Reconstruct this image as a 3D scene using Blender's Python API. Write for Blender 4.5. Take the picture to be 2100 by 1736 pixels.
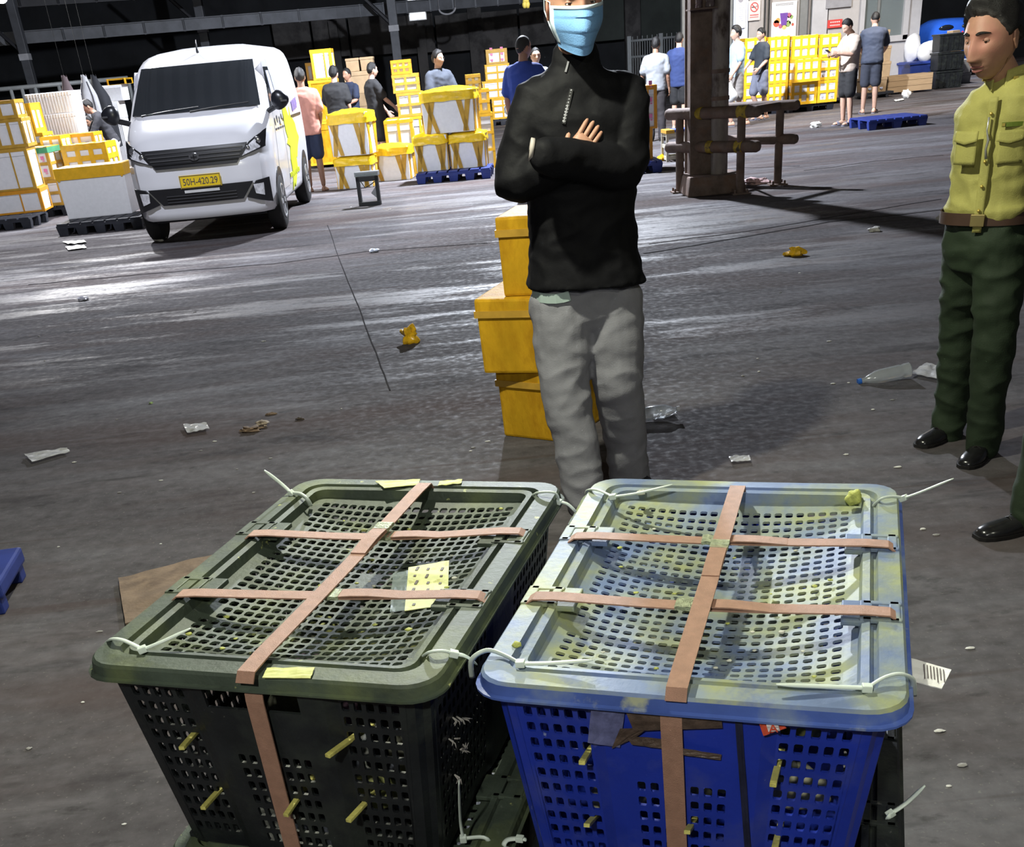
import bpy, bmesh, math, random
import numpy as np
from mathutils import Vector, Matrix, noise
for o in list(bpy.data.objects): bpy.data.objects.remove(o)
scene = bpy.context.scene
COL = scene.collection
rnd = random.Random(7)
V = Vector
# ------------------------------------------------------------------ camera
FPX, PITCH, ROLL, CAMH, CX, CY = 2198.0, math.radians(30.48), math.radians(-5.42), 1.577, 1050.0, 1416.0
_fw = V((0, math.cos(PITCH), -math.sin(PITCH))); _up = V((0, math.sin(PITCH), math.cos(PITCH))); _rt = V((1, 0, 0))
CR = math.cos(ROLL)*_rt + math.sin(ROLL)*_up
CU = -math.sin(ROLL)*_rt + math.cos(ROLL)*_up
CAM = V((0, 0, CAMH))
cd = bpy.data.cameras.new('camera'); camo = bpy.data.objects.new('camera', cd); COL.objects.link(camo)
cd.sensor_fit = 'HORIZONTAL'; cd.sensor_width = 36; cd.lens = FPX/2100*36
cd.shift_y = (CY-868.0)/2100.0; cd.clip_start = .02; cd.clip_end = 300
mw = Matrix.Identity(4)
for i in range(3):
    mw[i][0] = CR[i]; mw[i][1] = CU[i]; mw[i][2] = -_fw[i]; mw[i][3] = CAM[i]
camo.matrix_world = mw
scene.camera = camo
def ray(px, py): return _fw + CR*((px-CX)/FPX) - CU*((py-CY)/FPX)
def un(px, py, z=0.0):
    d = ray(px, py); return CAM + d*((z-CAMH)/d.z)
def aty(px, py, y):
    d = ray(px, py); return CAM + d*(y/d.y)
# ------------------------------------------------------------------ world, exposure, lights
scene.view_settings.view_transform = 'Standard'; scene.view_settings.look = 'None'
scene.view_settings.exposure = 0.28; scene.view_settings.gamma = 1.0
scene.view_settings.use_curve_mapping = False
w = bpy.data.worlds.new('night'); scene.world = w; w.use_nodes = True
w.node_tree.nodes['Background'].inputs[0].default_value = (.30, .33, .42, 1)
w.node_tree.nodes['Background'].inputs[1].default_value = .10
def add_light(name, loc, power, color, radius=.15, spot=None, target=None, blend=.5):
    l = bpy.data.lights.new(name, 'SPOT' if spot else 'POINT')
    l.energy = power; l.color = color; l.shadow_soft_size = radius
    if spot: l.spot_size = math.radians(spot); l.spot_blend = blend
    o = bpy.data.objects.new(name, l); COL.objects.link(o); o.location = loc
    if spot:
        d = (V(target)-V(loc)) if target else V((0, 0, -1))
        o.rotation_euler = d.to_track_quat('-Z', 'Y').to_euler()
    return o
LAMPS = [  # position, power, colour, label, aim and cone of the shaded ones
    ((1.2, 19.6, 5.7), 7600, (.84, .90, 1.0), 'bright cool pendant lamp over the hall aisle behind the column'),
    ((8.4, 23.5, 6.6), 3200, (1.0, .93, .84), 'warm pendant lamp over the aisle before the office wall', (7.2, 27.5, 0), 100),
    ((-6.2, 20.5, 6.6), 4600, (.95, .96, 1.0), 'cool pendant lamp over the boxes beside the van', (-5.6, 18.5, 0), 100),
    ((-2.6, 8.6, 6.4), 1650, (.84, .88, 1.0), 'cool pendant lamp over the wet floor before the van', (-3.2, 14.0, .6), 62),
    ((-.35, 3.25, 2.95), 290, (1.0, 1.0, .80), 'warm white pendant lamp hanging over the crates'),
    ((1.9, .6, 3.0), 60, (1.0, 1.0, .80), 'warm white pendant lamp hanging behind the crates and the officers'),
    ((12.4, 33.6, 4.6), 1500, (.93, .96, 1.0), 'cool pendant lamp beside the blue car beyond the office pier'),
    ((-.5, -.9, 2.6), 125, (1.0, 1.0, .90), 'added front fill lamp behind the viewer, in pendant shape'),  # unseen fill added to brighten the crate fronts
]
for p, e, c, lb, *sp in LAMPS:
    add_light('lamp_light', p, e, c, .16 if p[1] > 8 else .05, *( (sp[1], sp[0]) if sp else ()))
# ------------------------------------------------------------------ materials
MATS = {}
def mat(name, col, rough=.6, metal=0.0, var=.12, scale=6.0, col2=None, s2=5.0, t2=(.5, .62), col3=None, s3=9.0, t3=(.58, .66),
        bump=0.0, bscale=60.0, stretch=(1, 1, 1), spec=.4, trans=0.0, alpha=1.0, emit=0.0, sheen=0.0, coat=0.0, world=False, rough2=None, ior=1.45):
    if name in MATS: return MATS[name]
    m = bpy.data.materials.new(name); m.use_nodes = True; nt = m.node_tree; N = nt.nodes; L = nt.links
    b = N['Principled BSDF']; MATS[name] = m
    b.inputs['Roughness'].default_value = rough; b.inputs['Metallic'].default_value = metal
    b.inputs['Specular IOR Level'].default_value = spec; b.inputs['IOR'].default_value = ior
    b.inputs['Transmission Weight'].default_value = trans; b.inputs['Alpha'].default_value = alpha
    b.inputs['Coat Weight'].default_value = coat
    if sheen: b.inputs['Sheen Weight'].default_value = sheen
    c = tuple(col)+(1,)
    if emit:
        b.inputs['Emission Color'].default_value = c; b.inputs['Emission Strength'].default_value = emit
    tc = N.new('ShaderNodeTexCoord'); mp = N.new('ShaderNodeMapping'); mp.inputs['Scale'].default_value = stretch
    if world:
        g = N.new('ShaderNodeNewGeometry'); L.new(g.outputs['Position'], mp.inputs['Vector'])
    else: L.new(tc.outputs['Object'], mp.inputs['Vector'])
    def nz(s, det=4):
        n = N.new('ShaderNodeTexNoise'); n.inputs['Scale'].default_value = s; n.inputs['Detail'].default_value = det
        n.inputs['Roughness'].default_value = .6
        L.new(mp.outputs['Vector'], n.inputs['Vector']); return n.outputs['Fac']
    def ramp(src, a, bb, ca, cb):
        r = N.new('ShaderNodeValToRGB'); r.color_ramp.elements[0].position = a; r.color_ramp.elements[1].position = bb
        r.color_ramp.elements[0].color = ca; r.color_ramp.elements[1].color = cb; L.new(src, r.inputs['Fac']); return r.outputs['Color']
    out = None
    if var:
        k0 = tuple(max(0, x*(1-var)) for x in col)+(1,); k1 = tuple(min(1, x*(1+var)) for x in col)+(1,)
        out = ramp(nz(scale), .32, .68, k0, k1)
    else: b.inputs['Base Color'].default_value = c
    def over(base, c2, s, t):
        mk = ramp(nz(s, 6), t[0], t[1], (0, 0, 0, 1), (1, 1, 1, 1))
        mx = N.new('ShaderNodeMix'); mx.data_type = 'RGBA'
        L.new(mk, mx.inputs['Factor']); L.new(base, mx.inputs['A']); mx.inputs['B'].default_value = tuple(c2)+(1,)
        return mx.outputs['Result'], mk
    mk = None
    if col2 and out is not None: out, mk = over(out, col2, s2, t2)
    if col3 and out is not None: out, _ = over(out, col3, s3, t3)
    if out is not None: L.new(out, b.inputs['Base Color'])
    if rough2 is not None and mk is not None:
        mr = N.new('ShaderNodeMapRange'); L.new(mk, mr.inputs['Value']); mr.inputs['To Min'].default_value = rough; mr.inputs['To Max'].default_value = rough2
        L.new(mr.outputs['Result'], b.inputs['Roughness'])
    if bump:
        bp = N.new('ShaderNodeBump'); bp.inputs['Strength'].default_value = bump; bp.inputs['Distance'].default_value = .01
        L.new(nz(bscale, 5), bp.inputs['Height']); L.new(bp.outputs['Normal'], b.inputs['Normal'])
    return m
# ------------------------------------------------------------------ mesh builder
class MB:
    def __init__(s): s.v = []; s.f = []; s.mi = []
    def add(s, vs, fs, mi=0):
        o = len(s.v); s.v += [tuple(x) for x in vs]; s.f += [tuple(i+o for i in f) for f in fs]; s.mi += [mi]*len(fs); return s
    def box(s, c, d, rot=None, mi=0, tx=1.0, ty=1.0, axes=None):
        c = V(c); hx, hy, hz = d[0]/2, d[1]/2, d[2]/2; vs = []
        for z in (-1, 1):
            k = (tx, ty) if z < 0 else (1, 1)
            for x, y in ((-1, -1), (1, -1), (1, 1), (-1, 1)):
                p = V((x*hx*k[0], y*hy*k[1], z*hz))
                if rot is not None: p = rot @ p
                vs.append(c+p)
        return s.add(vs, [(3, 2, 1, 0), (4, 5, 6, 7), (0, 1, 5, 4), (1, 2, 6, 5), (2, 3, 7, 6), (3, 0, 4, 7)], mi)
    def loft(s, rings, mi=0, cap=True, closed=True):
        n = len(rings[0]); vs = [p for r in rings for p in r]; fs = []
        m = n if closed else n-1
        for k in range(len(rings)-1):
            for i in range(m):
                j = (i+1) % n; fs.append((k*n+i, k*n+j, (k+1)*n+j, (k+1)*n+i))
        if cap and closed:
            fs.append(tuple(range(n-1, -1, -1))); fs.append(tuple((len(rings)-1)*n+i for i in range(n)))
        return s.add(vs, fs, mi)
    def tube(s, pts, r, n=10, mi=0, ref=None, flat=1.0, round_ends=False):
        pts = [V(p) for p in pts]; k = len(pts)
        rs = [r]*k if isinstance(r, (int, float)) else list(r)
        rings = []; u = None
        if round_ends:
            d0 = (pts[0]-pts[1]).normalized(); d1 = (pts[-1]-pts[-2]).normalized()
            pts = [pts[0]+d0*rs[0]*.75, pts[0]+d0*rs[0]*.45]+pts+[pts[-1]+d1*rs[-1]*.45, pts[-1]+d1*rs[-1]*.75]
            rs = [rs[0]*.35, rs[0]*.8]+rs+[rs[-1]*.8, rs[-1]*.35]; k += 4
        for i in range(k):
            t = (pts[min(i+1, k-1)]-pts[max(i-1, 0)]).normalized()
            if u is None:
                a = V(ref) if ref is not None else (V((0, 0, 1)) if abs(t.z) < .9 else V((1, 0, 0)))
                u = (a-t*a.dot(t)).normalized()
            else: u = (u-t*u.dot(t)).normalized()
            w_ = t.cross(u)
            rings.append([pts[i]+(u*math.cos(q)*flat+w_*math.sin(q))*rs[i] for q in (2*math.pi*j/n for j in range(n))])
        return s.loft(rings, mi)
    def ribbon(s, pts, side, wdt, th, mi=0):
        pts = [V(p) for p in pts]; rings = []
        for i, p in enumerate(pts):
            t = (pts[min(i+1, len(pts)-1)]-pts[max(i-1, 0)]).normalized()
            sd = V(side[i] if isinstance(side, list) else side); sd = (sd-t*sd.dot(t)).normalized(); nn = t.cross(sd)
            rings.append([p-sd*wdt/2-nn*th/2, p+sd*wdt/2-nn*th/2, p+sd*wdt/2+nn*th/2, p-sd*wdt/2+nn*th/2])
        return s.loft(rings, mi)
    def sphere(s, c, r, nu=16, nv=10, mi=0, fn=None, rot=None):
        c = V(c); rx, ry, rz = (r, r, r) if isinstance(r, (int, float)) else r; vs = []; fs = []
        for j in range(nv+1):
            ph = math.pi*j/nv
            for i in range(nu):
                th = 2*math.pi*i/nu
                p = V((rx*math.sin(ph)*math.cos(th), ry*math.sin(ph)*math.sin(th), rz*math.cos(ph)))
                if fn: p = fn(p)
                if rot is not None: p = rot @ p
                vs.append(c+p)
        for j in range(nv):
            for i in range(nu):
                k = (i+1) % nu
                fs.append((j*nu+i, (j+1)*nu+i, (j+1)*nu+k, j*nu+k))
        return s.add(vs, fs, mi)
    def grid(s, fn, nu, nv, th=0.0, mi=0):
        """surface fn(u,v) on [0,1]^2, given a thickness along its normal"""
        P = [[V(fn(i/nu, j/nv)) for i in range(nu+1)] for j in range(nv+1)]
        vs = [p for r in P for p in r]; n = nu+1
        fs = [(j*n+i, j*n+i+1, (j+1)*n+i+1, (j+1)*n+i) for j in range(nv) for i in range(nu)]
        if th:
            o = len(vs)
            for j in range(nv+1):
                for i in range(nu+1):
                    du = P[j][min(i+1, nu)]-P[j][max(i-1, 0)]; dv = P[min(j+1, nv)][i]-P[max(j-1, 0)][i]
                    nn = du.cross(dv); nn = nn.normalized() if nn.length > 1e-12 else V((0, 0, 1)); vs.append(P[j][i]-nn*th)
            fs += [tuple(o+q for q in reversed(f)) for f in list(fs)]
            bd = [i for i in range(n)]+[j*n+nu for j in range(1, nv+1)]+[nv*n+i for i in range(nu-1, -1, -1)]+[j*n for j in range(nv-1, 0, -1)]
            for a, b_ in zip(bd, bd[1:]+bd[:1]): fs.append((b_, a, a+o, b_+o))
        return s.add(vs, fs, mi)
    def xf(s, M_):
        s.v = [tuple(M_ @ V(p)) for p in s.v]; return s
    def build(s, name, mats, parent=None, smooth=False, off=None, bevel=0.0, loc=None, seg=2, wloc=None):
        me = bpy.data.meshes.new(name)
        if wloc is not None: off = loc = wloc   # vertices given in world space
        o_ = V(off) if off is not None else V((0, 0, 0))
        me.from_pydata([tuple(V(p)-o_) for p in s.v], [], s.f)
        if not isinstance(mats, (list, tuple)): mats = [mats]
        for m in mats: me.materials.append(m)
        if len(mats) > 1: me.polygons.foreach_set('material_index', s.mi)
        if bevel:
            bm = bmesh.new(); bm.from_mesh(me); bmesh.ops.remove_doubles(bm, verts=bm.verts, dist=1e-5)
            ed = [e for e in bm.edges if len(e.link_faces) == 2 and e.calc_face_angle(0) > .6]
            bmesh.ops.bevel(bm, geom=ed, offset=bevel, segments=seg, affect='EDGES', profile=.6, clamp_overlap=True)
            bm.to_mesh(me); bm.free()
        if smooth:
            me.polygons.foreach_set('use_smooth', [True]*len(me.polygons))
            if smooth != True: me.set_sharp_from_angle(angle=math.radians(smooth))
        me.update()
        ob = bpy.data.objects.new(name, me); COL.objects.link(ob)
        if parent is not None: ob.parent = parent
        if loc is not None: ob.location = loc
        return ob
def tag(o, label, cat, group=None, kind=None):
    o['label'] = label; o['category'] = cat
    if group: o['group'] = group
    if kind: o['kind'] = kind
    return o
def thing(name, label, cat, loc=(0, 0, 0), rz=0.0, group=None):
    o = bpy.data.objects.new(name, None); COL.objects.link(o); o.location = loc; o.rotation_euler = (0, 0, rz)
    o.empty_display_size = .1
    return tag(o, label, cat, group)
def struct(o): o['kind'] = 'structure'; return o
def nz(p, s=1.0): return noise.noise(V(p)*s)
def text_mesh(body, size, name, m, parent, mtx, extrude=.002, align='CENTER'):
    cu = bpy.data.curves.new('txt', 'FONT'); cu.body = body; cu.size = size; cu.extrude = extrude; cu.align_x = align; cu.align_y = 'CENTER'
    cu.resolution_u = 3
    t = bpy.data.objects.new('txt', cu); COL.objects.link(t)
    dg = bpy.context.evaluated_depsgraph_get(); me = bpy.data.meshes.new_from_object(t.evaluated_get(dg))
    bpy.data.objects.remove(t); bpy.data.curves.remove(cu)
    me.transform(mtx); me.materials.clear(); me.materials.append(m); me.name = name
    ob = bpy.data.objects.new(name, me); COL.objects.link(ob)
    if parent is not None: ob.parent = parent
    return ob
def remesh(mb, voxel, smooth=4, fac=.5):
    """voxel-union the shells of a builder, return the mesh"""
    o = mb.build('tmp', [])
    r = o.modifiers.new('r', 'REMESH'); r.mode = 'VOXEL'; r.voxel_size = voxel
    if smooth:
        s_ = o.modifiers.new('s', 'SMOOTH'); s_.iterations = smooth; s_.factor = fac
    dg = bpy.context.evaluated_depsgraph_get(); dg.update()
    me = bpy.data.meshes.new_from_object(o.evaluated_get(dg))
    old = o.data; bpy.data.objects.remove(o); bpy.data.meshes.remove(old)
    return me
# ------------------------------------------------------------------ floor
def floor_material():
    m = bpy.data.materials.new('wet_concrete'); m.use_nodes = True; nt = m.node_tree; N = nt.nodes; L = nt.links
    b = N['Principled BSDF']; g = N.new('ShaderNodeNewGeometry')
    def mp(sc, rz=0):
        n = N.new('ShaderNodeMapping'); n.inputs['Scale'].default_value = sc; n.inputs['Rotation'].default_value = (0, 0, rz)
        L.new(g.outputs['Position'], n.inputs['Vector']); return n.outputs['Vector']
    def nzn(vec, s, det=6, ro=.62):
        n = N.new('ShaderNodeTexNoise'); n.inputs['Scale'].default_value = s; n.inputs['Detail'].default_value = det; n.inputs['Roughness'].default_value = ro
        L.new(vec, n.inputs['Vector']); return n.outputs['Fac']
    def ramp(src, els):
        r = N.new('ShaderNodeValToRGB'); e = r.color_ramp.elements
        e[0].position, e[0].color = els[0][0], tuple(els[0][1])+(1,)
        e[1].position, e[1].color = els[-1][0], tuple(els[-1][1])+(1,)
        for p, c in els[1:-1]: k = e.new(p); k.color = tuple(c)+(1,)
        L.new(src, r.inputs['Fac']); return r.outputs['Color']
    def mix(a, bb, f, mode='MIX'):
        n = N.new('ShaderNodeMix'); n.data_type = 'RGBA'; n.blend_type = mode
        if isinstance(f, float): n.inputs['Factor'].default_value = f
        else: L.new(f, n.inputs['Factor'])
        L.new(a, n.inputs['A'])
        if isinstance(bb, tuple): n.inputs['B'].default_value = bb+(1,)
        else: L.new(bb, n.inputs['B'])
        return n.outputs['Result']
    iso = mp((1, 1, 1)); st = mp((.45, 1.6, 1), -.28)
    base = ramp(nzn(st, 1.1), [(.28, (.064, .058, .061)), (.5, (.094, .087, .092)), (.72, (.152, .148, .160))])
    fine = ramp(nzn(iso, 14), [(.3, (.72, .72, .72)), (.7, (1.15, 1.15, 1.15))])
    c = mix(base, fine, 1.0, 'MULTIPLY')
    speck = ramp(nzn(iso, 70, 3), [(.62, (0, 0, 0)), (.70, (1, 1, 1))])
    c = mix(c, (.22, .21, .19), mix(speck, (.45, .45, .45), 1.0, 'MULTIPLY'))
    brown = ramp(nzn(mp((.3, 1.1, 1), -.2), .9, 5), [(.47, (0, 0, 0)), (.64, (.85, .85, .85))])
    c = mix(c, (.068, .050, .047), brown)
    dark = ramp(nzn(mp((.5, 1.5, 1), -.35), 2.4, 7), [(.56, (0, 0, 0)), (.68, (.85, .85, .85))])
    c = mix(c, (.036, .033, .035), dark)
    spots = ramp(nzn(mp((.8, 1.4, 1), -.3), 6.5, 7), [(.60, (0, 0, 0)), (.70, (.8, .8, .8))])
    c = mix(c, (.040, .037, .038), spots)
    pale = ramp(nzn(mp((.35, 1.7, 1), -.18), 2.0, 8), [(.58, (0, 0, 0)), (.74, (.55, .55, .55))])
    c = mix(c, (.21, .20, .21), pale)
    tracks = ramp(nzn(mp((.10, 2.6, 1), -.16), 2.2, 3), [(.62, (0, 0, 0)), (.67, (.6, .6, .6))])
    c = mix(c, (.06, .045, .042), tracks)
    L.new(c, b.inputs['Base Color'])
    wet = ramp(nzn(mp((.34, 1.5, 1), -.12), .85, 8, .68), [(.50, (0, 0, 0)), (.64, (1, 1, 1))])
    # the wet stretch lies across the aisle before the van; a few puddles elsewhere
    sep = N.new('ShaderNodeSeparateXYZ'); L.new(g.outputs['Position'], sep.inputs[0])
    mr = N.new('ShaderNodeMapRange'); L.new(sep.outputs['Y'], mr.inputs['Value']); mr.inputs['From Min'].default_value = 5.4; mr.inputs['From Max'].default_value = 8.0
    wm = mix(wet, mr.outputs['Result'], 1.0, 'MULTIPLY')
    rr = ramp(wm, [(0, (.85, .85, .85)), (1, (.34, .34, .34))])
    rv = mix(rr, ramp(nzn(iso, 22, 5), [(.3, (.75, .75, .75)), (.7, (1.35, 1.35, 1.35))]), 1.0, 'MULTIPLY')
    L.new(rv, b.inputs['Roughness']); L.new(ramp(wm, [(0, (.07, .07, .07)), (1, (.5, .5, .5))]), b.inputs['Specular IOR Level'])
    bp = N.new('ShaderNodeBump'); bp.inputs['Strength'].default_value = .06; bp.inputs['Distance'].default_value = .012
    h1 = nzn(iso, 55, 6); L.new(mix(h1, nzn(st, 5, 6), .5), bp.inputs['Height']); L.new(bp.outputs['Normal'], b.inputs['Normal'])
    return m
mb = MB(); NX, NY = 40, 44
fx = lambda i: -26+52*i/NX
fy = lambda j: -6+53*j/NY
mb.grid(lambda u, v: (-26+52*u, -6+53*v, 0), NX, NY)
floor = struct(mb.build('floor', floor_material()))
# slab joints and cracks in the floor
M_crack = mat('crack', (.040, .037, .039), .95, var=.1, spec=.02)
def crack(pts, wdt):
    q = []
    for (a, b_), (c, d) in zip(pts, pts[1:]):
        for t in (0, .2, .4, .6, .8): q.append(un(a+(c-a)*t+rnd.uniform(-1, 1)*1.2, b_+(d-b_)*t+rnd.uniform(-1, 1)*.8, .0015))
    q.append(un(*pts[-1], .0015))
    return MB().ribbon(q, [(q[-1]-q[0]).cross(V((0, 0, 1)))]*len(q), wdt, .003).build('floor_joint', M_crack, floor)
crack([(672, 462), (700, 540), (735, 630), (770, 720), (800, 800)], .008)
crack([(1320, 520), (1500, 490), (1700, 455), (1930, 430)], .03)
crack([(60, 583), (300, 562), (560, 540), (760, 515), (1000, 498)], .025)
crack([(1330, 500), (1560, 470), (1930, 408)], .02)
crack([(1650, 350), (1800, 330), (1935, 318)], .02)
crack([(1350, 355), (1500, 345), (1640, 340)], .02)
# ------------------------------------------------------------------ back wall and roof
M_wall = mat('shaded_wall', (.012, .013, .015), .9, var=.3, scale=1.2, bump=.2, bscale=8)  # near-black colour paints in the shade of the open space below the panels
wb = struct(MB().box((0, 46.2, 4.2), (54, .3, 8.4)).build('wall_back', M_wall))
M_hoard = mat('hoarding_concrete', (.060, .056, .055), .85, var=.25, scale=1.0, col2=(.03, .028, .028), s2=1.6, t2=(.45, .6), bump=.3, bscale=9)
M_hoard2 = mat('hoarding_green', (.034, .040, .036), .85, var=.25, scale=1.0, bump=.3, bscale=9)
YW = 45.6
for a, b_, top, bot, mm in ((560, 640, 42, 122, M_hoard), (641, 716, 40, 118, M_hoard), (717, 806, 40, 114, M_hoard), (815, 893, 38, 110, M_hoard), (894, 972, 36, 106, M_hoard),
                          (983, 1065, 30, 100, M_hoard), (1066, 1140, 22, 92, M_hoard), (1200, 1282, 8, 84, M_hoard2), (1312, 1408, 2, 76, M_hoard2)):
    x0 = aty(a, 80, YW).x; x1 = aty(b_, 80, YW).x; z0 = aty((a+b_)/2, bot, YW).z; z1 = aty((a+b_)/2, top-8, YW).z
    MB().box(((x0+x1)/2, YW, (z0+z1)/2), (x1-x0-.06, .14, z1-z0)).build('concrete_panel', mm, wb, bevel=.02)
for a, w_ in ((978, .5), (866, .35), (1297, .55), (690, .3)):
    x0 = aty(a, 100, YW).x
    MB().box((x0, YW-.1, 1.6), (w_, .35, 3.2)).build('pilaster', M_hoard, wb)
M_roof = mat('roof_sheet', (.035, .035, .04), .8, var=.2, scale=2)
mb = MB()
mb.grid(lambda u, v: (-27+54*u, -6+53*v, 8.3+.03*math.sin(u*math.pi*2*90)), 360, 1, .02)
struct(mb.build('ceiling', M_roof))
M_steel = mat('grey_steel', (.075, .078, .088), .55, .3, var=.2, scale=3)
M_dsteel = mat('dark_steel', (.022, .022, .026), .6, .2, var=.2, scale=3)
def beam(a, b_, wd, hd, m, name='trim_1'):
    a, b_ = V(a), V(b_); d = (b_-a); n = d.normalized(); s_ = n.cross(V((0, 0, 1))).normalized()
    mbx = MB(); t = .012
    up = V((0, 0, 1))
    for c, sx, sz in ((0, wd, t), ):
        for zz in (-hd/2, hd/2):
            mbx.loft([[p-s_*wd/2+up*(zz-t), p+s_*wd/2+up*(zz-t), p+s_*wd/2+up*(zz+t), p-s_*wd/2+up*(zz+t)] for p in (a, b_)])
    mbx.loft([[p-s_*t-up*hd/2, p+s_*t-up*hd/2, p+s_*t+up*hd/2, p-s_*t+up*hd/2] for p in (a, b_)])
    for k in range(1, 9):
        p = a+d*(k/9); mbx.box(p, (.05, .12, hd+.05))
    return struct(mbx.build(name, m))
A = aty(-40, 84, 37); B = aty(690, 26, 39.5); C_ = aty(1110, -8, 41.5)
beam(A, B, .16, .30, M_steel, 'trim_1'); beam(B+V((.0, 0, 0)), C_, .16, .30, M_steel, 'trim_2')
A2 = aty(-40, 10, 37); B2 = aty(640, -34, 39.5)
beam(A2, B2, .14, .22, M_dsteel, 'trim_3')
def post(pxt, pyt, y, wd, name, label, ztop=8.2, m=None, brk=True):
    p = aty(pxt, pyt, y); r = thing(name, label, 'post', (p.x, y, 0))
    mbx = MB(); mbx.box((0, 0, ztop/2), (wd, wd, ztop))
    mbx.build('shaft', m or M_steel, r, bevel=.015)
    MB().box((0, 0, .03), (wd*1.9, wd*1.9, .06)).build('base_plate', M_dsteel, r)
    z = aty(pxt, pyt, y).z
    MB().box((0, -.01, z), (wd*1.15, wd*1.15, .16)).build('clamp', mat('pale_band', (.32, .32, .34), .6), r)
    if brk:
        MB().tube([(-1.35*wd*4, 0, z+1.5), (0, 0, z+.05)], wd*.22, 6).build('brace', m or M_dsteel, r)
    return r
post(52, 117, 36.6, .24, 'steel_post', 'grey steel roof post behind the white foam slabs, left of the van')
post(808, 58, 39.2, .27, 'steel_post', 'grey steel roof post behind the tall tower of taped boxes')
post(416, 60, 40.5, .27, 'steel_post', 'grey steel roof post rising behind the roof of the van')
# lit wall box and hanging cable loop under the beam
p = aty(855, 19, 40.4); r = thing('wall_light_box', 'white four-pane light box hanging under the roof beam', 'light box', (p.x, p.y, p.z))
MB().box((0, .06, 0), (.56, .08, .60)).build('housing', mat('white_metal', (.75, .75, .75), .5), r, bevel=.01)
M_lit = mat('lit_panel', (.95, .98, 1.0), .5, var=0, emit=.75)
for sx in (-1, 1):
    for sz in (-1, 1): MB().box((sx*.13, .0, sz*.145), (.23, .03, .26)).build('pane', M_lit, r, bevel=.006)
MB().box((0, .02, .5), (.03, .03, .5)).build('hanger', M_dsteel, r)
p = aty(917, 17, 40.3)
mb = MB(); mb.tube([(math.cos(t)*.26, 0, math.sin(t)*.16) for t in np.linspace(math.pi, 2*math.pi, 14)], .03, 6); mb.tube([(-.26, 0, 0), (-.26, .0, 8.25-p.z)], .012, 5); mb.tube([(.26, 0, 0), (.26, 0, 8.25-p.z)], .012, 5)
tag(mb.build('cable_loop', mat('grey_cable', (.3, .3, .32), .6), loc=p, smooth=True), 'grey cable loop hanging from the roof beam', 'cable')
p = aty(1079, 7, 30)
mb = MB()
for k in range(7): mb.sphere((rnd.uniform(-.04, .04), rnd.uniform(-.04, .04), rnd.uniform(-.05, .04)), (.06, .05, .07), 8, 6, fn=lambda q: q*(1+.4*nz(q, 30)))
mb.tube([(0, 0, .05), (0, 0, 8.25-p.z)], .006, 5)
tag(mb.build('hanging_ornament', mat('dull_yellow', (.42, .33, .06), .6), loc=p, smooth=True), 'small yellow ornament hanging from the roof above the blue-shirted man', 'ornament')
# ------------------------------------------------------------------ pendant lamps, and the added fill lamp in the same shape
M_shade = mat('lamp_shade', (.25, .27, .3), .5, .5); M_bulb = mat('bulb', (1, 1, 1), .5, var=0, emit=12)
for p, e, c, lb, *sp in LAMPS:
    r = thing('pendant_lamp', lb, 'lamp', (p[0], p[1], p[2]+.12))
    mb = MB(); prof = [(.05, .34), (.10, .30), (.14, .2), (.24, .02), (.26, .0), (.235, .02), (.13, .19), (.05, .25)]
    k = .6 if p[1] < 9 else 1.0
    mb.loft([[(q[0]*k*math.cos(t), q[0]*k*math.sin(t), q[1]*k) for t in (2*math.pi*j/20 for j in range(20))] for q in prof], cap=True)
    mb.build('lamp_shade', M_shade, r, smooth=40)
    mb = MB(); mb.sphere((0, 0, .14*k), (.06*k, .06*k, .09*k), 12, 8); mb.build('bulb', M_bulb, r, smooth=True)
    mb = MB(); mb.tube([(0, 0, .33*k), (0, 0, 8.28-p[2]-.12)], .012, 6); mb.build('cord', M_dsteel, r)
p = aty(4, 2, 24.0)
r = thing('pendant_lamp', 'glowing white pendant lamp above the stacked boxes beside the grey post', 'lamp', p)
mb = MB(); mb.loft([[(a*math.cos(t), a*math.sin(t), z) for t in (2*math.pi*j/16 for j in range(16))] for a, z in ((.05, .32), (.14, .24), (.2, .1), (.19, .1), (.1, .2))]); mb.build('lamp_shade', M_shade, r, smooth=40)
mb = MB(); mb.sphere((0, 0, .06), (.11, .11, .10), 14, 9); mb.build('bulb', mat('bulb_dim', (1, .97, .92), .5, var=0, emit=3.0), r, smooth=True)
mb = MB(); mb.tube([(0, 0, .3), (0, 0, 8.28-p.z)], .012, 6); mb.build('cord', M_dsteel, r)
add_light('lamp_light', p-V((0, 0, .1)), 500, (1, .97, .93), .12)
# ------------------------------------------------------------------ office building on the right
YO = 32.5
def fx0(px, py=60, y=YO): return aty(px, py, y).x
def fz(px, py, y=YO): return aty(px, py, y).z
M_cream = mat('cream_panel', (.40, .365, .34), .7, var=.06)
M_white = mat('white_panel', (.48, .465, .465), .6, var=.05)
M_greyp = mat('grey_panel', (.20, .20, .19), .6, var=.1)
ox0, ox1 = fx0(1400), fx0(1888, 0)
wo = struct(MB().box(((ox0+fx0(1757))/2, YO+.16, 2.6), (fx0(1757)-ox0, .2, 5.2)).build('wall_office', M_greyp))
def panel(a, b_, top, bot, m, name='wall_panel', th=.06, y=YO, par=None):
    pm = (a+b_)/2; z1 = fz(pm, top, y); z0 = max(0.0, fz(pm, bot, y)); x0 = fx0(a, (top+bot)/2, y); x1 = fx0(b_, (top+bot)/2, y)
    o = MB().box(((x0+x1)/2, y-th/2, (z0+z1)/2), (x1-x0, th, z1-z0)).build(name, m, par or wo, bevel=.008); return o, (x0, x1, z0, z1)
panel(1502, 1531, -60, 300, mat('bluewhite_panel', (.75, .78, .88), .5, var=.04))
panel(1533, 1562, -60, 300, M_cream)
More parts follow.
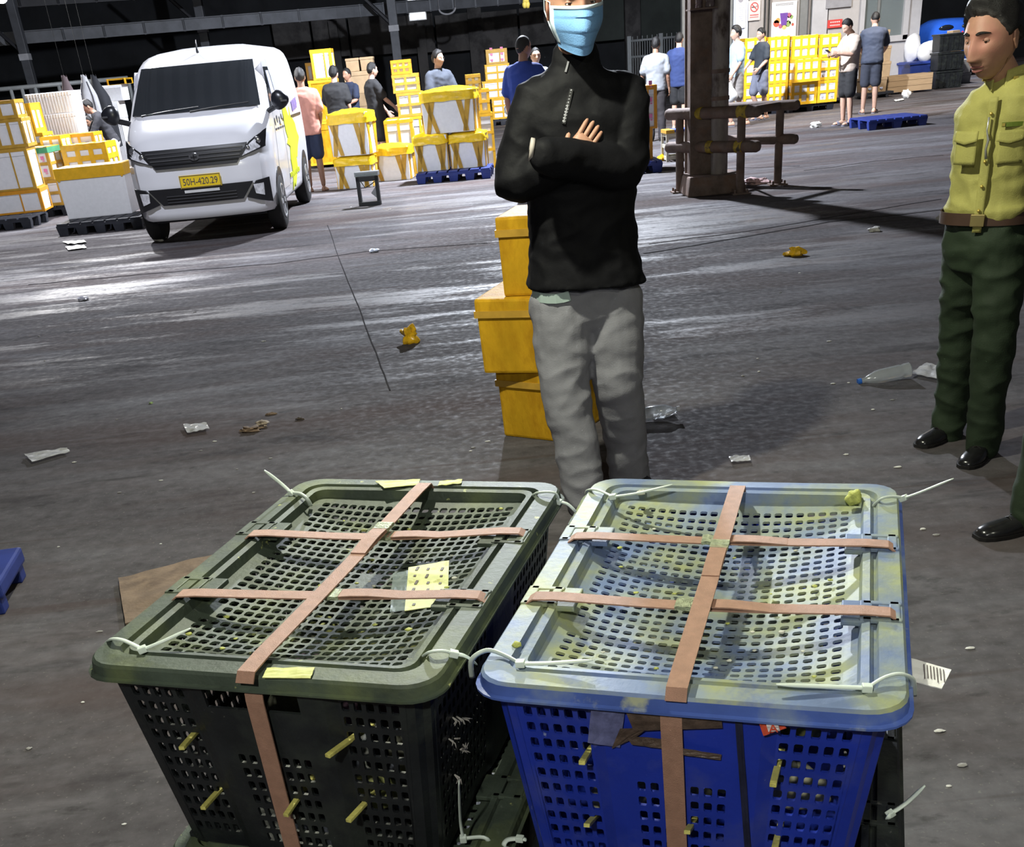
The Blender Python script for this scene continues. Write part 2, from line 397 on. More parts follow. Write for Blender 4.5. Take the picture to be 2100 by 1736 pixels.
panel(1578, 1634, -60, 300, M_cream, th=.03)
panel(1659, 1690, -60, 300, M_white, th=.10)
panel(1693, 1756, -60, 300, mat('door_panel', (.45, .42, .40), .6, var=.05), th=.05)
panel(1693, 1745, -60, 16, mat('grey_box', (.30, .29, .30), .6), th=.14)
for a in (1566, 1574, 1652): panel(a, a+3, -60, 300, mat('brown_trim', (.22, .19, .17), .6), th=.09, name='mullion')
# right-hand bay: solid wall with a window opening
x0, x1, xe = fx0(1757), fx0(1858, 40), ox1
zs = fz(1845, 82); zt = 3.6
for nm, a, b_, c, d in (('sill', x0, x1, 0, zs), ('head', x0, x1, zt, 5.2), ('pier', x1, xe, 0, 5.2)):
    MB().box(((a+b_)/2, YO+.06, (c+d)/2), (b_-a, .4, d-c)).build('wall_section', M_white, wo, bevel=.01)
MB().box((xe-.15, YO+3.2, 2.6), (.3, 6, 5.2)).build('wall_section', M_white, wo)
win = struct(bpy.data.objects.new('window_1', None)); COL.objects.link(win); win.location = (0, 0, 0)
for a, b_, c, d in ((x0, x0+.12, zs, zt), (x1-.14, x1, zs, zt), (x0, x1, zs-.02, zs+.12), (x0, x1, zt-.1, zt)):
    MB().box(((a+b_)/2, YO-.16, (c+d)/2), (b_-a, .14, d-c)).build('window_frame', M_white, win, bevel=.01)
xm = x0+(x1-x0)*.38
M_glass = mat('window_glass', (.55, .62, .62), .04, var=0, trans=.75, alpha=1.0)
for a, b_ in ((x0+.12, xm-.03), (xm+.03, x1-.14)):
    MB().box(((a+b_)/2, YO-.10, (zs+zt)/2), (b_-a, .012, zt-zs-.16)).build('pane', M_glass, win)
MB().box((xm, YO-.12, (zs+zt)/2), (.06, .08, zt-zs)).build('mullion', M_greyp, win)
# the room behind the glass
M_in = mat('office_room', (.16, .17, .17), .8, var=.15)
MB().box(((x0+x1)/2, YO+2.6, 2.6), (x1-x0+.6, .1, 5.2)).build('wall_section', M_in, wo)
MB().box((x0-.3, YO+1.4, 2.6), (.1, 2.4, 5.2)).build('wall_section', M_in, wo)
def signbox(a, b_, top, bot, m, name, label, cat, th=.02, y=YO-.12):
    pm = (a+b_)/2; z1 = fz(pm, top, y); z0 = fz(pm, bot, y); x0 = fx0(a, (top+bot)/2, y); x1 = fx0(b_, (top+bot)/2, y)
    r = thing(name, label, cat, ((x0+x1)/2, y, (z0+z1)/2)); MB().box((0, 0, 0), (x1-x0, th, z1-z0)).build('board', m, r, bevel=.004); return r, x1-x0, z1-z0
M_red = mat('sign_red', (.62, .06, .05), .5, var=.05); M_ink = mat('ink', (.10, .08, .08), .6, var=0); M_paper = mat('paper', (.78, .77, .75), .7, var=.04)
def rings(mbx, c, r0, r1, y, n=28, a0=0, a1=2*math.pi):
    for k in range(n):
        t0 = a0+(a1-a0)*k/n; t1 = a0+(a1-a0)*(k+1)/n; q = []
        for yy in (y, y+.006):
            q += [(c[0]+r0*math.cos(t0), yy, c[1]+r0*math.sin(t0)), (c[0]+r1*math.cos(t0), yy, c[1]+r1*math.sin(t0)), (c[0]+r1*math.cos(t1), yy, c[1]+r1*math.sin(t1)), (c[0]+r0*math.cos(t1), yy, c[1]+r0*math.sin(t1))]
        mbx.add(q, [(0, 1, 2, 3), (7, 6, 5, 4), (1, 5, 6, 2), (0, 3, 7, 4)])
r, ww, hh = signbox(1534.5, 1559, 1, 42, mat('sign_cream', (.62, .56, .52), .6, var=.03), 'no_smoking_sign', 'no smoking sign with a red barred circle beside the poster', 'sign')
mb = MB(); rings(mb, (0, hh*.17), ww*.28, ww*.34, -.022)
q = ww*.28; mb.box((0, -.019, hh*.17), (2*q, .006, ww*.06), Matrix.Rotation(math.radians(45), 3, 'Y')); mb.build('red_ring', M_red, r)
mb = MB(); mb.box((-.02, -.016, hh*.17), (ww*.34, .005, ww*.07)); mb.box((ww*.2, -.016, hh*.2), (ww*.05, .005, ww*.12)); mb.build('cigarette', M_ink, r)
mb = MB()
for row, n, z in ((0, 6, -.22), (1, 8, -.33)):
    for k in range(n): mb.box(((k-(n-1)/2)*ww*.72/n, -.016, hh*z), (ww*.5/n, .005, hh*(.055 if row == 0 else .035)))
mb.build('lettering', M_red, r)['kind'] = 'stuff'
r, ww, hh = signbox(1582, 1633, 3, 76, M_paper, 'fruit_poster', 'white poster with a purple juice jug among colourful fruit', 'poster', .02)
cols = dict(p=(.17, .07, .33), r=(.62, .12, .07), o=(.75, .35, .08), g=(.28, .38, .12), m=(.45, .12, .2), y=(.75, .6, .2), w=(.7, .66, .55))
def disc(nm, x, z, rr, c, yy):
    mb = MB(); n = 12
    mb.loft([[(x+rr*math.cos(t)*(1+.18*nz((t, x*9, z*7), 1)), yq, z+rr*math.sin(t)) for t in (2*math.pi*k/n for k in range(n))] for yq in (yy, yy+.004)]); mb.build(nm, mat('print_'+c, cols[c], .6, var=.1), r)
for x, z, rr, c in ((-.3, -.12, .12, 'r'), (-.24, -.02, .09, 'o'), (-.34, -.05, .06, 'o'), (.2, .12, .09, 'm'), (.3, .06, .07, 'g'), (.3, -.1, .09, 'w'), (.17, -.16, .11, 'g'), (.02, -.25, .1, 'y'), (-.13, -.22, .08, 'm'), (.12, .0, .1, 'w'), (.36, -.2, .05, 'r')):
    disc('fruit_print', x*ww, z*ww, rr*ww, c, -.016)
mb = MB(); zt_, zb_ = ww*.22, -ww*.2
mb.add([(-ww*.17, -.022, zt_), (ww*.15, -.022, zt_), (ww*.1, -.022, zb_), (-ww*.1, -.022, zb_), (-ww*.17, -.017, zt_), (ww*.15, -.017, zt_), (ww*.1, -.017, zb_), (-ww*.1, -.017, zb_)], [(3, 2, 1, 0), (4, 5, 6, 7), (0, 1, 5, 4), (1, 2, 6, 5), (2, 3, 7, 6), (3, 0, 4, 7)])
mb.build('jug_print', mat('print_p', cols['p'], .5), r)
mb = MB()
for row, n, z in ((0, 12, .44), (1, 11, .405)):
    for k in range(n): mb.box(((k-(n-1)/2)*ww*.7/n, -.014, hh*z), (ww*.5/n, .004, hh*.016))
mb.build('lettering', M_ink, r)['kind'] = 'stuff'
r, ww, hh = signbox(1697, 1727, 40, 57, M_red, 'red_sign', 'small red notice on the door panel above the man with the phone', 'sign')
mb = MB()
for row, n, z in ((0, 5, .2), (1, 7, -.18)):
    for k in range(n): mb.box(((k-(n-1)/2)*ww*.7/n, -.014, hh*z), (ww*.45/n, .004, hh*.16))
mb.build('lettering', mat('pale_print', (.8, .62, .58), .6), r)['kind'] = 'stuff'
r, ww, hh = signbox(1508, 1529, -6, 58, mat('notice_white', (.8, .82, .9), .5, var=.03), 'notice_board', 'bluish white notice beside the no smoking sign', 'sign')
mb = MB()
for k in range(9): mb.box((rnd.uniform(-.03, .03), -.014, hh*(.3-.07*k)), (ww*rnd.uniform(.35, .6), .004, hh*.02))
mb.build('lettering', mat('pale_ink', (.5, .5, .6), .6), r)['kind'] = 'stuff'
mb = MB(); rings(mb, (0, hh*.42), 0.0, ww*.25, -.016); mb.build('emblem', mat('emblem_grey', (.35, .33, .36), .6), r)
# white pipe fence
r = thing('pipe_fence', 'white steel pipe fence behind the man in the grey shirt', 'fence', (aty(1290, 90, 40).x, 40, 0))
x0, x1 = 0, aty(1420, 90, 40).x-aty(1290, 90, 40).x
M_fence = mat('fence_white', (.20, .21, .215), .5, .1)
for k in range(3):
    MB().box((x0+(x1-x0)*k/2, 0, .92), (.13, .13, 1.84)).build('post', M_fence, r, bevel=.01)
for z in (1.70, 1.25, .3): MB().tube([(x0, 0, z), (x1, 0, z)], .035, 8).build('rail', M_fence, r, smooth=True)
for k in range(26): MB().tube([(x0+(x1-x0)*(k+.5)/26, 0, .3), (x0+(x1-x0)*(k+.5)/26, 0, 1.82 if k % 2 else 1.7)], .012, 5).build('bar', M_fence, r)
# railing behind the boxes beside the van
a = aty(-30, 186, 30); b_ = aty(262, 160, 31.5)
r = thing('pipe_railing', 'grey pipe railing behind the boxes beside the van', 'railing', (a.x, a.y, 0)); o_ = V((a.x, a.y, 0))
for z in (a.z, .9): MB().tube([V((0, 0, z)), V((b_.x-a.x, b_.y-a.y, z))], .05, 8).build('rail', M_fence, r, smooth=True)
for px in (16, 36, 60):
    t = (aty(px, 190, 30).x-a.x)/(b_.x-a.x)
    MB().tube([V(((b_.x-a.x)*t, (b_.y-a.y)*t, 0)), V(((b_.x-a.x)*t, (b_.y-a.y)*t, a.z))], .045, 8).build('post', M_fence, r, smooth=True)
for t in (.5, .75, 1.0): MB().tube([V(((b_.x-a.x)*t, (b_.y-a.y)*t, 0)), V(((b_.x-a.x)*t, (b_.y-a.y)*t, a.z))], .045, 8).build('post', M_fence, r, smooth=True)
# ------------------------------------------------------------------ perforated plastic crates
def rrect(hx, hy, r, z, n=5):
    pts = []
    for cx_, cy_, a0 in ((hx-r, hy-r, 0), (-hx+r, hy-r, 90), (-hx+r, -hy+r, 180), (hx-r, -hy+r, 270)):
        for k in range(n+1):
            t = math.radians(a0+90*k/n); pts.append(V((cx_+r*math.cos(t), cy_+r*math.sin(t), z)))
    out = []
    for a, b_ in zip(pts, pts[1:]+pts[:1]):
        out.append(a)
        if (b_-a).length > .08:
            for q in (.25, .5, .75): out.append(a.lerp(b_, q))
    return out
def perf(mb, nu, nv, mask, P, th, hu=.31, hv=.31, cut=.35):
    """plate of nu x nv cells; mask(i,j): 0 solid, 1 pierced, 2 left open. P(u,v,d) gives the point at depth d below the face"""
    o = len(mb.v); n = nu+1
    for d in (0, th):
        for j in range(nv+1):
            for i in range(nu+1): mb.v.append(tuple(P(i/nu, j/nv, d)))
    K = n*(nv+1)
    def f(*q): mb.f.append(tuple(q)); mb.mi.append(0)
    for j in range(nv):
        for i in range(nu):
            a, b_, c, d = o+j*n+i, o+j*n+i+1, o+(j+1)*n+i+1, o+(j+1)*n+i; k = mask(i, j)
            if k == 2:
                for p, q, ii, jj in ((a, b_, i, j-1), (b_, c, i+1, j), (c, d, i, j+1), (d, a, i-1, j)):
                    if not (0 <= ii < nu and 0 <= jj < nv and mask(ii, jj) == 2): f(q, p, p+K, q+K)
                continue
            if k == 0:
                f(a, b_, c, d); f(d+K, c+K, b_+K, a+K); continue
            hs = []
            e = cut
            offs = [(-hu+hu*e, -hv), (hu-hu*e, -hv), (hu, -hv+hv*e), (hu, hv-hv*e), (hu-hu*e, hv), (-hu+hu*e, hv), (-hu, hv-hv*e), (-hu, -hv+hv*e)]
            for dd in (0, th):
                h0 = len(mb.v)
                for x, y in offs: mb.v.append(tuple(P((i+.5+x)/nu, (j+.5+y)/nv, dd)))
                hs.append(h0)
            for lv, h0 in ((0, hs[0]), (1, hs[1])):
                q = K*lv
                F = [(a+q, b_+q, h0+1, h0), (b_+q, h0+2, h0+1), (b_+q, c+q, h0+3, h0+2), (c+q, h0+4, h0+3), (c+q, d+q, h0+5, h0+4), (d+q, h0+6, h0+5), (d+q, a+q, h0+7, h0+6), (a+q, h0, h0+7)]
                for t in F: f(*(t if lv == 0 else t[::-1]))
            for t in range(8):
                s_ = (t+1) % 8; f(hs[0]+t, hs[0]+s_, hs[1]+s_, hs[1]+t)
    # outer edges
    for i in range(nu):
        f(o+i+1, o+i, o+i+K, o+i+1+K); q = o+nv*n+i; f(q, q+1, q+1+K, q+K)
    for j in range(nv):
        q = o+j*n; f(q, q+n, q+n+K, q+K); q = o+j*n+nu; f(q+n, q, q+K, q+n+K)
HX, HY = .260, .369
def make_crate(name, label, c, rz, zbase, Ht, mlid, mbody, sag=.03, slot=False, hole=(.31, .31), group=None, lean=0.0, lid_warp=0.0, mskirt=None):
    r = thing(name, label, 'crate', (c[0], c[1], zbase), rz, group)
    zt = Ht
    # --- body walls
    tx, ty, bx_, by_ = .243, .351, .208, .318; z1 = zt-.012; z0 = .0; th = .005
    body = MB()
    def wallP(kind):
        def P(u, v, d):
            kx = bx_+(tx-bx_)*v; ky = by_+(ty-by_)*v; z = z0+(z1-z0)*v
            rib = 0.0
            if kind in 'fb':
                uu = u*27
                rib = .010*max(0, min(1, (uu-7.6)/.5, (19.4-uu)/.5))*(1-.0*v)
                x = -kx+2*kx*u; e = min(u, 1-u)*2*kx; rc = .03
                bend = 0 if e > rc else rc-math.sqrt(max(0, rc*rc-(rc-e)**2))
                y = -(ky+rib-d-bend)
                return V((x, y, z)) if kind == 'f' else V((-x, -y, z))
            y = -ky+2*ky*u
            e = min(u, 1-u)*2*ky; rc = .03
            rib = .006*max(0, min(1, (u*36-14.6)/.5, (21.4-u*36)/.5))
            bend = 0 if e > rc else rc-math.sqrt(max(0, rc*rc-(rc-e)**2))
            x = kx-d-bend+rib
            return V((x, y, z)) if kind == 'r' else V((-x, -y, z))
        return P
    NR = 13
    def fmask(i, j):
        if j < 1: return 0
        if slot and j >= 11 and 9 <= i <= 16: return 2 if j == 11 else 2
        if 2 <= i <= 6 or 20 <= i <= 24: return 1 if j <= 12 else 0
        if 10 <= i <= 16: return 1 if j <= 7 else 0
        return 0
    def smask(i, j):
        if j < 1: return 0
        return 1 if (2 <= i <= 13 or 22 <= i <= 33) else 0
    perf(body, 27, NR, fmask, wallP('f'), th, .31, .31, .3); perf(body, 27, NR, fmask, wallP('b'), th, .31, .31, .3)
    perf(body, 36, NR, smask, wallP('r'), th, .30, .30); perf(body, 36, NR, smask, wallP('l'), th, .30, .30)
    body.box((0, 0, .006), (2*bx_-.01, 2*by_-.01, .010))
    body.build('crate_body', mbody, r)
    # --- lid: perforated sagging panel, moulded rim with skirt and channel
    wp = lambda x, y: lid_warp*math.sin(x*9+1)*math.cos(y*6)
    prof = [(-.006, -.022, .050), (-.006, -.019, .050), (-.001, -.0175, .048), (.001, -.004, .047), (.0045, 0, .045), (.034, .001, .03), (.0365, -.008, .028), (.0425, -.008, .026), (.045, .0, .024), (.055, -.002, .02), (.060, -.026, .012), (.056, -.030, .012), (.014, -.012, .04), (.004, -.021, .046)]
    lid = MB(); rgs = [[p+V((0, 0, wp(p.x, p.y))) for p in rrect(HX-i, HY-i, rr, zt+z)] for i, z, rr in prof]
    lid.loft(rgs[3:]+[rgs[0]], cap=False)
    lo = lid.build('crate_lid', mlid, r, smooth=28)
    sk = MB(); sk.loft(rgs[:4], cap=False); sk.build('lid_skirt', mskirt or mlid, lo, smooth=28)
    ax, ay = .2035, .3125; NU, NV = 23, 30
    def LP(u, v, d):
        x = -ax+2*ax*u; y = -ay+2*ay*v
        k = max(0, 1-(x/ax)**2); q = max(0, 1-(abs(y)/ay)**4)
        s_ = sag*(k**.8)*q*(1-.35*math.exp(-((y)/.05)**2)*0)+.004*nz((x*7, y*7, 3))*k*q
        return V((x, y, zt-.0165-d-s_+wp(x, y)))
    def lmask(i, j):
        if i in (0, NU-1) or j in (0, NV-1): return 0
        if i in (11, 12) and 12 <= j <= 16: return 0
        if i < 2 and (j % 15) in (7, 8): return 0
        return 1
    pn = MB(); perf(pn, NU, NV, lmask, LP, .004, hole[0], hole[1], .4); pn.build('mesh_panel', mlid, lo)
    # moulded pads around the strap slots
    for sx in (-1, 1):
        for y in (-.115, .115):
            pad = MB()
            x = sx*(HX-.030)
            for dx, dy, wx, wy in ((-.020, 0, .016, .058), (.016, 0, .014, .058), (0, -.024, .05, .010), (0, .024, .05, .010)): pad.box((x+dx, y+dy, zt-.001+wp(x, y)), (wx, wy, .006))
            pad.box((sx*(HX-.066), y, zt-.004+wp(x, y)), (.03, .062, .008))
            pad.build('slot_pad', mlid, lo, bevel=.002)
    return r
def to_local(p, r):
    d = V(p)-V(r.location); a = -r.rotation_euler.z
    return V((d.x*math.cos(a)-d.y*math.sin(a), d.x*math.sin(a)+d.y*math.cos(a), d.z))
M_blk = mat('black_plastic', (.012, .014, .016), .42, var=.3, scale=14, col2=(.035, .042, .034), s2=9, t2=(.5, .75), col3=(.12, .12, .11), s3=55, t3=(.70, .76), bump=.12, bscale=90, spec=.5)
M_blklid = mat('black_lid_dirty', (.052, .068, .050), .58, var=.3, scale=9, col2=(.125, .15, .062), s2=6.5, t2=(.50, .72), col3=(.42, .44, .16), s3=42, t3=(.665, .72), bump=.15, bscale=90)
M_blue = mat('blue_plastic', (.014, .036, .36), .36, var=.15, scale=6, col2=(.045, .065, .33), s2=16, t2=(.5, .75), col3=(.26, .30, .50), s3=60, t3=(.70, .76), bump=.08, bscale=90, spec=.5, coat=.1)
M_bluelid = mat('blue_lid_dusty', (.15, .21, .37), .55, var=.25, scale=5, col2=(.31, .34, .17), s2=8.0, t2=(.40, .63), col3=(.07, .11, .34), s3=10, t3=(.60, .74), bump=.12, bscale=90)
M_blues = mat('blue_skirt', (.075, .13, .42), .4, var=.2, scale=7, col2=(.24, .30, .36), s2=7, t2=(.50, .68), col3=(.42, .44, .30), s3=11, t3=(.63, .72), bump=.08, bscale=90)
ZT = .911; ZB = .572
RZ_B, RZ_L = math.radians(-18.15), math.radians(-18.76)
crB = make_crate('plastic_crate', 'black perforated crate with a dusty olive lid, pink straps and zip ties', (-.2303, 1.5848), RZ_B, ZB, ZT-ZB, M_blklid, M_blk, .026, True, (.375, .35))
crL = make_crate('plastic_crate', 'blue perforated crate with a dusty sagging blue lid, pink straps and zip ties', (.3136, 1.428), RZ_L, ZB, ZT-ZB, M_bluelid, M_blue, .036, False, (.335, .27), lid_warp=.002, mskirt=M_blues)
crB2 = make_crate('plastic_crate', 'black crate with dark green lid standing under the black strapped crate', (-.200, 1.580), RZ_B+.01, .243, .331, M_blklid, M_blk, .012, False, (.34, .30))
crL2 = make_crate('plastic_crate', 'black crate with black lid standing under the blue strapped crate', (.345, 1.432), RZ_L-.01, .243, .331, M_blk, M_blk, .012, False, (.34, .30))
crB3 = make_crate('plastic_crate', 'lowest black crate on the floor in the stack with the black strapped crate', (-.215, 1.575), RZ_B-.01, 0.0, .245, M_blklid, M_blk, .010)
crL3 = make_crate('plastic_crate', 'lowest black crate on the floor in the stack with the blue strapped crate', (.330, 1.436), RZ_L, 0.0, .245, M_blk, M_blk, .010)
crN = make_crate('plastic_crate', 'low pale blue lidded crate on the floor at the feet of the masked man', (.44, 2.93), math.radians(-17), 0.0, .33, M_bluelid, M_blue, .010, False, (.30, .23))
# --- straps
M_strap = mat('pink_strap', (.385, .215, .150), .55, var=.12, scale=60, bump=.35, bscale=700, spec=.45, stretch=(1, 1, 1))
M_strapf = M_strap
M_seal = mat('strap_seal', (.36, .40, .26), .35, .35, var=.4, scale=120, bump=.5, bscale=300)
def strap(r, a, b_, dip, tail=None, lift=.0, seal=None, name='strap', wd=.0255):
    pa = to_local(un(a[0], a[1], ZT+.008), r); pb = to_local(un(b_[0], b_[1], ZT+.008), r)
    n = 15; pts = []
    d = (pb-pa); sd = d.cross(V((0, 0, 1))).normalized()
    pts.append(pa-d.normalized()*.010+V((0, 0, -.009)))
    for k in range(n+1):
        t = k/n; p = pa.lerp(pb, t); p.z += lift-dip*(4*t*(1-t))**1.5 if dip >= 0 else lift
        if k in (0, n): p.z -= .002
        pts.append(p)
    if tail is None: pts.append(pb+d.normalized()*.010+V((0, 0, -.009)))
    mb = MB(); mb.ribbon(pts, sd, wd, .0022); o = mb.build(name, M_strap, r)
    for t, ln in (seal or []):
        p = pa.lerp(pb, t)+V((0, 0, lift-max(dip, 0)*(4*t*(1-t))**1.5))
        mb = MB(); dn = d.normalized()
        q = [p+dn*ln*(k/5-.5)+V((0, 0, .0012*(k % 2)+.001)) for k in range(6)]
        mb.ribbon(q, sd, wd*1.06, .0055); mb.build('strap_seal', M_seal, o)
        q = [p+dn*(.01+.10*k/4)+V((0, 0, .003+.002*math.sin(k))) for k in range(5)]
        mb = MB(); mb.ribbon(q, sd, wd*.98, .002); mb.build('strap_end', M_strap, o)
    return o
strap(crB, (515, 1091), (1066, 1086), .010, seal=[(.50, .034)])
strap(crB, (368, 1214), (982, 1217), .004, seal=[(.52, .030)])
strap(crL, (1180, 1096), (1822, 1113), .004, seal=[(.46, .034)])
strap(crL, (1096, 1219), (1826, 1252), .006, seal=[(.45, .030)])
strap(crB, (872, 994), (506, 1381), .003, lift=.005, seal=[(.30, .03)])
strap(crL, (1513, 1001), (1388, 1416), .001, lift=.006, seal=[(.38, .032)])
def front_strap(r, px0, px1, y0=1424):
    """the part of the long strap that hangs down the front wall"""
    a = to_local(un(px0[0], px0[1], ZT-.03), r); pts = []
    x0 = to_local(un(px0[0], 1395, ZT), r).x; z1 = .0; Ht = ZT-ZB
    # where the strap leaves the picture: solve on the lower wall
    best = None
    for k in range(40):
        z = Ht*k/40; p = to_local(un(px1[0], px1[1], ZB+z), r); ywall = -(.318+.033*z/(Ht-.012)+.016)
        e = abs(p.y-ywall)
        if best is None or e < best[0]: best = (e, p.x, z)
    xe, ze = best[1], best[2]
    for k in range(13):
        t = k/12; z = (Ht-.012)*(1-t)-.02*t; ywall = -(.318+.033*max(0, z)/(Ht-.012)+.0145)
        tt = (Ht-.012-z)/max(.05, (Ht-.012-ze)); pts.append(V((x0+(xe-x0)*tt, ywall-(.004 if k else -.0), z)))
    mb = MB(); mb.ribbon(pts, (1, 0, 0), .0262, .0022); mb.build('strap', M_strap, r)
front_strap(crB, (502, 1424), (600, 1730)); front_strap(crL, (1385, 1460), (1388, 1730))
# --- zip ties
M_zip = mat('zip_tie_nylon', (.70, .78, .70), .35, var=.04, spec=.5)
def ziptie(r, pts, hd, tailpts):
    P = [to_local(un(x, y, z), r) for x, y, z in pts]
    Q = [to_local(un(x, y, z), r) for x, y, z in tailpts]
    def smooth(A):
        out = []
        for i in range(len(A)-1):
            p0, p1, p2, p3 = A[max(i-1, 0)], A[i], A[i+1], A[min(i+2, len(A)-1)]
            for t in np.linspace(0, 1, 6, endpoint=False):
                out.append(.5*((2*p1)+(p2-p0)*t+(2*p0-5*p1+4*p2-p3)*t*t+(3*p1-p0-3*p2+p3)*t**3))
        out.append(A[-1]); return out
    mb = MB(); h = to_local(un(*hd), r)
    s1 = smooth(P+[h]); mb.tube(s1, .0042, 6, flat=.5); o = mb.build('zip_tie', M_zip, r, smooth=True)
    s2 = smooth([h]+Q); rr = [.0042]*(len(s2)-3)+[.0036, .0026, .0018]
    mb = MB(); mb.tube(s2, rr, 6, flat=.5); mb.build('tie_tail', M_zip, o, smooth=True)
    d = (Q[0]-h).normalized(); R_ = d.to_track_quat('X', 'Z').to_matrix()
    mb = MB(); mb.box(h, (.012, .010, .009), R_); mb.build('tie_head', M_zip, o, bevel=.0015)
z = ZT
ziptie(crL, [(968, 1388, z-.045), (968, 1352, z-.004), (998, 1333, z+.008), (1030, 1341, z+.006)], (1067, 1360, z+.006), [(1130, 1359, z+.008), (1216, 1353, z+.012)])
ziptie(crL, [(1874, 1425, z-.04), (1870, 1392, z-.002), (1845, 1381, z+.012), (1812, 1389, z+.010)], (1778, 1410, z+.005), [(1690, 1407, z+.008), (1592, 1403, z+.012)])
ziptie(crL, [(1203, 1012, z-.04), (1208, 1004, z), (1228, 1005, z+.008)], (1257, 1018, z+.006), [(1310, 1010, z+.016), (1379, 993, z+.03)])
ziptie(crL, [(1788, 1040, z-.012), (1808, 1022, z+.008), (1832, 1018, z+.008)], (1853, 1021, z+.004), [(1890, 1008, z+.02), (1955, 981, z+.05)])
ziptie(crB, [(637, 1036, z-.012), (629, 1022, z+.006), (616, 1013, z+.008)], (598, 1011, z+.004), [(575, 990, z+.022), (542, 964, z+.05)])
ziptie(crB, [(1088, 1022, z-.012), (1102, 1010, z+.006), (1138, 1010, z+.008)], (1145, 1028, z-.012), [(1165, 1034, z-.016), (1187, 1056, z-.035)])
ziptie(crB, [(212, 1330, z-.045), (226, 1311, z+.004), (252, 1312, z+.01)], (292, 1331, z+.006), [(330, 1316, z+.012), (391, 1288, z+.022)])
ziptie(crB, [(862, 1350, z-.014), (880, 1337, z+.008), (908, 1334, z+.010)], (931, 1340, z+.002), [(955, 1345, z-.004), (978, 1362, z-.03)])
z = .574
ziptie(crB, [(1003, 1738, z-.03), (1001, 1722, z+.002), (985, 1716, z+.008)], (950, 1719, z+.01), [(944, 1680, z+.05), (941, 1600, z+.16)])
ziptie(crL2, [(1050, 1740, z-.02), (1034, 1733, z), (1040, 1722, z+.006), (1056, 1719, z+.006)], (1066, 1719, z+.006), [(1075, 1720, z+.006), (1080, 1722, z+.004)])
ziptie(crL2, [(1815, 1690, z-.02), (1822, 1676, z+.004)], (1826, 1668, z+.006), [(1860, 1645, z+.02), (1897, 1610, z+.05)])
# --- papers and stickers on the crates
M_label = mat('yellowed_label', (.60, .62, .28), .6, var=.12, scale=40, col2=(.42, .42, .12), s2=60, t2=(.56, .66))
M_tape = mat('masking_tape', (.60, .62, .22), .6, var=.15, scale=50)
M_clear = mat('clear_tape', (.30, .36, .36), .2, var=.1, alpha=.45)
def lid_paper(r, px, zoff, name, m, lab=None, th=.0012, sag=0.0):
    P = [to_local(un(x, y, ZT+zoff), r) for x, y in px]
    mb = MB(); mb.grid(lambda u, v: P[0].lerp(P[1], u).lerp(P[3].lerp(P[2], u), v)+V((0, 0, .0018*nz((u*4, v*4, px[0][0]))-sag*4*u*(1-u))), 6, 6, th)
    o = mb.build(name, m, r)
    if lab: o['label'] = lab
    return o, P
o, P = lid_paper(crB, [(838, 1164), (921, 1150), (918, 1240), (830, 1253)], -.030, 'paper_label', M_label, 'yellowed torn paper label')
mb = MB()
for k in range(16):
    u = .2+.3*(k % 3)+rnd.uniform(-.04, .04); v = .08+.055*k
    c = P[0].lerp(P[1], u).lerp(P[3].lerp(P[2], u), v)+V((0, 0, .002)); mb.box(c, (.004, rnd.uniform(.004, .014), .0006), Matrix.Rotation(.1, 3, 'Z'))
lt = mb.build('lettering', M_ink, o); lt['kind'] = 'stuff'
lid_paper(crB, [(806, 1176), (840, 1170), (832, 1252), (800, 1255)], -.031, 'clear_tape', M_clear)
lid_paper(crB, [(548, 1370), (646, 1369), (637, 1391), (538, 1390)], .003, 'masking_tape', M_tape)
lid_paper(crB, [(770, 987), (862, 983), (858, 994), (788, 1001)], .003, 'masking_tape', M_tape)
lid_paper(crB, [(902, 987), (948, 983), (946, 991), (898, 996)], .003, 'masking_tape', M_tape)
o, P = lid_paper(crL, [(1866, 1350), (1951, 1374), (1931, 1413), (1868, 1396)], -.045, 'paper_tag', M_paper, 'white printed paper tag')
mb = MB()
for k in range(7):
    c = P[0].lerp(P[1], .93-.09*k).lerp(P[3].lerp(P[2], .93-.09*k), .5)+V((0, 0, .002)); d = (P[3]-P[0])
    mb.ribbon([c-d*.36, c+d*.3*rnd.uniform(.4, 1)], (P[1]-P[0]), .0012, .0004)
lt = mb.build('lettering', M_ink, o); lt['kind'] = 'stuff'
def front_pt(r, px, py, out=.0):
    """point where the view ray meets the crate's front wall (pushed out by `out`)"""
    Ht = ZT-ZB; best = None
    for k in range(0, 121):
        z = Ht*k/120; p = to_local(un(px, py, ZB+z), r); yw = -(.318+.033*z/(Ht-.012)+out)
        e = abs(p.y-yw)
        if best is None or e < best[0]: best = (e, p)
    return best[1]
def front_patch(r, px, out, name, m, th=.001):
    P = [front_pt(r, x, y, out) for x, y in px]
    mb = MB(); mb.grid(lambda u, v: P[0].lerp(P[1], u).lerp(P[3].lerp(P[2], u), v)+V((0, -.0015*(1+nz((u*5, v*5, px[0][0]))), 0)), 6, 4, th); return mb.build(name, m, r), P
M_brown = mat('brown_tape', (.085, .058, .045), .4, var=.4, scale=40, bump=.4, bscale=60)
M_cltape = mat('scuffed_tape', (.16, .17, .34), .25, var=.3, scale=60, alpha=.75)
front_patch(crL, [(1213, 1452), (1282, 1456), (1272, 1530), (1206, 1520)], .012, 'packing_tape', M_cltape)
front_patch(crL, [(1283, 1455), (1480, 1466), (1482, 1490), (1300, 1496)], .016, 'packing_tape', M_brown)
front_patch(crL, [(1272, 1492), (1330, 1490), (1300, 1512), (1255, 1532)], .015, 'packing_tape', M_brown)
front_patch(crL, [(1285, 1506), (1370, 1514), (1372, 1534), (1296, 1524)], .0155, 'packing_tape', M_brown)
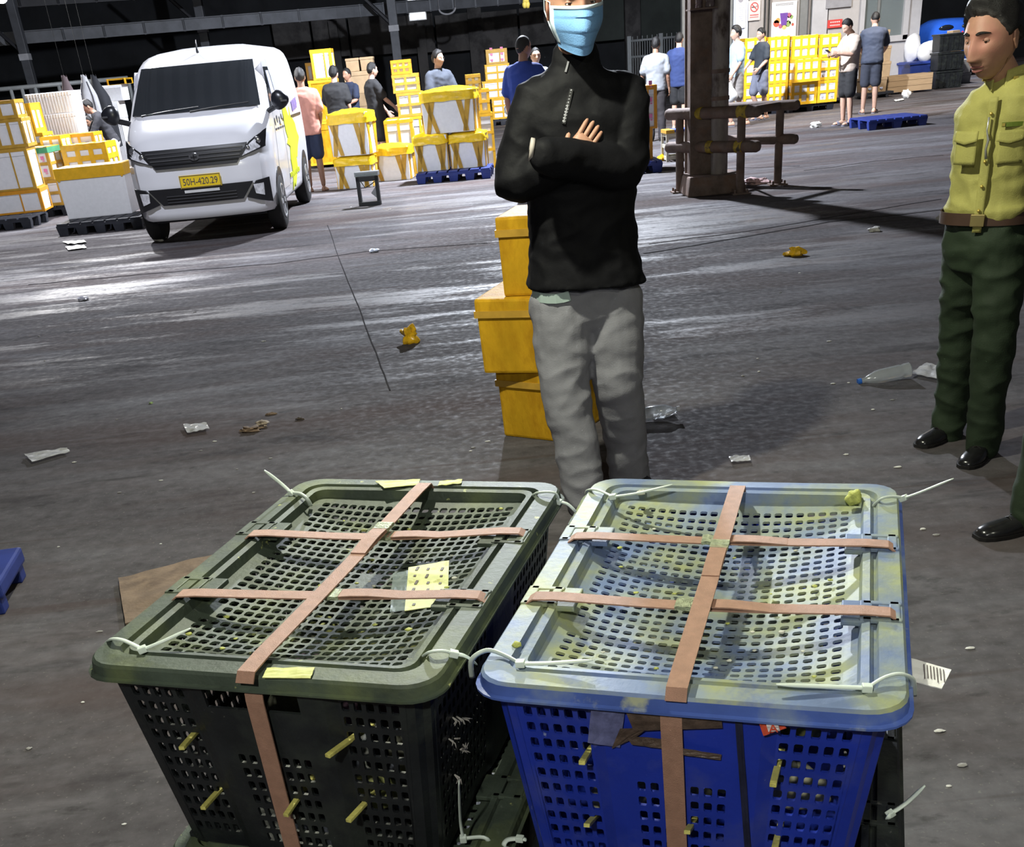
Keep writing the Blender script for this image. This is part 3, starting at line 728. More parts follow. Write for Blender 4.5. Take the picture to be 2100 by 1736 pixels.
front_patch(crL, [(1400, 1532), (1480, 1545), (1478, 1556), (1400, 1545)], .0155, 'packing_tape', M_brown)
front_patch(crL, [(1507, 1470), (1522, 1474), (1540, 1736), (1527, 1736)], .0125, 'wet_streak', mat('wet_grime', (.02, .022, .05), .3, var=.3, scale=30))
o, P = front_patch(crL, [(1555, 1474), (1606, 1480), (1613, 1490), (1566, 1506)], .016, 'red_sticker', mat('sticker_red', (.66, .09, .045), .5, var=.06))
c = (P[0]+P[1]+P[2]+P[3])/4
o2, P2 = front_patch(crL, [(1572, 1482), (1597, 1485), (1600, 1495), (1576, 1498)], .0185, 'sticker_window', mat('sticker_white', (.75, .7, .7), .5))
c2 = (P2[0]+P2[1]+P2[2]+P2[3])/4+V((0, -.004, 0)); o2.parent = o
text_mesh('A', .016, 'letter', MATS['sticker_red'], o, Matrix.Translation(c2) @ Matrix.Rotation(math.radians(-8), 4, 'Y') @ Matrix.Rotation(math.radians(90), 4, 'X'), .0006)
# --- sticks pushed through the front walls
M_stick = mat('bamboo', (.60, .55, .15), .5, var=.15, scale=40, bump=.3, bscale=120, stretch=(1, 6, 1))
def stick(r, a, b_, label, group, out=.045, wd=.0055):
    p = front_pt(r, a[0], a[1], 0.0); q = front_pt(r, b_[0], b_[1], out)
    W_ = r.matrix_world if False else (Matrix.Translation(r.location) @ Matrix.Rotation(r.rotation_euler.z, 4, 'Z'))
    P, Q = W_ @ p, W_ @ q; d = (P-Q); P = P+d.normalized()*.05
    mb = MB(); sd = V((0, 0, 1)); mb.ribbon([Q, Q.lerp(P, .5)+V((0, 0, .001)), P], d.cross(sd), wd*1.5, wd)
    return tag(mb.build('bamboo_stick', M_stick, wloc=Q, bevel=.001), label, 'stick', group)
for a, b_ in (((398, 1506), (372, 1534)), ((717, 1518), (671, 1550)), ((445, 1626), (416, 1657)), ((614, 1632), (586, 1672)), ((748, 1648), (714, 1683))):
    stick(crB, a, b_, 'split bamboo stick poking out of the front of the black crate', 'sticks in the black crate')
for a, b_ in (((1207, 1543), (1193, 1564)), ((1217, 1678), (1203, 1692)), ((1419, 1690), (1409, 1706)), ((1594, 1574), (1585, 1610)), ((1594, 1718), (1586, 1750))):
    stick(crL, a, b_, 'split bamboo stick poking out of the front of the blue crate', 'sticks in the blue crate')
# --- contents seen through the holes
def contents(r, label, mats, seed, n=46, zc=.17):
    R2 = random.Random(seed); mb = MB()
    W_ = Matrix.Translation(r.location) @ Matrix.Rotation(r.rotation_euler.z, 4, 'Z')
    for k in range(n):
        c = V((R2.uniform(-.15, .15), R2.uniform(-.26, .26), R2.uniform(.07, zc+.05)))
        ph = R2.uniform(0, 50)
        q = Matrix.Rotation(R2.uniform(0, 3.1), 3, 'Z') @ Matrix.Rotation(R2.uniform(-.4, .4), 3, 'X')
        mb.sphere(W_ @ c, (.05*R2.uniform(.7, 1.1), .034*R2.uniform(.8, 1.2), .03), 12, 8, mi=R2.randrange(len(mats)), rot=q, fn=lambda p: p*(1+.25*nz((p.x*30+ph, p.y*30, p.z*30))))
    return tag(mb.build('packed_goods', mats, smooth=True, wloc=r.location), label, 'goods', kind='stuff')
M_g1 = mat('goods_olive', (.33, .34, .12), .7, var=.4, scale=30); M_g2 = mat('goods_grey', (.11, .11, .085), .7, var=.4, scale=30); M_g3 = mat('goods_pale', (.52, .50, .34), .7, var=.3, scale=30); M_g4 = mat('goods_plum', (.09, .045, .08), .5, var=.3, scale=30)
contents(crB, 'olive and pale lumpy goods packed inside the black strapped crate', [M_g1, M_g2, M_g2, M_g4], 3)
contents(crL, 'olive and pale lumpy goods packed inside the blue strapped crate', [M_g1, M_g3, M_g2, M_g2], 4)
# --- crumbs, feathers and droppings lying on the crates
M_crumb = mat('yellow_crumb', (.52, .55, .14), .6, var=.2, scale=90, bump=.5, bscale=200)
M_wcrumb = mat('pale_crumb', (.62, .62, .52), .7, var=.15)
def lump(px, py, z, rad, m, name, label, cat, group=None, flat=.6, seed=0, nseg=10):
    p = un(px, py, z)
    mb = MB(); mb.sphere((0, 0, rad*flat*.8), (rad, rad*.85, rad*flat), nseg, max(5, nseg-3), fn=lambda q: q*(1+.45*nz((q.x/rad*1.4+seed, q.y/rad*1.4, q.z/rad*1.4))))
    return tag(mb.build(name, m, loc=p, smooth=True), label, cat, group)
lump(1750, 1030, ZT-.008, .013, M_crumb, 'leaf_wad', 'crumpled yellow-green wad on the back rim of the blue lid', 'wad', flat=.9, seed=5, nseg=16)
lump(1060, 1325, ZT, .0065, M_crumb, 'crumb', 'yellow crumb beside the zip tie on the blue lid', 'crumb', seed=9)
lump(1315, 1014, ZT, .008, M_wcrumb, 'crumb', 'pale yellow crumb on the back rim of the blue lid', 'crumb', seed=11)
RC = random.Random(12)
for k in range(24):
    u, v = RC.uniform(-.9, .9), RC.uniform(-.9, .9)
    W_ = Matrix.Translation(crB.location) @ Matrix.Rotation(RZ_B, 4, 'Z'); p = W_ @ V((u*.19, v*.30, ZT-ZB-.012-.026*max(0, 1-u*u)**.8*max(0, 1-v**4)))
    rd = RC.uniform(.002, .0045); s_ = RC.uniform(0, 99)
    mb = MB(); mb.sphere((0, 0, rd*.2), (rd*1.3, rd, rd*.5), 8, 5, fn=lambda q: q*(1+.5*nz((q.x/rd+s_, q.y/rd, q.z/rd))))
    tag(mb.build('crumb', RC.choice([M_crumb, M_crumb, M_wcrumb]), loc=p, smooth=True), 'tiny crumb scattered on the olive lid of the black crate', 'crumb', 'crumbs on the black crate lid')
for k in range(26):
    u, v = RC.uniform(-.9, .9), RC.uniform(-.9, .9)
    W_ = Matrix.Translation(crL.location) @ Matrix.Rotation(RZ_L, 4, 'Z'); p = W_ @ V((u*.19, v*.30, ZT-ZB-.012-.036*max(0, 1-u*u)**.8*max(0, 1-v**4)))
    rd = RC.uniform(.0018, .004); s_ = RC.uniform(0, 99)
    mb = MB(); mb.sphere((0, 0, rd*.2), (rd*1.3, rd, rd*.5), 8, 5, fn=lambda q: q*(1+.5*nz((q.x/rd+s_, q.y/rd, q.z/rd))))
    tag(mb.build('crumb', RC.choice([M_crumb, M_wcrumb]), loc=p, smooth=True), 'tiny crumb scattered on the dusty blue lid', 'crumb', 'crumbs on the blue crate lid')
# feathers caught on the side wall of the black crate
M_feather = mat('feather', (.34, .32, .29), .8, var=.15)
Wb = Matrix.Translation(crB.location) @ Matrix.Rotation(RZ_B, 4, 'Z')
for k in range(9):
    c = V((.2265+.0, RC.uniform(-.27, -.20), RC.uniform(.10, .22))); c.x = .208+.030*c.z/.32+.004
    mb = MB(); a = RC.uniform(0, 6.28)
    for q in range(5):
        t = a+RC.uniform(-.5, .5); ln = RC.uniform(.006, .014); e = c+V((RC.uniform(.003, .012), ln*math.cos(t), ln*math.sin(t)))
        mb.tube([Wb @ c, Wb @ ((c+e)/2+V((.004, 0, 0))), Wb @ e], [.0012, .0010, .0004], 5)
    tag(mb.build('feather', M_feather, wloc=Wb @ c), 'small pale feather tuft caught on the side of the black crate', 'feather', 'feathers on the black crate')
# ------------------------------------------------------------------ people
def sst(a, b_, x):
    t = max(0.0, min(1.0, (x-a)/(b_-a))); return t*t*(3-2*t)
def g2(x, s_): return math.exp(-(x/s_)**2)
def head_pt(th, ph, f=1.0):
    d = V((math.sin(ph)*math.cos(th), math.sin(ph)*math.sin(th), math.cos(ph)))
    x, y, z = d.x*.073, d.y*.095, d.z*.116
    if z < 0:
        t = -z/.116; x *= 1-.30*t**1.7
        y *= (1-.30*t) if y > 0 else (1-.06*t)
        if y < 0: y -= .016*t*t*(-d.y)
        else: y -= .02*t*t
    else:
        if y > 0: y *= 1.06
        x *= 1+.04*math.sin(math.pi*min(1, z/.116))
    fr = sst(.25, .8, -d.y/max(.25, math.sqrt(max(1e-6, d.x**2+d.y**2))))*sst(-.99, -.8, d.z)
    if fr > 0 and f > 0:
        ax = abs(x); o = 0.0
        rn = sst(.020, -.034, z)*sst(-.050, -.040, z)
        o -= (.006+.0175*rn)*g2(x, .0105+.004*rn)*sst(.03, .012, z)*sst(-.053, -.042, z)
        o -= .009*g2(ax-.0145, .008)*g2(z+.040, .009)
        o += .0105*g2(ax-.031, .017)*g2(z-.009, .012)
        o -= .0055*g2(ax-.030, .026)*g2(z-.031, .009)
        o -= .0045*g2(ax-.044, .018)*g2(z+.018, .018)
        o -= .0060*g2(x, .021)*(g2(z+.0610, .0052)+1.05*g2(z+.0735, .0060))
        o += .0030*g2(x, .021)*g2(z+.0672, .0028)
        o += .0025*g2(x, .02)*g2(z+.086, .008)
        o -= .0065*g2(x, .020)*g2(z+.102, .014)
        y += o*fr*f
    return V((x, y, z))
_G = {}
def head_grid(nu, nv):
    if (nu, nv) not in _G:
        P = [[head_pt(-math.pi/2+2*math.pi*i/nu, math.pi*j/nv) for i in range(nu)] for j in range(nv+1)]; _G[(nu, nv)] = P
    return _G[(nu, nv)]
def grid_mesh(mb, P, M_, mi=0):
    nu = len(P[0]); nv = len(P)-1
    vs = [M_ @ p for r in P for p in r]
    fs = [(j*nu+i, (j+1)*nu+i, (j+1)*nu+(i+1) % nu, j*nu+(i+1) % nu) for j in range(nv) for i in range(nu)]
    mb.add(vs, fs, mi)
def add_head(mb, M_, hi):
    nu, nv = (88, 72) if hi else (40, 32)
    grid_mesh(mb, head_grid(nu, nv), M_)
    for s_ in (-1, 1):   # ears: bowl with a rim and lobe
        def ef(p):
            q = p.copy(); rr = math.sqrt((p.y/.017)**2+(p.z/.031)**2)
            if p.x*s_ > 0: q.x -= s_*.007*max(0, 1-rr*1.15)
            if p.z < 0: q.y *= .72
            return q
        mb.sphere((0, 0, 0), (.0075, .018, .032), 16 if hi else 8, 12 if hi else 6, fn=ef, rot=None)
        n = (16 if hi else 8)*((12 if hi else 6)+1)
        E = M_ @ Matrix.Translation((s_*.0735, .012, -.008)) @ Matrix.Rotation(s_*.35, 4, 'Z') @ Matrix.Rotation(.18, 4, 'X')
        mb.v[-n:] = [tuple(E @ V(p)) for p in mb.v[-n:]]
HAIRLINE = [(0, .66), (30, .64), (52, .52), (66, .28), (80, .02), (92, .10), (104, .10), (118, -.22), (150, -.40), (180, -.46)]
def hairline(az, lift=0.0):
    a = math.degrees(az)
    for (a0, h0), (a1, h1) in zip(HAIRLINE, HAIRLINE[1:]):
        if a <= a1: return h0+(h1-h0)*(a-a0)/(a1-a0)+lift*(1-a/180)
    return HAIRLINE[-1][1]
def hair(M_, thick, hi, m, parent, off, lift=0.0, seed=0.0, top=1.0, part=0.0):
    nu, nv = (64, 48) if hi else (36, 26); P = []
    for j in range(nv+1):
        ph = math.pi*j/nv; row = []
        for i in range(nu):
            th = -math.pi/2+2*math.pi*i/nu
            az = abs((th+math.pi/2+math.pi) % (2*math.pi)-math.pi)
            p = head_pt(th, ph, 0.0); n = p.normalized()
            k = sst(-.05, .08, math.cos(ph)-hairline(az, lift)+.05*nz((th*6, ph*9, seed)))
            t = thick*(.75+.5*sst(.2, .9, math.cos(ph))*top)*(1+.35*nz((p.x*60+seed, p.y*22, p.z*50)))
            if part: t += part*g2(p.x+.02, .035)*sst(.3, .8, math.cos(ph))*sst(.02, -.06, p.y)
            row.append(p+n*(-.012+(.012+t)*k))
        P.append(row)
    mb = MB(); grid_mesh(mb, P, M_); return mb.build('hair', m, parent, smooth=True, off=off)
def add_hand(mb, wrist, d, pn, side, curl=.5, s=1.0, n=8, spread=1.0):
    """palm and five fingers; d: forearm direction, pn: palm normal, side: direction of the thumb"""
    d = V(d).normalized(); pn = V(pn); pn = (pn-d*pn.dot(d)).normalized(); sd = V(side); sd = (sd-d*sd.dot(d)-pn*sd.dot(pn)).normalized()
    w0 = V(wrist)
    def ring(c, a, b_): return [c+sd*a*math.cos(t)+pn*b_*math.sin(t) for t in (2*math.pi*k/12 for k in range(12))]
    mb.loft([ring(w0-d*.03*s, .026*s, .020*s), ring(w0, .027*s, .019*s), ring(w0+d*.03*s, .036*s, .0185*s), ring(w0+d*.065*s, .042*s, .017*s), ring(w0+d*.088*s, .039*s, .0135*s), ring(w0+d*.096*s, .028*s, .007*s)])
    for o, ln in ((.0295, .070), (.010, .079), (-.010, .074), (-.0285, .058)):
        p = w0+d*.082*s+sd*o*s; pts = [p-d*.01*s, p]; rs = [.0088*s, .0092*s]; a = 0
        dv = (d+sd*(o*2.2*spread)).normalized()
        for q, fr in enumerate((.46, .30, .24)):
            a += curl*(1.0, 1.15, .75)[q]; e = dv*math.cos(a)+pn*math.sin(a); p = p+e*ln*fr*s
            pts.append(p); rs.append((.0083, .0076, .0060)[q]*s)
        mb.tube(pts, rs, n, round_ends=True)
    p = w0+d*.022*s+sd*.030*s; e1 = (d*.62+sd*.70+pn*.30).normalized(); e2 = (d*.85+sd*.25+pn*.42).normalized()
    mb.tube([p-e1*.012*s, p+e1*.030*s, p+e1*.030*s+e2*.028*s, p+e1*.030*s+e2*.052*s], [.013*s, .011*s, .0095*s, .0075*s], n, round_ends=True)
def ell_ring(c, a, b_, n=20, k=2.4):
    out = []
    for j in range(n):
        t = 2*math.pi*j/n; ct, st = math.cos(t), math.sin(t)
        e = (abs(ct)**k+abs(st)**k)**(-1/k); out.append(c+a*(ct*e)+b_*(st*e))
    return out
def shoe_mesh(an, fd, s, kind):
    """shoe under ankle point an (on the ground at z of an minus its height), pointing along fd"""
    fd = V((fd[0], fd[1], 0)).normalized(); sd = V((0, 0, 1)).cross(fd); up = V((0, 0, 1)); g = V((an.x, an.y, 0))
    rows = [(-.072, .020, .030), (-.066, .030, .062), (-.045, .036, .084), (-.01, .037, .092), (.03, .038, .080), (.07, .043, .062), (.115, .048, .052), (.155, .045, .046), (.185, .034, .038), (.200, .018, .026)]
    mb = MB(); rings = []
    if kind != 'sandal':
        for d_, hw, ht in rows:
            c = g+fd*d_*s
            rings.append([c+sd*hw*s*x+up*(.010+(ht-.010)*zz)*s for x, zz in ((-.95, 0), (-1.0, .22), (-.94, .5), (-.72, .80), (-.3, .97), (0, 1.0), (.3, .97), (.72, .80), (.94, .5), (1.0, .22), (.95, 0), (0, 0))])
        mb.loft(rings)
    sole = []
    for d_, hw, ht in rows:
        c = g+fd*(d_*1.03)*s; hw2 = hw+.003
        sole.append([c+sd*hw2*s*x+up*zz*s for x, zz in ((-1, .001), (-1, .014), (1, .014), (1, .001))])
    sm = MB(); sm.loft(sole)
    return mb, sm
SKIN = mat('skin_tan', (.40, .215, .145), .5, var=.10, scale=14, col2=(.44, .20, .15), s2=9, t2=(.5, .7), bump=.08, bscale=160, spec=.4)
SKIN2 = mat('skin_light', (.52, .32, .235), .5, var=.08, scale=14)
SKIN3 = mat('skin_brown', (.27, .15, .10), .5, var=.1, scale=14)
HAIRB = mat('hair_black', (.012, .011, .011), .38, var=.3, scale=120, bump=.5, bscale=220, stretch=(1, 1, 4))
def person(label, loc, face, H, pose=None, hands=None, skin=None, top=None, sleeve='short', bottom=None, legs='long', shoes='shoe', shoe_m=None,
           head_yaw=0.0, head_pitch=0.0, head_roll=0.0, hi=False, hem=-.16, fit=1.0, hair_kw=None, toe=(0, 0), collar=False, lean=0.0, extra=None, head_s=1.0, thigh=1.0, wr=1.0, hemw=1.0):
    skin = skin or SKIN2; s = H/1.70
    r = thing('person', label, 'person', loc); root = V(loc)
    Rz = Matrix.Rotation(face, 3, 'Z')
    J = dict(sL=(.172, .012, 1.352), eL=(.222, .035, 1.09), wL=(.235, -.045, .855), hL=(.088, 0, .90), kL=(.098, -.012, .485), aL=(.105, .022, .085), neck=(0, .018, 1.435), head=(0, -.018, 1.572), pel=(0, 0, .93))
    for k in list(J):
        if k.endswith('L') and len(k) == 2: J[k[0]+'R'] = (-J[k][0],)+tuple(J[k][1:])
    J = {k: V(v)*s for k, v in J.items()}
    if lean:
        for k in ('sL', 'sR', 'eL', 'eR', 'wL', 'wR', 'neck', 'head'):
            d = J[k]-J['pel']; J[k] = J['pel']+Matrix.Rotation(lean, 3, 'X') @ d
    for k, v in (pose or {}).items(): J[k] = V(v) if isinstance(v, Vector) else V(v)*s
    W = {k: Rz @ v for k, v in J.items()}     # relative to root, world axes
    fwd = Rz @ V((0, -1, 0)); ax = Rz @ V((1, 0, 0)); up = V((0, 0, 1))
    vox = .0075 if hi else .016; ns = 20 if hi else 14
    sh_ax = (W['sL']-W['sR']).normalized(); hp_ax = (W['hL']-W['hR']).normalized()
    spine = W['neck']-W['pel']
    bend = fwd*(-.012*s)
    def torso(mb, prof):
        rings = []
        for t, hw, hd in prof:
            c = W['pel']+spine*t+bend*math.sin(math.pi*max(0, min(1, t)))
            a = hp_ax.lerp(sh_ax, max(0, min(1, t))).normalized(); b_ = spine.cross(a).normalized()
            if t > .9: c = c+(W['neck']-c)*.0
            rings.append(ell_ring(c, a*hw*s, b_*hd*s, ns+4))
        mb.loft(rings)
    def limb(mb, pts, rad, sub=4):
        A = [V(p) for p in pts]; out = []; rr = []
        for i in range(len(A)-1):
            p0, p1, p2, p3 = A[max(i-1, 0)], A[i], A[i+1], A[min(i+2, len(A)-1)]
            for q in range(sub):
                t = q/sub; k = .5*((2*p1)+(p2-p0)*t+(2*p0-5*p1+4*p2-p3)*t*t+(3*p1-p0-3*p2+p3)*t**3)
                out.append(p1.lerp(p2, t).lerp(k, .55)); rr.append((rad[i]+(rad[i+1]-rad[i])*t)*s)
        out.append(A[-1]); rr.append(rad[-1]*s); mb.tube(out, rr, ns, round_ends=True)
    # --- skin body
    mb = MB()
    torso(mb, [(-.16, .10, .075), (-.06, .148, .10), (.1, .145, .098), (.32, .130, .088), (.58, .148, .102), (.80, .155, .100), (.92, .125, .075), (1.0, .055, .052)])
    for q in 'LR':
        sx = 1 if q == 'L' else -1
        ch = W['s'+q].lerp(W['neck'], .35)-spine*.07
        limb(mb, [ch, W['s'+q], W['s'+q].lerp(W['e'+q], .45), W['e'+q], W['e'+q].lerp(W['w'+q], .35), W['w'+q]], [.055, .056, .046, .037, .039, .026])
        limb(mb, [W['pel'].lerp(W['h'+q], .7), W['h'+q], W['h'+q].lerp(W['k'+q], .4), W['k'+q], W['k'+q].lerp(W['a'+q], .35), W['a'+q]], [.08, .085, .075, .052, .054, .036])
    hc = W['head']
    limb(mb, [W['neck']-spine*.08, W['neck'], hc+V((0, 0, -.05*s))+fwd*(-.012*s)], [.062, .056, .054], 3)
    me = remesh(mb, vox, 3)
    bd = MB(); bd.v = [tuple(v.co) for v in me.vertices]; bd.f = [tuple(p.vertices) for p in me.polygons]; bd.mi = [0]*len(bd.f); bpy.data.meshes.remove(me)
    HM = Matrix.Translation(hc) @ (Rz @ Matrix.Rotation(head_yaw, 3, 'Z') @ Matrix.Rotation(head_pitch, 3, 'X') @ Matrix.Rotation(head_roll, 3, 'Y')).to_4x4() @ Matrix.Scale(s*head_s, 4)
    add_head(bd, HM, hi)
    for q in 'LR':
        hd = (hands or {}).get(q, {})
        if hd is None: continue
        d = Rz @ V(hd['d']) if 'd' in hd else (W['w'+q]-W['e'+q]).normalized()
        sx = 1 if q == 'L' else -1
        add_hand(bd, W['w'+q], d, Rz @ V(hd.get('pn', (-sx, 0, 0))), Rz @ V(hd.get('side', (0, -1, 0))), hd.get('curl', .45), s*hd.get('s', 1.0), 8 if hi else 6)
    feet = []
    for q, tt in zip('LR', toe):
        sx = 1 if q == 'L' else -1
        fdv = Rz @ Matrix.Rotation(sx*.22+tt, 3, 'Z') @ V((0, -1, 0)); feet.append((W['a'+q], fdv))
        if shoes in ('sandal', 'bare'):
            u_, so = shoe_mesh(W['a'+q], fdv, s*.93, 'shoe')
            o = len(bd.v); zof = .016*s if shoes == 'sandal' else -.006*s
            bd.add([V(p)+V((0, 0, zof*(1))) for p in u_.v], u_.f)
    bd.build('body', skin, r, smooth=True)
    def finish(me, name, m, amp, fr, seed):
        co = np.empty(len(me.vertices)*3); me.vertices.foreach_get('co', co)
        nn = np.empty(len(me.vertices)*3); me.vertices.foreach_get('normal', nn)
        co = co.reshape(-1, 3); nn = nn.reshape(-1, 3); d = np.empty(len(co))
        for i, (x, y, z) in enumerate(co):
            a = noise.noise(V((x*fr*.8+seed, y*fr*.8, z*fr*1.5+.6*noise.noise(V((x*4, y*4, z*4+seed))))))
            d[i] = (.5-1.6*abs(a))*amp+.35*amp*noise.noise(V((x*fr*2.6, y*fr*2.6+seed, z*fr*3.4)))
        co += nn*d[:, None]; me.vertices.foreach_set('co', co.ravel()); me.name = name
        me.polygons.foreach_set('use_smooth', [True]*len(me.polygons)); me.materials.clear(); me.materials.append(m); me.update()
        o = bpy.data.objects.new(name, me); COL.objects.link(o); o.parent = r; return o
    F = fit
    # --- top
    if top:
        mb = MB()
        pr_ = [(hem-.0, .168*F*hemw, .118*F*hemw), (hem+.08, .172*F, .124*F), (.18, .163*F, .118*F), (.38, .160*F, .115*F), (.6, .170*F, .124*F), (.78, .178*F, .120*F), (.88, .174*F, .106), (.95, .142*F, .090), (1.0, .088, .074), (1.05 if collar else 1.02, .070, .066)]
        torso(mb, pr_)
        for q in 'LR':
            ch = W['s'+q].lerp(W['neck'], .52)-spine*.035
            S_, E_, Wr = W['s'+q], W['e'+q], W['w'+q]
            if sleeve == 'short':
                e = S_.lerp(E_, .80); limb(mb, [ch, S_, S_.lerp(E_, .4), e], [.045*F, .060*F, .066*F, .068*F])
            else:
                limb(mb, [ch, S_, S_.lerp(E_, .5), E_, E_.lerp(Wr, .5), Wr.lerp(E_, .04)], [.046*F, .062*F, .065*F, .060*F, .054*F, .045*F])
        if collar: limb(mb, [W['neck']-spine*.03, W['neck']+V((0, 0, .035*s))+fwd*.012*s], [.078, .075], 2)
        finish(remesh(mb, vox, 4), 'shirt' if sleeve == 'short' else 'jacket', top, (.010 if hi else .007)*wr, 9.0, H*7+loc[0])
    # --- bottom
    if bottom:
        mb = MB(); torso(mb, [(-.30, .05, .05), (-.22, .12, .10), (-.12, .158, .118), (.0, .160, .115), (.14, .150, .108), (.16, .150, .106)])
        for q in 'LR':
            h_, k_, a_ = W['h'+q], W['k'+q], W['a'+q]; st_ = W['pel'].lerp(h_, .75)
            if legs == 'long': limb(mb, [st_, h_, h_.lerp(k_, .45), k_, k_.lerp(a_, .5), a_+V((0, 0, -.035*s))], [.095, .104*thigh, .098*thigh, .082*thigh, .076*thigh, .070*thigh])
            else: limb(mb, [st_, h_, h_.lerp(k_, .45), h_.lerp(k_, .93)], [.095, .106*thigh, .106*thigh, .098*thigh])
        finish(remesh(mb, vox, 4), 'trousers' if legs == 'long' else 'shorts', bottom, (.011 if hi else .007)*wr, 8.0, H*5+loc[1])
    # --- footwear
    for (an, fdv) in feet:
        if shoes == 'bare': continue
        u_, so = shoe_mesh(an, fdv, s, shoes)
        if shoes == 'shoe':
            o = u_.build('shoe', shoe_m or mat('black_leather', (.012, .012, .013), .22, var=.2, scale=30, spec=.6), r, smooth=60)
            so.build('sole', mat('rubber_sole', (.012, .011, .011), .6), o)
            if hi:
                fdn = V((fdv.x, fdv.y, 0)).normalized(); sd = V((0, 0, 1)).cross(fdn); g = V((an.x, an.y, 0))
                for k in range(3):
                    c = g+fdn*(.045+.02*k)*s+V((0, 0, (.077-.008*k)*s)); mb = MB(); mb.tube([c-sd*.018*s-V((0, 0, .006)), c+V((0, 0, .003)), c+sd*.018*s-V((0, 0, .006))], .0025, 6); mb.build('lace', MATS['rubber_sole'], o)
        else:
            o = so.build('sandal', shoe_m or mat('sandal_grey', (.20, .20, .25), .6), r, bevel=.003)
            fdn = V((fdv.x, fdv.y, 0)).normalized(); sd = V((0, 0, 1)).cross(fdn); g = V((an.x, an.y, 0)); mb = MB()
            mb.ribbon([g+fdn*.10*s+sd*x*s+V((0, 0, z*s)) for x, z in ((-.05, .012), (-.044, .05), (0, .072), (.044, .05), (.05, .012))], [fdn]*5, .045*s, .006*s); mb.build('sandal_strap', shoe_m or MATS['sandal_grey'], o)
    hk = dict(thick=.012, lift=0.0, m=HAIRB); hk.update(hair_kw or {})
    if hk['thick'] > 0: hair(HM, hk['thick'], hi, hk['m'], r, (0, 0, 0), hk['lift'], H*3+loc[0], hk.get('top', 1.0), hk.get('part', 0.0))
    if extra: extra(r, HM, W, Rz, s)
    return r
def inv_pose(loc, face, px, py, y):
    """world point on the view ray at depth y, in the person's own axes"""
    return Matrix.Rotation(-face, 3, 'Z') @ (aty(px, py, y)-V(loc))
def face_parts(r, HM, brow_m, eye_open=.6, lips=True, gaze=(0, 0)):
    M_eye = mat('eye_white', (.62, .58, .55), .2, var=0); M_iris = mat('eye_iris', (.02, .012, .008), .1, var=0); M_lid = mat('eyelid', (.33, .17, .12), .5, var=.05)
    for s_ in (-1, 1):
        mb = MB(); mb.sphere((0, 0, 0), .0112, 16, 12)
        mb.sphere((gaze[0]*.004, -.0075, gaze[1]*.004), (.0058, .0052, .0058), 12, 8, mi=1)
        mb.xf(HM @ Matrix.Translation((s_*.0312, -.0675, .0085))); mb.build('eye', [M_eye, M_iris], r, smooth=True)
        for up_, a0 in ((1, eye_open), (-1, .35)):
            mb = MB(); R0 = .0130
            def lid(u, v):
                t = math.pi*(u-.5)*1.02; e = (a0*.55+(1.5-a0*.55)*v)
                d = V((math.sin(t)*math.cos(e*math.cos(t)), -math.cos(t)*math.cos(e*math.cos(t)*.9), up_*math.sin(e*(.25+.75*math.cos(t))))); return d*R0
            mb.grid(lid, 14, 6); mb.xf(HM @ Matrix.Translation((s_*.0312, -.0668, .0085))); mb.build('eyelid', M_lid, r, smooth=True)
        mb = MB(); mb.tube([V((s_*x, -.0795+.42*max(0, x-.026)+.25*max(0, .022-x), z)) for x, z in ((.0195, .0072), (.024, .0105), (.031, .0118), (.038, .0108), (.0435, .0082))], [.0006, .0013, .0016, .0014, .0007], 6); mb.xf(HM); mb.build('eyelash', brow_m, r, smooth=True)
        mb = MB(); pts = []
        for k in range(9):
            t = k/8; x = .012+.038*t; z = .0275+.006*math.sin(math.pi*(t*.8+.15)); th = -math.pi/2+s_*math.asin(min(.95, x/.075)); ph = math.acos(max(-1, min(1, z/.116)))
            p = head_pt(th, ph); pts.append(V((p.x, p.y-.0012, p.z)))
        mb.tube(pts, [.0022, .0036, .0042, .0042, .0040, .0036, .0030, .0022, .0012], 6); mb.xf(HM); mb.build('eyebrow', brow_m, r, smooth=True)
    if lips:
        for z0, rr, hw in ((-.0620, .0042, .024), (-.0725, .0050, .021)):
            mb = MB(); pts = []
            for k in range(11):
                x = -hw+2*hw*k/10; z = z0+.0016*(1-abs(x)/hw)*(1 if z0 > -.066 else -1)-.001
                th = -math.pi/2+math.asin(max(-.95, min(.95, x/(.073*.88)/math.sqrt(1-(z/.116)**2)*1.0))); ph = math.acos(z/.116); p = head_pt(th, ph); pts.append(V((p.x, p.y+.0012, p.z)))
            mb.tube(pts, [rr*(.25+.75*math.sin(math.pi*k/10)**.6) for k in range(11)], 8); mb.xf(HM); mb.build('lip', mat('lips', (.23, .085, .075), .75, var=.05), r, smooth=True)
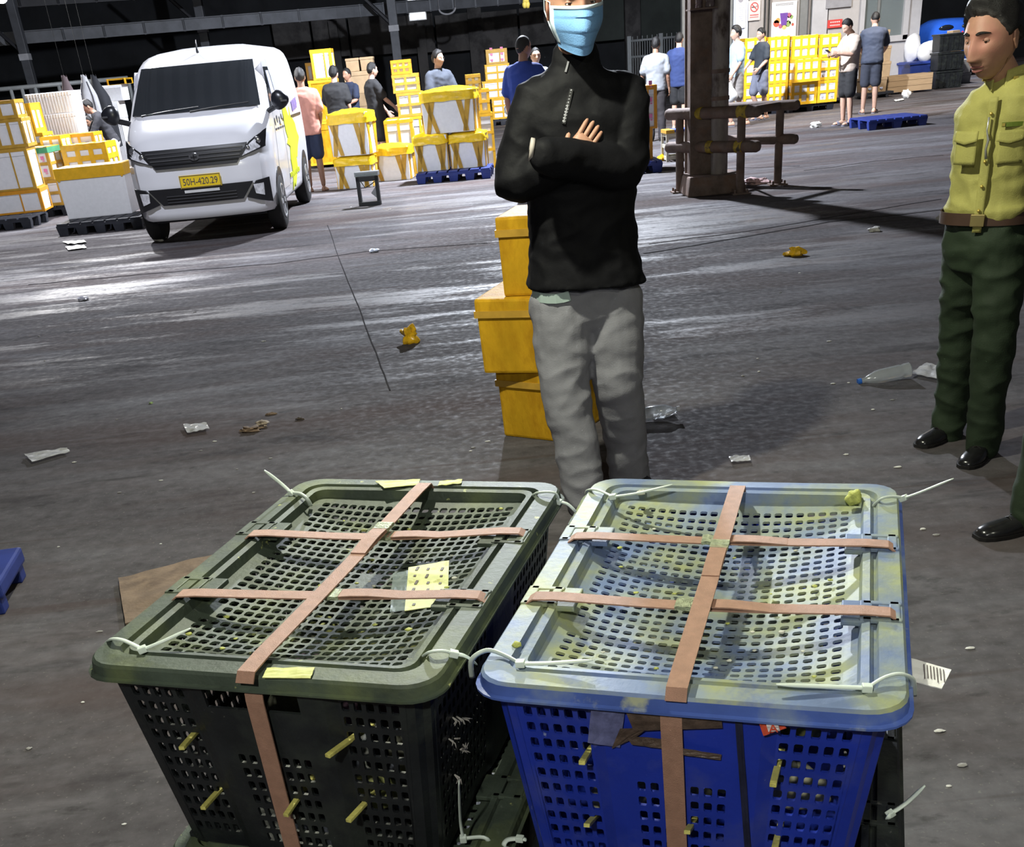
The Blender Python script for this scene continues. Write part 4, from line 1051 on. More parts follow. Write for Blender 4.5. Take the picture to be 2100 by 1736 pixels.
# ---- the masked man with folded arms
M_jacket = mat('black_jacket', (.0055, .0055, .0068), .65, var=.15, scale=10, bump=.12, bscale=70, spec=.14)
M_pants = mat('grey_pants', (.215, .215, .240), .8, var=.12, scale=7, bump=.2, bscale=200)
ml = V((.470, 4.15, 0)); mf = math.radians(4)
P_ = lambda px, py, y: inv_pose(ml, mf, px, py, y)
def man_extra(r, HM, W, Rz, s):
    face_parts(r, HM, mat('brow_grey', (.06, .045, .04), .7), .45, lips=False)
    # pleated blue mask with white border and ear loops
    M_mask = mat('mask_blue', (.20, .41, .74), .75, var=.05, scale=40, bump=.2, bscale=220); M_maskw = mat('mask_white', (.62, .74, .84), .75, var=.03)
    def S(u, v, o=0.0):
        x = (u-.5)*.150; z = .004-.118*v
        hw = .070*(1-.28*sst(.45, 1, v)); k = x/.075
        y = -.098-.022*g2(x, .045)*(1-.4*abs(v-.45))+.078*abs(k)**2.2-.012*g2(v-.45, .35)*(1-abs(k))
        pl = .0045*((v*3.4+.2) % 1.0)*sst(.05, .2, v)*sst(.98, .85, v)*(1-abs(k)**3)
        return V((x*(1-.32*sst(.30, 1, v)), y-pl-o+.012*v*v, z+.020*abs(k)**2*max(0, v)**2.5))
    mb = MB(); mb.grid(lambda u, v: S(u, v), 26, 34, .0015); mb.xf(HM); m0 = mb.build('face_mask', M_mask, r, smooth=45)
    mb = MB(); mb.grid(lambda u, v: S(u, v*.075-.01, .0012), 26, 2, .002); mb.xf(HM); mb.build('mask_border', M_maskw, m0, smooth=True)
    for a in (0, 1):
        mb = MB(); mb.grid(lambda u, v: S((u*.05 if a == 0 else 1-u*.05), v*.86, .0012), 2, 20, .002); mb.xf(HM); mb.build('mask_border', M_maskw, m0, smooth=True)
        sx = -1 if a == 0 else 1
        mb = MB(); p0 = S(a, .02); p1 = S(a, .85)
        mb.tube([p0, V((sx*.074, -.02, .012)), V((sx*.082, .02, .018)), V((sx*.080, .028, -.01)), V((sx*.072, .0, -.045)), p1], .0016, 6); mb.xf(HM); mb.build('ear_loop', M_maskw, m0)
    # zip pull, chest zip with lettering, collar zip, hem of the undershirt
    M_z = mat('zip_grey', (.32, .32, .34), .4, .3); M_zl = mat('reflective_print', (.45, .45, .48), .4)
    from mathutils.bvhtree import BVHTree
    jk = [o for o in r.children if o.name.startswith(('jacket', 'trousers'))]; trees = [BVHTree.FromPolygons([v.co for v in o.data.vertices], [tuple(p.vertices) for p in o.data.polygons]) for o in jk]
    def onfront(px, py, y):
        d = ray(px, py).normalized(); o_ = CAM-V(r.location); best = None
        for t in trees:
            h = t.ray_cast(o_, d)
            if h[0] is not None and (best is None or h[3] < best[1]): best = (h[0], h[3])
        return best[0]-d*.003 if best else aty(px, py, y)-V(r.location)
    o = MB().tube([onfront(1160, 148, 4.005), onfront(1163, 138, 4.0), onfront(1166, 126, 4.01)], .004, 6).build('collar_zip', M_z, r)
    mb = MB(); mb.ribbon([onfront(1172, 183, 4.00), onfront(1165, 215, 3.985), onfront(1156, 254, 3.975)], (1, 0, 0), .012, .004); mb.build('chest_zip', mat('zip_black', (.012, .012, .013), .6), r)
    for k in range(11):
        a = onfront(1171-1.45*k, 186+6.2*k, 3.978); mb = MB(); mb.box(a, (.0105, .003, .0045), Matrix.Rotation(.25, 3, 'Y')); mb.box(a+V((.0, -.001, .0)), (.004, .004, .0085), Matrix.Rotation(.25, 3, 'Y')); mb.build('print_mark', M_zl, r)
    mb = MB(); A = [onfront(x, y, 4.03)+V((0, -.010, 0)) for x, y in ((1092, 604), (1108, 609), (1124, 611), (1140, 611), (1154, 609), (1168, 605))]
    mb.ribbon(A, (0, 0, 1), .034, .004); mb.build('undershirt_hem', mat('mint_cloth', (.40, .50, .47), .8), r)
    # cuffs of the crossed sleeves
    mb = MB(); c = onfront(1086, 306, 3.90); mb.tube([c, c+V((.012, .0, -.003))], .035, 14, ref=(0, 0, 1)); mb.build('cuff', mat('cuff_pale', (.40, .36, .33), .7), r, smooth=True)
man = person('man in a black jacket and blue face mask standing with folded arms', ml, mf, 1.76,
    pose=dict(sR=P_(1098, 205, 4.16), eR=P_(1052, 372, 4.10), wR=P_(1172, 332, 4.01), sL=P_(1286, 196, 4.16), eL=P_(1284, 345, 4.08), wL=P_(1105, 318, 3.915),
              hR=P_(1150, 620, 4.15), kR=P_(1160, 800, 4.09), aR=P_(1200, 1012, 4.02), hL=P_(1253, 612, 4.17), kL=P_(1268, 790, 4.13), aL=P_(1292, 972, 4.27),
              neck=P_(1180, 140, 4.165), head=P_(1178, 10, 4.10), pel=P_(1201, 575, 4.16)),
    hands=dict(R=dict(d=(.56, .02, .66), pn=(.2, 1, .1), side=(-.6, .0, .7), curl=.16, s=.92), L=None), skin=SKIN,
    top=M_jacket, sleeve='long', bottom=M_pants, shoes='shoe', shoe_m=mat('dark_shoe', (.015, .016, .02), .5), head_pitch=.10, head_yaw=.06, hi=True, hem=-.015, fit=1.16, collar=True,
    hair_kw=dict(thick=.004, lift=.22, m=mat('hair_grey', (.09, .085, .08), .7, var=.3, scale=90)), toe=(.25, .1), extra=man_extra, thigh=1.10, wr=.8, hemw=1.10, head_s=1.12)
# ---- the officer in khaki
M_khaki = mat('khaki_shirt', (.37, .35, .10), .75, var=.10, scale=8, bump=.2, bscale=180)
M_green = mat('dark_green_trousers', (.017, .030, .014), .75, var=.15, scale=8, bump=.2, bscale=180)
ol = V((1.955, 4.28, 0)); of = math.radians(-38)
O_ = lambda px, py, y: inv_pose(ol, of, px, py, y)
def officer_extra(r, HM, W, Rz, s):
    face_parts(r, HM, HAIRB, .06, gaze=(.5, -.6))
    M_kd = mat('epaulette_dark', (.03, .04, .022), .5, var=.2); M_gold = mat('gold_badge', (.65, .5, .12), .3, .6); M_silver = mat('silver_badge', (.55, .55, .5), .3, .7)
    sp = (W['neck']-W['pel']); ax = Rz @ V((1, 0, 0)); fw = Rz @ V((0, -1, 0)); up = V((0, 0, 1))
    for q, sx in (('L', 1), ('R', -1)):
        a = W['neck'].lerp(W['s'+q], .48)+up*.040; b_ = W['s'+q].lerp(W['neck'], -.06)+up*.072
        mb = MB(); mb.ribbon([a+up*.012, a.lerp(b_, .5)+up*.012, b_], fw, .052, .006); e = mb.build('epaulette', M_kd, r, bevel=.001)
        for k in (.35, .75):
            mb = MB(); mb.sphere(a.lerp(b_, k)+up*.016, (.007, .007, .005), 8, 6); mb.build('epaulette_star', M_silver, e)
    ch = lambda u, t, o: W['pel']+sp*t+ax*(u*.165*s)+fw*((math.sqrt(max(0, 1-u*u*.9))*.128+o)*s)
    # collar points
    for sx in (-1, 1):
        mb = MB(); A = W['neck']+up*.040
        mb.grid(lambda u, v: A+ax*sx*(.020+.060*u*(1-.1*v))+fw*(.078-.062*u+.020*v)+up*(-.004+.02*u-.062*v*(1-.35*u)), 6, 6, .004); c = mb.build('collar', M_khaki, r, smooth=True)
        mb = MB(); mb.box(A+ax*sx*.052+fw*.078+up*(-.028), (.014, .006, .010)); mb.build('collar_badge', M_gold, c)
    mb = MB(); mb.grid(lambda u, v: ch(.0+(u-.5)*.20, .05+.87*v, .006), 4, 26, .003); mb.build('placket', M_khaki, r, smooth=True)
    for t in (.2, .36, .52, .68, .82):
        mb = MB(); mb.sphere(ch(0, t, .014), (.006, .006, .006), 8, 6); mb.build('button', M_gold, r, smooth=True)
    for sx in (-1, 1):
        mb = MB(); mb.grid(lambda u, v: ch(sx*(.22+.50*u), .50+.20*v, .012+.004*math.sin(math.pi*u)*math.sin(math.pi*v)), 8, 8, .004); p = mb.build('pocket', M_khaki, r, smooth=True)
        def flap(u, v):
            dz = .055+.018*(1-abs(2*u-1)) ; return ch(sx*(.20+.54*u), .715-dz*(1-v)*1.15, .020+.010*(1-v))
        mb = MB(); mb.grid(flap, 10, 4, .004); mb.build('pocket_flap', M_khaki, p, smooth=True)
    for k, m in ((0, mat('tag_green', (.12, .17, .02), .5)), (1, M_gold)):
        mb = MB(); mb.grid(lambda u, v: ch(.26+.40*u if k == 0 else .27+.06*u, .735+(.028*v if k == 0 else .004+.02*v), .022+.003*k), 4, 2, .003); mb.build('name_tag' if k == 0 else 'tag_emblem', m, r)
    mb = MB(); mb.tube([ch(-.02, .80, .02), ch(-.03, .72, .022), ch(.03, .66, .024), ch(.0, .6, .024), ch(.03, .54, .02)], [.004, .003, .005, .004, .006], 7); mb.build('whistle_chain', M_silver, r, smooth=True)
    # belt
    mb = MB(); c = W['pel']+sp*.135; a = Rz @ V((1, 0, 0)); b_ = Rz @ V((0, 1, 0)); rg = []
    for dz, k in ((-.021, 1.0), (-.021, 1.03), (.021, 1.03), (.021, 1.0)): rg.append(ell_ring(c+up*dz, a*.169*s*k, b_*.127*s*k, 32))
    mb.loft(rg+[rg[0]], cap=False); be = mb.build('belt', mat('brown_belt', (.06, .035, .025), .3, var=.2, spec=.6), r, smooth=40)
    mb = MB(); mb.box(c+fw*.140*s+ax*.0, (.05, .012, .042), Rz); mb.build('buckle', mat('belt_buckle', (.30, .24, .10), .35, .6), be, bevel=.003)
officer = person('officer in a khaki shirt and dark green trousers with arms behind his back', ol, of, 1.66,
    pose=dict(aR=O_(1945, 876, 4.50), kR=O_(1968, 690, 4.45), hR=O_(1990, 490, 4.36), aL=O_(2018, 900, 4.24), kL=O_(2040, 690, 4.20), hL=O_(2052, 495, 4.24),
              pel=O_(2020, 480, 4.30), neck=O_(2062, 166, 4.28), head=O_(2036, 76, 4.22), sR=O_(1990, 246, 4.43), sL=O_(2142, 212, 4.16),
              eR=O_(1999, 352, 4.58), wR=O_(2060, 420, 4.60), eL=O_(2170, 360, 4.32), wL=O_(2120, 420, 4.52)),
    hands=dict(R=dict(curl=.5), L=dict(curl=.5)), skin=SKIN, top=M_khaki, sleeve='short', bottom=M_green, hi=True, hem=.12, fit=1.0, hemw=.93,
    head_yaw=math.radians(-22), head_pitch=.20, toe=(-.3, -.12), extra=officer_extra, hair_kw=dict(thick=.016, part=.012), wr=1.1, thigh=.98, head_s=1.12)
# ---- second officer, mostly beyond the frame
o2 = V((1.98, 3.42, 0))
person('officer in dark green trousers standing half out of view beside the khaki officer', o2, math.radians(-72), 1.70,
    pose=dict(aR=(-.07, -.10, .085), kR=(-.08, -.05, .49)), top=M_khaki, sleeve='short', bottom=M_green, hem=.10, hi=True, toe=(0, .1), thigh=1.0)
# ---- people at work in the hall
def cloth(n, c, **k): return mat('cloth_'+n, c, .85, var=.12, scale=6, bump=.15, bscale=120, **k)
def at_y(px, y, py=250):
    d = ray(px, py); p = CAM+d*(y/d.y); return V((p.x, y, 0))
def stand(px_foot, py_foot): return un(px_foot, py_foot)
BK = math.pi
def bag(r, p, m, w_=.13, h_=.26, name='carrier_bag'):
    mb = MB(); mb.sphere((0, 0, -h_*.55), (w_, w_*.6, h_*.55), 14, 10, fn=lambda q: V((q.x*(1-.55*sst(-.1, h_*.5, q.z)), q.y*(1-.55*sst(-.1, h_*.5, q.z)), q.z))*(1+.16*nz((q.x*16, q.y*16, q.z*14))))
    mb.tube([(-.03, 0, -.05), (-.02, 0, .03), (.02, 0, .03), (.03, 0, -.05)], .006, 5)
    return mb.build(name, m, loc=p, smooth=True)
navy = cloth('navy', (.022, .030, .060)); blackc = cloth('black', (.022, .022, .024)); greyc = cloth('grey', (.24, .25, .27))
g = stand(652, 392)
pk = person('man in a salmon shirt and navy shorts seen from behind beside the van', g, BK+.12, 1.70, pose=dict(eL=(.25, .0, 1.09), wL=(.26, -.06, .86), wR=(-.20, -.16, .93)), top=cloth('salmon', (.52, .245, .19)), bottom=navy, legs='short', shoes='bare', skin=SKIN3, fit=1.16, hem=-.26, hair_kw=dict(thick=.016))
tag(bag(None, g+Matrix.Rotation(BK+.12, 3, 'Z') @ V((.27, -.075, .80)), mat('blue_bag', (.10, .25, .65), .4, var=.2)), 'blue plastic bag held by the man in the salmon shirt', 'bag')
g = at_y(698, 22.4); person('broad man in a black shirt seen from behind by the yellow-wrapped boxes', g, BK-.25, 1.70, top=blackc, bottom=blackc, legs='short', shoes='sandal', skin=SKIN2, fit=1.25, hem=-.2, pose=dict(wL=(.10, -.26, 1.02), eL=(.24, -.05, 1.10)), hair_kw=dict(thick=.02))
g = at_y(726, 24.85); person('man in a navy shirt facing the two men in black', g, -.7, 1.66, top=navy, bottom=navy, legs='long', skin=SKIN, fit=1.05, pose=dict(eL=(.22, -.06, 1.12), wL=(.12, -.25, 1.05)))
g = at_y(775, 22.0); person('man in black shirt and shorts reaching towards the taped boxes', g, BK-1.15, 1.70, top=blackc, bottom=blackc, legs='short', shoes='sandal', skin=SKIN2, fit=1.15, hem=-.28, head_yaw=.2, pose=dict(eL=(.24, -.12, 1.12), wL=(.24, -.30, .90), eR=(-.22, -.10, 1.13), wR=(-.15, -.30, .98)))
g = at_y(910, 20.6); person('man with glasses in a dark shirt behind the yellow-topped boxes', g, .55, 1.78, top=cloth('charcoal', (.05, .057, .075)), bottom=blackc, skin=SKIN2, fit=1.14, head_yaw=.35, pose=dict(eL=(.24, -.06, 1.10), wL=(.20, -.26, 1.00), eR=(-.24, -.06, 1.10), wR=(-.16, -.27, .99)), hair_kw=dict(thick=.018),
    extra=lambda r, HM, W, Rz, s: [MB().tube([HM @ V((sx*.031+.017*math.cos(t), -.094, .008+.014*math.sin(t))) for t in np.linspace(0, 6.28, 13)], .0022, 5).build('glasses_rim', mat('glasses', (.05, .05, .05), .3), r) for sx in (-1, 1)])
g = at_y(1082, 14.8); person('man in a royal blue shirt seen from behind beside the masked man', g, BK-.5, 1.79, top=cloth('royal', (.040, .075, .36)), bottom=navy, skin=SKIN, fit=1.12, head_yaw=-.4, pose=dict(eR=(-.28, .02, 1.13), wR=(-.20, -.12, 1.0)), hair_kw=dict(thick=.006, lift=.0, m=mat('hair_crop', (.035, .033, .033), .7)))
g = at_y(1106, 19.5); person('man in a pale blue shirt looking past the man in royal blue', g, .15, 1.68, top=cloth('paleblue', (.35, .42, .55)), bottom=navy, skin=SKIN2, fit=1.05, hair_kw=dict(thick=.008))
g = stand(1347, 289); person('man in a grey shirt and dark trousers walking away past the yellow-taped pillar box', g, BK-.35, 1.68, top=greyc, bottom=cloth('darkbrown', (.03, .026, .028)), skin=SKIN3, fit=1.12, hem=-.18, pose=dict(eL=(.26, -.02, 1.1), wL=(.28, -.10, .86)), hair_kw=dict(thick=.014))
g = stand(1393, 266); person('man in a long navy shirt walking away beside the rusty column', g, BK-.45, 1.73, top=cloth('navyblue', (.030, .048, .14)), bottom=blackc, legs='short', shoes='sandal', skin=SKIN2, fit=1.10, hem=-.32, hair_kw=dict(thick=.012))
g = stand(1507, 260); lb = person('man in a light blue polo and grey shorts walking beside the rusty column', g, -1.35, 1.74, top=cloth('lightblue', (.33, .46, .58)), bottom=cloth('taupe', (.24, .22, .21)), legs='short', shoes='sandal', skin=SKIN2, fit=1.08, pose=dict(eL=(.22, -.02, 1.1), wL=(.22, -.18, .90), kR=(-.09, -.14, .50), aR=(-.09, -.04, .09), kL=(.09, .02, .49), aL=(.1, .2, .11)), hair_kw=dict(thick=.026))
tag(bag(None, g+Matrix.Rotation(-1.35, 3, 'Z') @ V((.23, -.24, .80)), mat('white_bag', (.70, .72, .74), .4, var=.06), .17, .34), 'white plastic bag carried by the man in the light blue polo', 'bag')
g = stand(1557, 246); person('man in black T-shirt and grey shorts passing the wall of yellow boxes', g, -1.2, 1.68, top=cloth('darkgrey', (.035, .042, .052)), bottom=cloth('slate', (.16, .17, .22)), legs='short', shoes='sandal', skin=SKIN2, fit=1.06, head_pitch=.15, pose=dict(eL=(.22, -.02, 1.10), wL=(.20, -.20, .96), eR=(-.2, -.12, 1.12), wR=(-.14, -.30, .98), kR=(-.09, -.12, .50), aR=(-.09, .06, .10), kL=(.09, .03, .49), aL=(.1, .1, .09)))
g = stand(1733, 257)
bg_ = person('man in a beige shirt and black shorts looking down at a phone', g, -1.25, 1.70, top=cloth('beige', (.40, .325, .27)), bottom=blackc, legs='short', shoes='sandal', skin=SKIN2, fit=1.12, head_pitch=.55, pose=dict(head=(0, -.085, 1.555), eL=(.21, -.10, 1.13), wL=(.10, -.34, 1.16), eR=(-.20, -.12, 1.12), wR=(-.10, -.34, 1.15)))
ph = Matrix.Rotation(-1.25, 3, 'Z') @ V((0, -.44, 1.19))
mb = MB(); mb.box((0, 0, 0), (.075, .010, .15), Matrix.Rotation(-1.25, 3, 'Z') @ Matrix.Rotation(1.0, 3, 'X')); tag(mb.build('phone', mat('phone_black', (.02, .02, .022), .2), loc=g+ph, bevel=.003), 'dark phone held by the man in the beige shirt', 'phone')
g = stand(1780, 233); person('man in a navy shirt and dark shorts bending over the cardboard boxes', g, BK-.35, 1.78, top=cloth('navygrey', (.045, .055, .085)), bottom=cloth('dusk', (.045, .05, .07)), legs='short', shoes='sandal', skin=SKIN2, fit=1.2, hem=-.2, lean=.22, head_pitch=.5, pose=dict(eL=(.24, -.22, 1.12), wL=(.18, -.42, 1.0), eR=(-.24, -.22, 1.12), wR=(-.18, -.42, 1.0)))
g = at_y(222, 21.9); person('stooping man in a dark shirt and pale trousers beside the van mirror', g, -1.25, 1.62, top=cloth('inkblack', (.03, .03, .036)), bottom=cloth('stone', (.45, .42, .40)), skin=SKIN, shoes='shoe', fit=1.0, lean=.45, head_pitch=.3, pose=dict(eL=(.20, -.36, .98), wL=(.16, -.50, .82), eR=(-.2, -.40, .98), wR=(-.12, -.52, .80)))
g = at_y(192, 22.6); person('man in a patterned shirt crouching low behind the taped boxes beside the van', g, -.5, 1.30, top=cloth('mauve', (.20, .16, .16)), bottom=blackc, skin=SKIN3, fit=1.05, lean=.2, head_pitch=.3)
# ------------------------------------------------------------------ foam boxes, pallets
M_foam = mat('white_foam', (.74, .74, .76), .75, var=.04, scale=20)
M_tp = mat('yellow_tape', (.72, .40, .022), .28, var=.12, scale=12, spec=.5)
M_tpo = mat('orange_tape', (.62, .27, .02), .3, var=.12, scale=12, spec=.5)
M_tpd = mat('brown_yellow_tape', (.48, .28, .04), .35, var=.15, scale=12)
M_cap = mat('yellow_plastic', (.86, .56, .015), .25, var=.12, scale=9, bump=.6, bscale=22, spec=.5)
M_print = mat('faint_print', (.40, .42, .55), .7, var=.1); M_pinkp = mat('pink_print', (.72, .22, .42), .7, var=.1)
M_wrap = mat('yellow_wrap', (.54, .30, .016), .6, var=.18, scale=7, col2=(.43, .22, .012), s2=11, t2=(.45, .62), bump=.45, bscale=32, stretch=(1, 1, .45), spec=.06)
M_card = mat('cardboard', (.36, .25, .145), .85, var=.10, scale=9); M_cardd = mat('cardboard_dark', (.27, .185, .105), .85, var=.12, scale=9)
M_dark = mat('dark_pallet', (.022, .024, .032), .6, var=.3, scale=6); M_bluep = mat('blue_pallet', (.020, .036, .19), .45, var=.18, scale=6)
def loop_x(mb, x, tw, w_, d, z0, z1, e=.004):   # strip over front-top-back at x
    mb.loft([[V((x-tw/2, yy, zz)), V((x+tw/2, yy, zz)), V((x+tw/2, yy2, zz2)), V((x-tw/2, yy2, zz2))] for yy, zz, yy2, zz2 in
             ((-d/2-e, z0, -d/2+e, z0), (-d/2-e, z1+e, -d/2+e, z1-e), (d/2+e, z1+e, d/2-e, z1-e), (d/2+e, z0, d/2-e, z0))])
def loop_y(mb, y, tw, w_, d, z0, z1, e=.004):
    mb.loft([[V((xx, y-tw/2, zz)), V((xx, y+tw/2, zz)), V((xx2, y+tw/2, zz2)), V((xx2, y-tw/2, zz2))] for xx, zz, xx2, zz2 in
             ((-w_/2-e, z0, -w_/2+e, z0), (-w_/2-e, z1+e, -w_/2+e, z1-e), (w_/2+e, z1+e, w_/2-e, z1-e), (w_/2+e, z0, w_/2-e, z0))])
def loop_z(mb, z, tw, w_, d, e=.0055):
    c = [(-1, -1), (1, -1), (1, 1), (-1, 1), (-1, -1)]
    mb.loft([[V((x*(w_/2+e), y*(d/2+e), z-tw/2)), V((x*(w_/2+e), y*(d/2+e), z+tw/2)), V((x*(w_/2-e), y*(d/2-e), z+tw/2)), V((x*(w_/2-e), y*(d/2-e), z-tw/2))] for x, y in c], cap=False)
def foam(label, c, w_, d, h, rz=0.0, style='grid', nx=3, ny=3, nz_=3, tw=.042, tape=None, body=None, group=None, prints=0, name='foam_box'):
    r = thing(name, label, 'box', c, rz, group); R2 = random.Random(int(abs(c[0])*977+c[2]*131+c[1]*17)); tape = tape or M_tp; body = body or M_foam
    lh = h*.2
    MB().box((0, 0, (h-lh)/2), (w_-.012, d-.012, h-lh), tx=.965, ty=.965).build('box_body', body, r, bevel=.012)
    MB().box((0, 0, h-lh/2), (w_, d, lh)).build('box_lid', body, r, bevel=.012)
    def tp(fn, *a):
        mb = MB(); fn(mb, *a); mb.build('tape', tape, r)
    if style in ('grid', 'wrap'):
        for k in range(nx): tp(loop_x, -w_/2+w_*(k/(nx-1) if nx > 1 else .5)*.90+w_*.05, tw, w_, d, 0, h)
        for k in range(ny): tp(loop_y, -d/2+d*(k/(ny-1) if ny > 1 else .5)*.90+d*.05, tw, w_, d, 0, h)
        for k in range(nz_): tp(loop_z, tw*.55+(h-tw*1.1)*(k/(nz_-1) if nz_ > 1 else .5), tw, w_, d)
        if style == 'wrap': tp(loop_z, h-lh*.6, lh*1.1, w_, d, .007)
    elif style == 'band':
        tp(loop_z, h-lh*.55, lh*1.15, w_, d); tp(loop_x, -w_*.46, tw*.7, w_, d, h*.75, h); tp(loop_x, w_*.46, tw*.7, w_, d, h*.75, h)
    elif style == 'corner':
        tp(loop_z, h-tw*.6, tw*1.2, w_, d); tp(loop_z, tw*.4, tw*.6, w_, d)
        for sx in (-1, 1): tp(loop_x, sx*(w_/2-tw*.5), tw, w_, d, 0, h); tp(loop_y, sx*(d/2-tw*.5), tw, w_, d, 0, h)
        tp(loop_x, w_*.15, tw*.5, w_, d, 0, h)
    elif style == 'cap':
        # slanting strips running down from a draped plastic sheet
        for ax_ in (0, 1):
            L_ = w_ if ax_ == 0 else d; D_ = d if ax_ == 0 else w_
            for sg in (-1, 1):
                for u0, u1 in ((-.40, -.22), (-.28, -.40), (.22, .34), (.40, .30)):
                    a, b_ = u0*L_, u1*L_; mb = MB(); e = .006
                    q = [(b_-.030, h*.02), (b_+.030, h*.02), (a+.042, h*.80), (a-.042, h*.80)]
                    t = lambda p, off: V((p[0], sg*(D_/2*(.97+.03*p[1]/h)+off), p[1])) if ax_ == 0 else V((sg*(D_/2*(.97+.03*p[1]/h)+off), p[0], p[1]))
                    mb.loft([[t(p, e) for p in q], [t(p, -.01) for p in q]]); mb.build('tape', M_tpd if ax_ == 0 and sg < 0 else M_tp, r)  # front strips take the darker tape: front-side shade put into the colour
        mb = MB(); s0 = R2.uniform(0, 50)
        def cp(u, v):
            # closed-ish draped sheet: v from skirt bottom up to the crown
            t = 2*math.pi*u; ct, st = math.cos(t), math.sin(t); k = 14; e = (abs(ct)**k+abs(st)**k)**(-1/k)
            if v < .5:
                q = v/.5; z = h*(.76+.24*q)+.0; o = 1.05+.02*(1-q)
            else:
                q = (v-.5)/.5; z = h+.055*math.sin(q*math.pi/2)*1.0; o = (1-q)*1.045+.0005
            wv = .012*nz((ct*3+s0, st*3, v*5))+.010*nz((ct*7+s0, st*7, v*2))
            return V((ct*e*w_/2*o+ct*wv, st*e*d/2*o+st*wv, z+(.02*nz((ct*2*o+s0, st*2*o, 4)) if v < .02 else .012*nz((ct*4*o, st*4*o+s0, 1))*(v > .45))))
        mb.grid(cp, 56, 20); mb.build('plastic_cover', M_cap, r, smooth=True)
    elif style == 'slab':
        for k in range(1, 16):
            mb = MB(); mb.box((-w_/2+w_*k/16, -d/2-.001, h/2), (w_*.012, .006, h*.96)); mb.build('rib', body, r)
    for k in range(prints):
        mb = MB(); x = (-.25+.5*(k % 2))*w_; z = h*(.3+.38*(k//2)); mb.box((x, -d/2-.004, z), (w_*.13, .004, h*.10)); mb.box((x+.01, -d/2-.004, z-h*.09), (w_*.08, .004, h*.03)); mb.build('print_mark', M_pinkp if prints > 4 else M_print, r)['kind'] = 'stuff'
    return r
def stack(y, items, d=.55, base=None, group=None, rz=0.0):
    """boxes piled from the bottom up; each given by its pixel rectangle on the plane y"""
    z = base
    for it in items:
        px0, px1, pt, pb, style, label = it[:6]; kw = it[6] if len(it) > 6 else {}
        kw = dict(kw); dy = kw.pop('dy', 0.0); dd = kw.pop('d', d); rz_ = kw.pop('rz', rz); z_abs = kw.pop('z', None); yy = y+dy
        x0 = aty(px0, (pt+pb)/2, yy).x; x1 = aty(px1, (pt+pb)/2, yy).x; zb = aty((px0+px1)/2, pb, yy).z; zt = aty((px0+px1)/2, pt, yy).z
        if z_abs is not None: z = z_abs
        if z is None: z = max(0, zb)
        h = max(.12, zt-z) if z_abs is None and base is not None and it is items[0] else zt-zb
        foam(label, ((x0+x1)/2, yy+dd/2, z), x1-x0, dd, h, rz_, style, group=group, **kw); z += h+(.035 if style == 'cap' else 0)
    return z
def pallet(label, c, w_, d, rz=0.0, h=.15, m=None, name='pallet'):
    m = m or M_dark; r = thing(name, label, 'pallet', c, rz)
    n = 7
    for k in range(n): MB().box((-w_/2+w_*(k+.5)/n, 0, h-.012), (w_/n*.84, d, .024)).build('deck_slat', m, r, bevel=.003)
    for yy in (-1, 0, 1): MB().box((0, yy*(d/2-.05), h-.04), (w_, .09, .034)).build('stringer', m, r)
    for yy in (-1, 0, 1):
        for k in range(5 if w_ > 1.1 else 3):
            q = (5 if w_ > 1.1 else 3)-1; MB().box(((k/q-.5)*(w_-.15), yy*(d/2-.06), (h-.056)/2), (.15, .11, h-.056), tx=.8, ty=.8).build('foot', m, r, bevel=.006)
    return r
# --- left edge column of boxes on a dark pallet
pallet('dark pallet under the outer pile of boxes', un(8, 474)+V((-.20, .45, 0)), 1.2, .8)
ZP = .15
stack(17.9, [(-34, 84, 392, 462, 'corner', 'large white foam box with orange corners at the bottom of the outer pile', dict(tape=M_tpo)),
             (-40, 58, 304, 392, 'corner', 'white foam box with brown tape, second from the bottom of the outer pile', dict(tape=M_tpd)),
             (-40, 44, 243, 304, 'grid', 'taped foam box, third from the bottom of the outer pile', dict(tape=M_tpd, nx=4, nz_=2)),
             (-40, 26, 204, 243, 'grid', 'small taped foam box on top of the outer pile', dict(tape=M_tpd, nx=3, nz_=2))], .6, ZP, rz=.12)
pallet('dark pallet under the green-topped box', V((aty(104, 450, 18.75).x, 19.05, 0)), .72, .66)
stack(18.75, [(76, 130, 369, 448, 'grid', 'brown-taped foam box under the green-topped box', dict(tape=M_tpd, nx=3, nz_=3)),
              (48, 103, 300, 369, 'grid', 'foam box with a green top band and pink print', dict(tape=M_tpd, nx=3, nz_=3, prints=5))], .6, ZP)
g0 = [o for o in COL.objects if o.name.startswith('foam_box')][-1]; gb_ = [o for o in COL.objects if o.parent == g0 and o.name.startswith('box_lid')][0]
hb_ = max(v.co.z for v in gb_.data.vertices); wb_ = 2*max(v.co.x for v in gb_.data.vertices); db_ = 2*max(v.co.y for v in gb_.data.vertices)
mb = MB(); loop_z(mb, hb_-.045, .075, wb_, db_, .009); mb.build('green_band', mat('green_tape', (.06, .30, .16), .4), g0)
stack(19.75, [(40, 92, 300, 372, 'grid', 'yellow-taped foam box hidden low behind the green-topped box', dict(nx=3, nz_=3)), (24, 90, 274, 300, 'grid', 'low yellow-taped foam box behind the green-topped box', dict(nx=3, nz_=2)),
             (20, 66, 211, 274, 'wrap', 'bright yellow foam box with pink print beside the white slabs', dict(nx=2, nz_=2, prints=6, tw=.07))], .5, 0.0)
stack(19.37, [(92, 160, 340, 400, 'grid', 'taped foam box behind the big white box, lowest of its pile', dict(nx=3)), (88, 130, 278, 340, 'grid', 'yellow-taped foam box under the white foam slabs', dict(nx=3, nz_=3, z=None))], .5, 0.0)
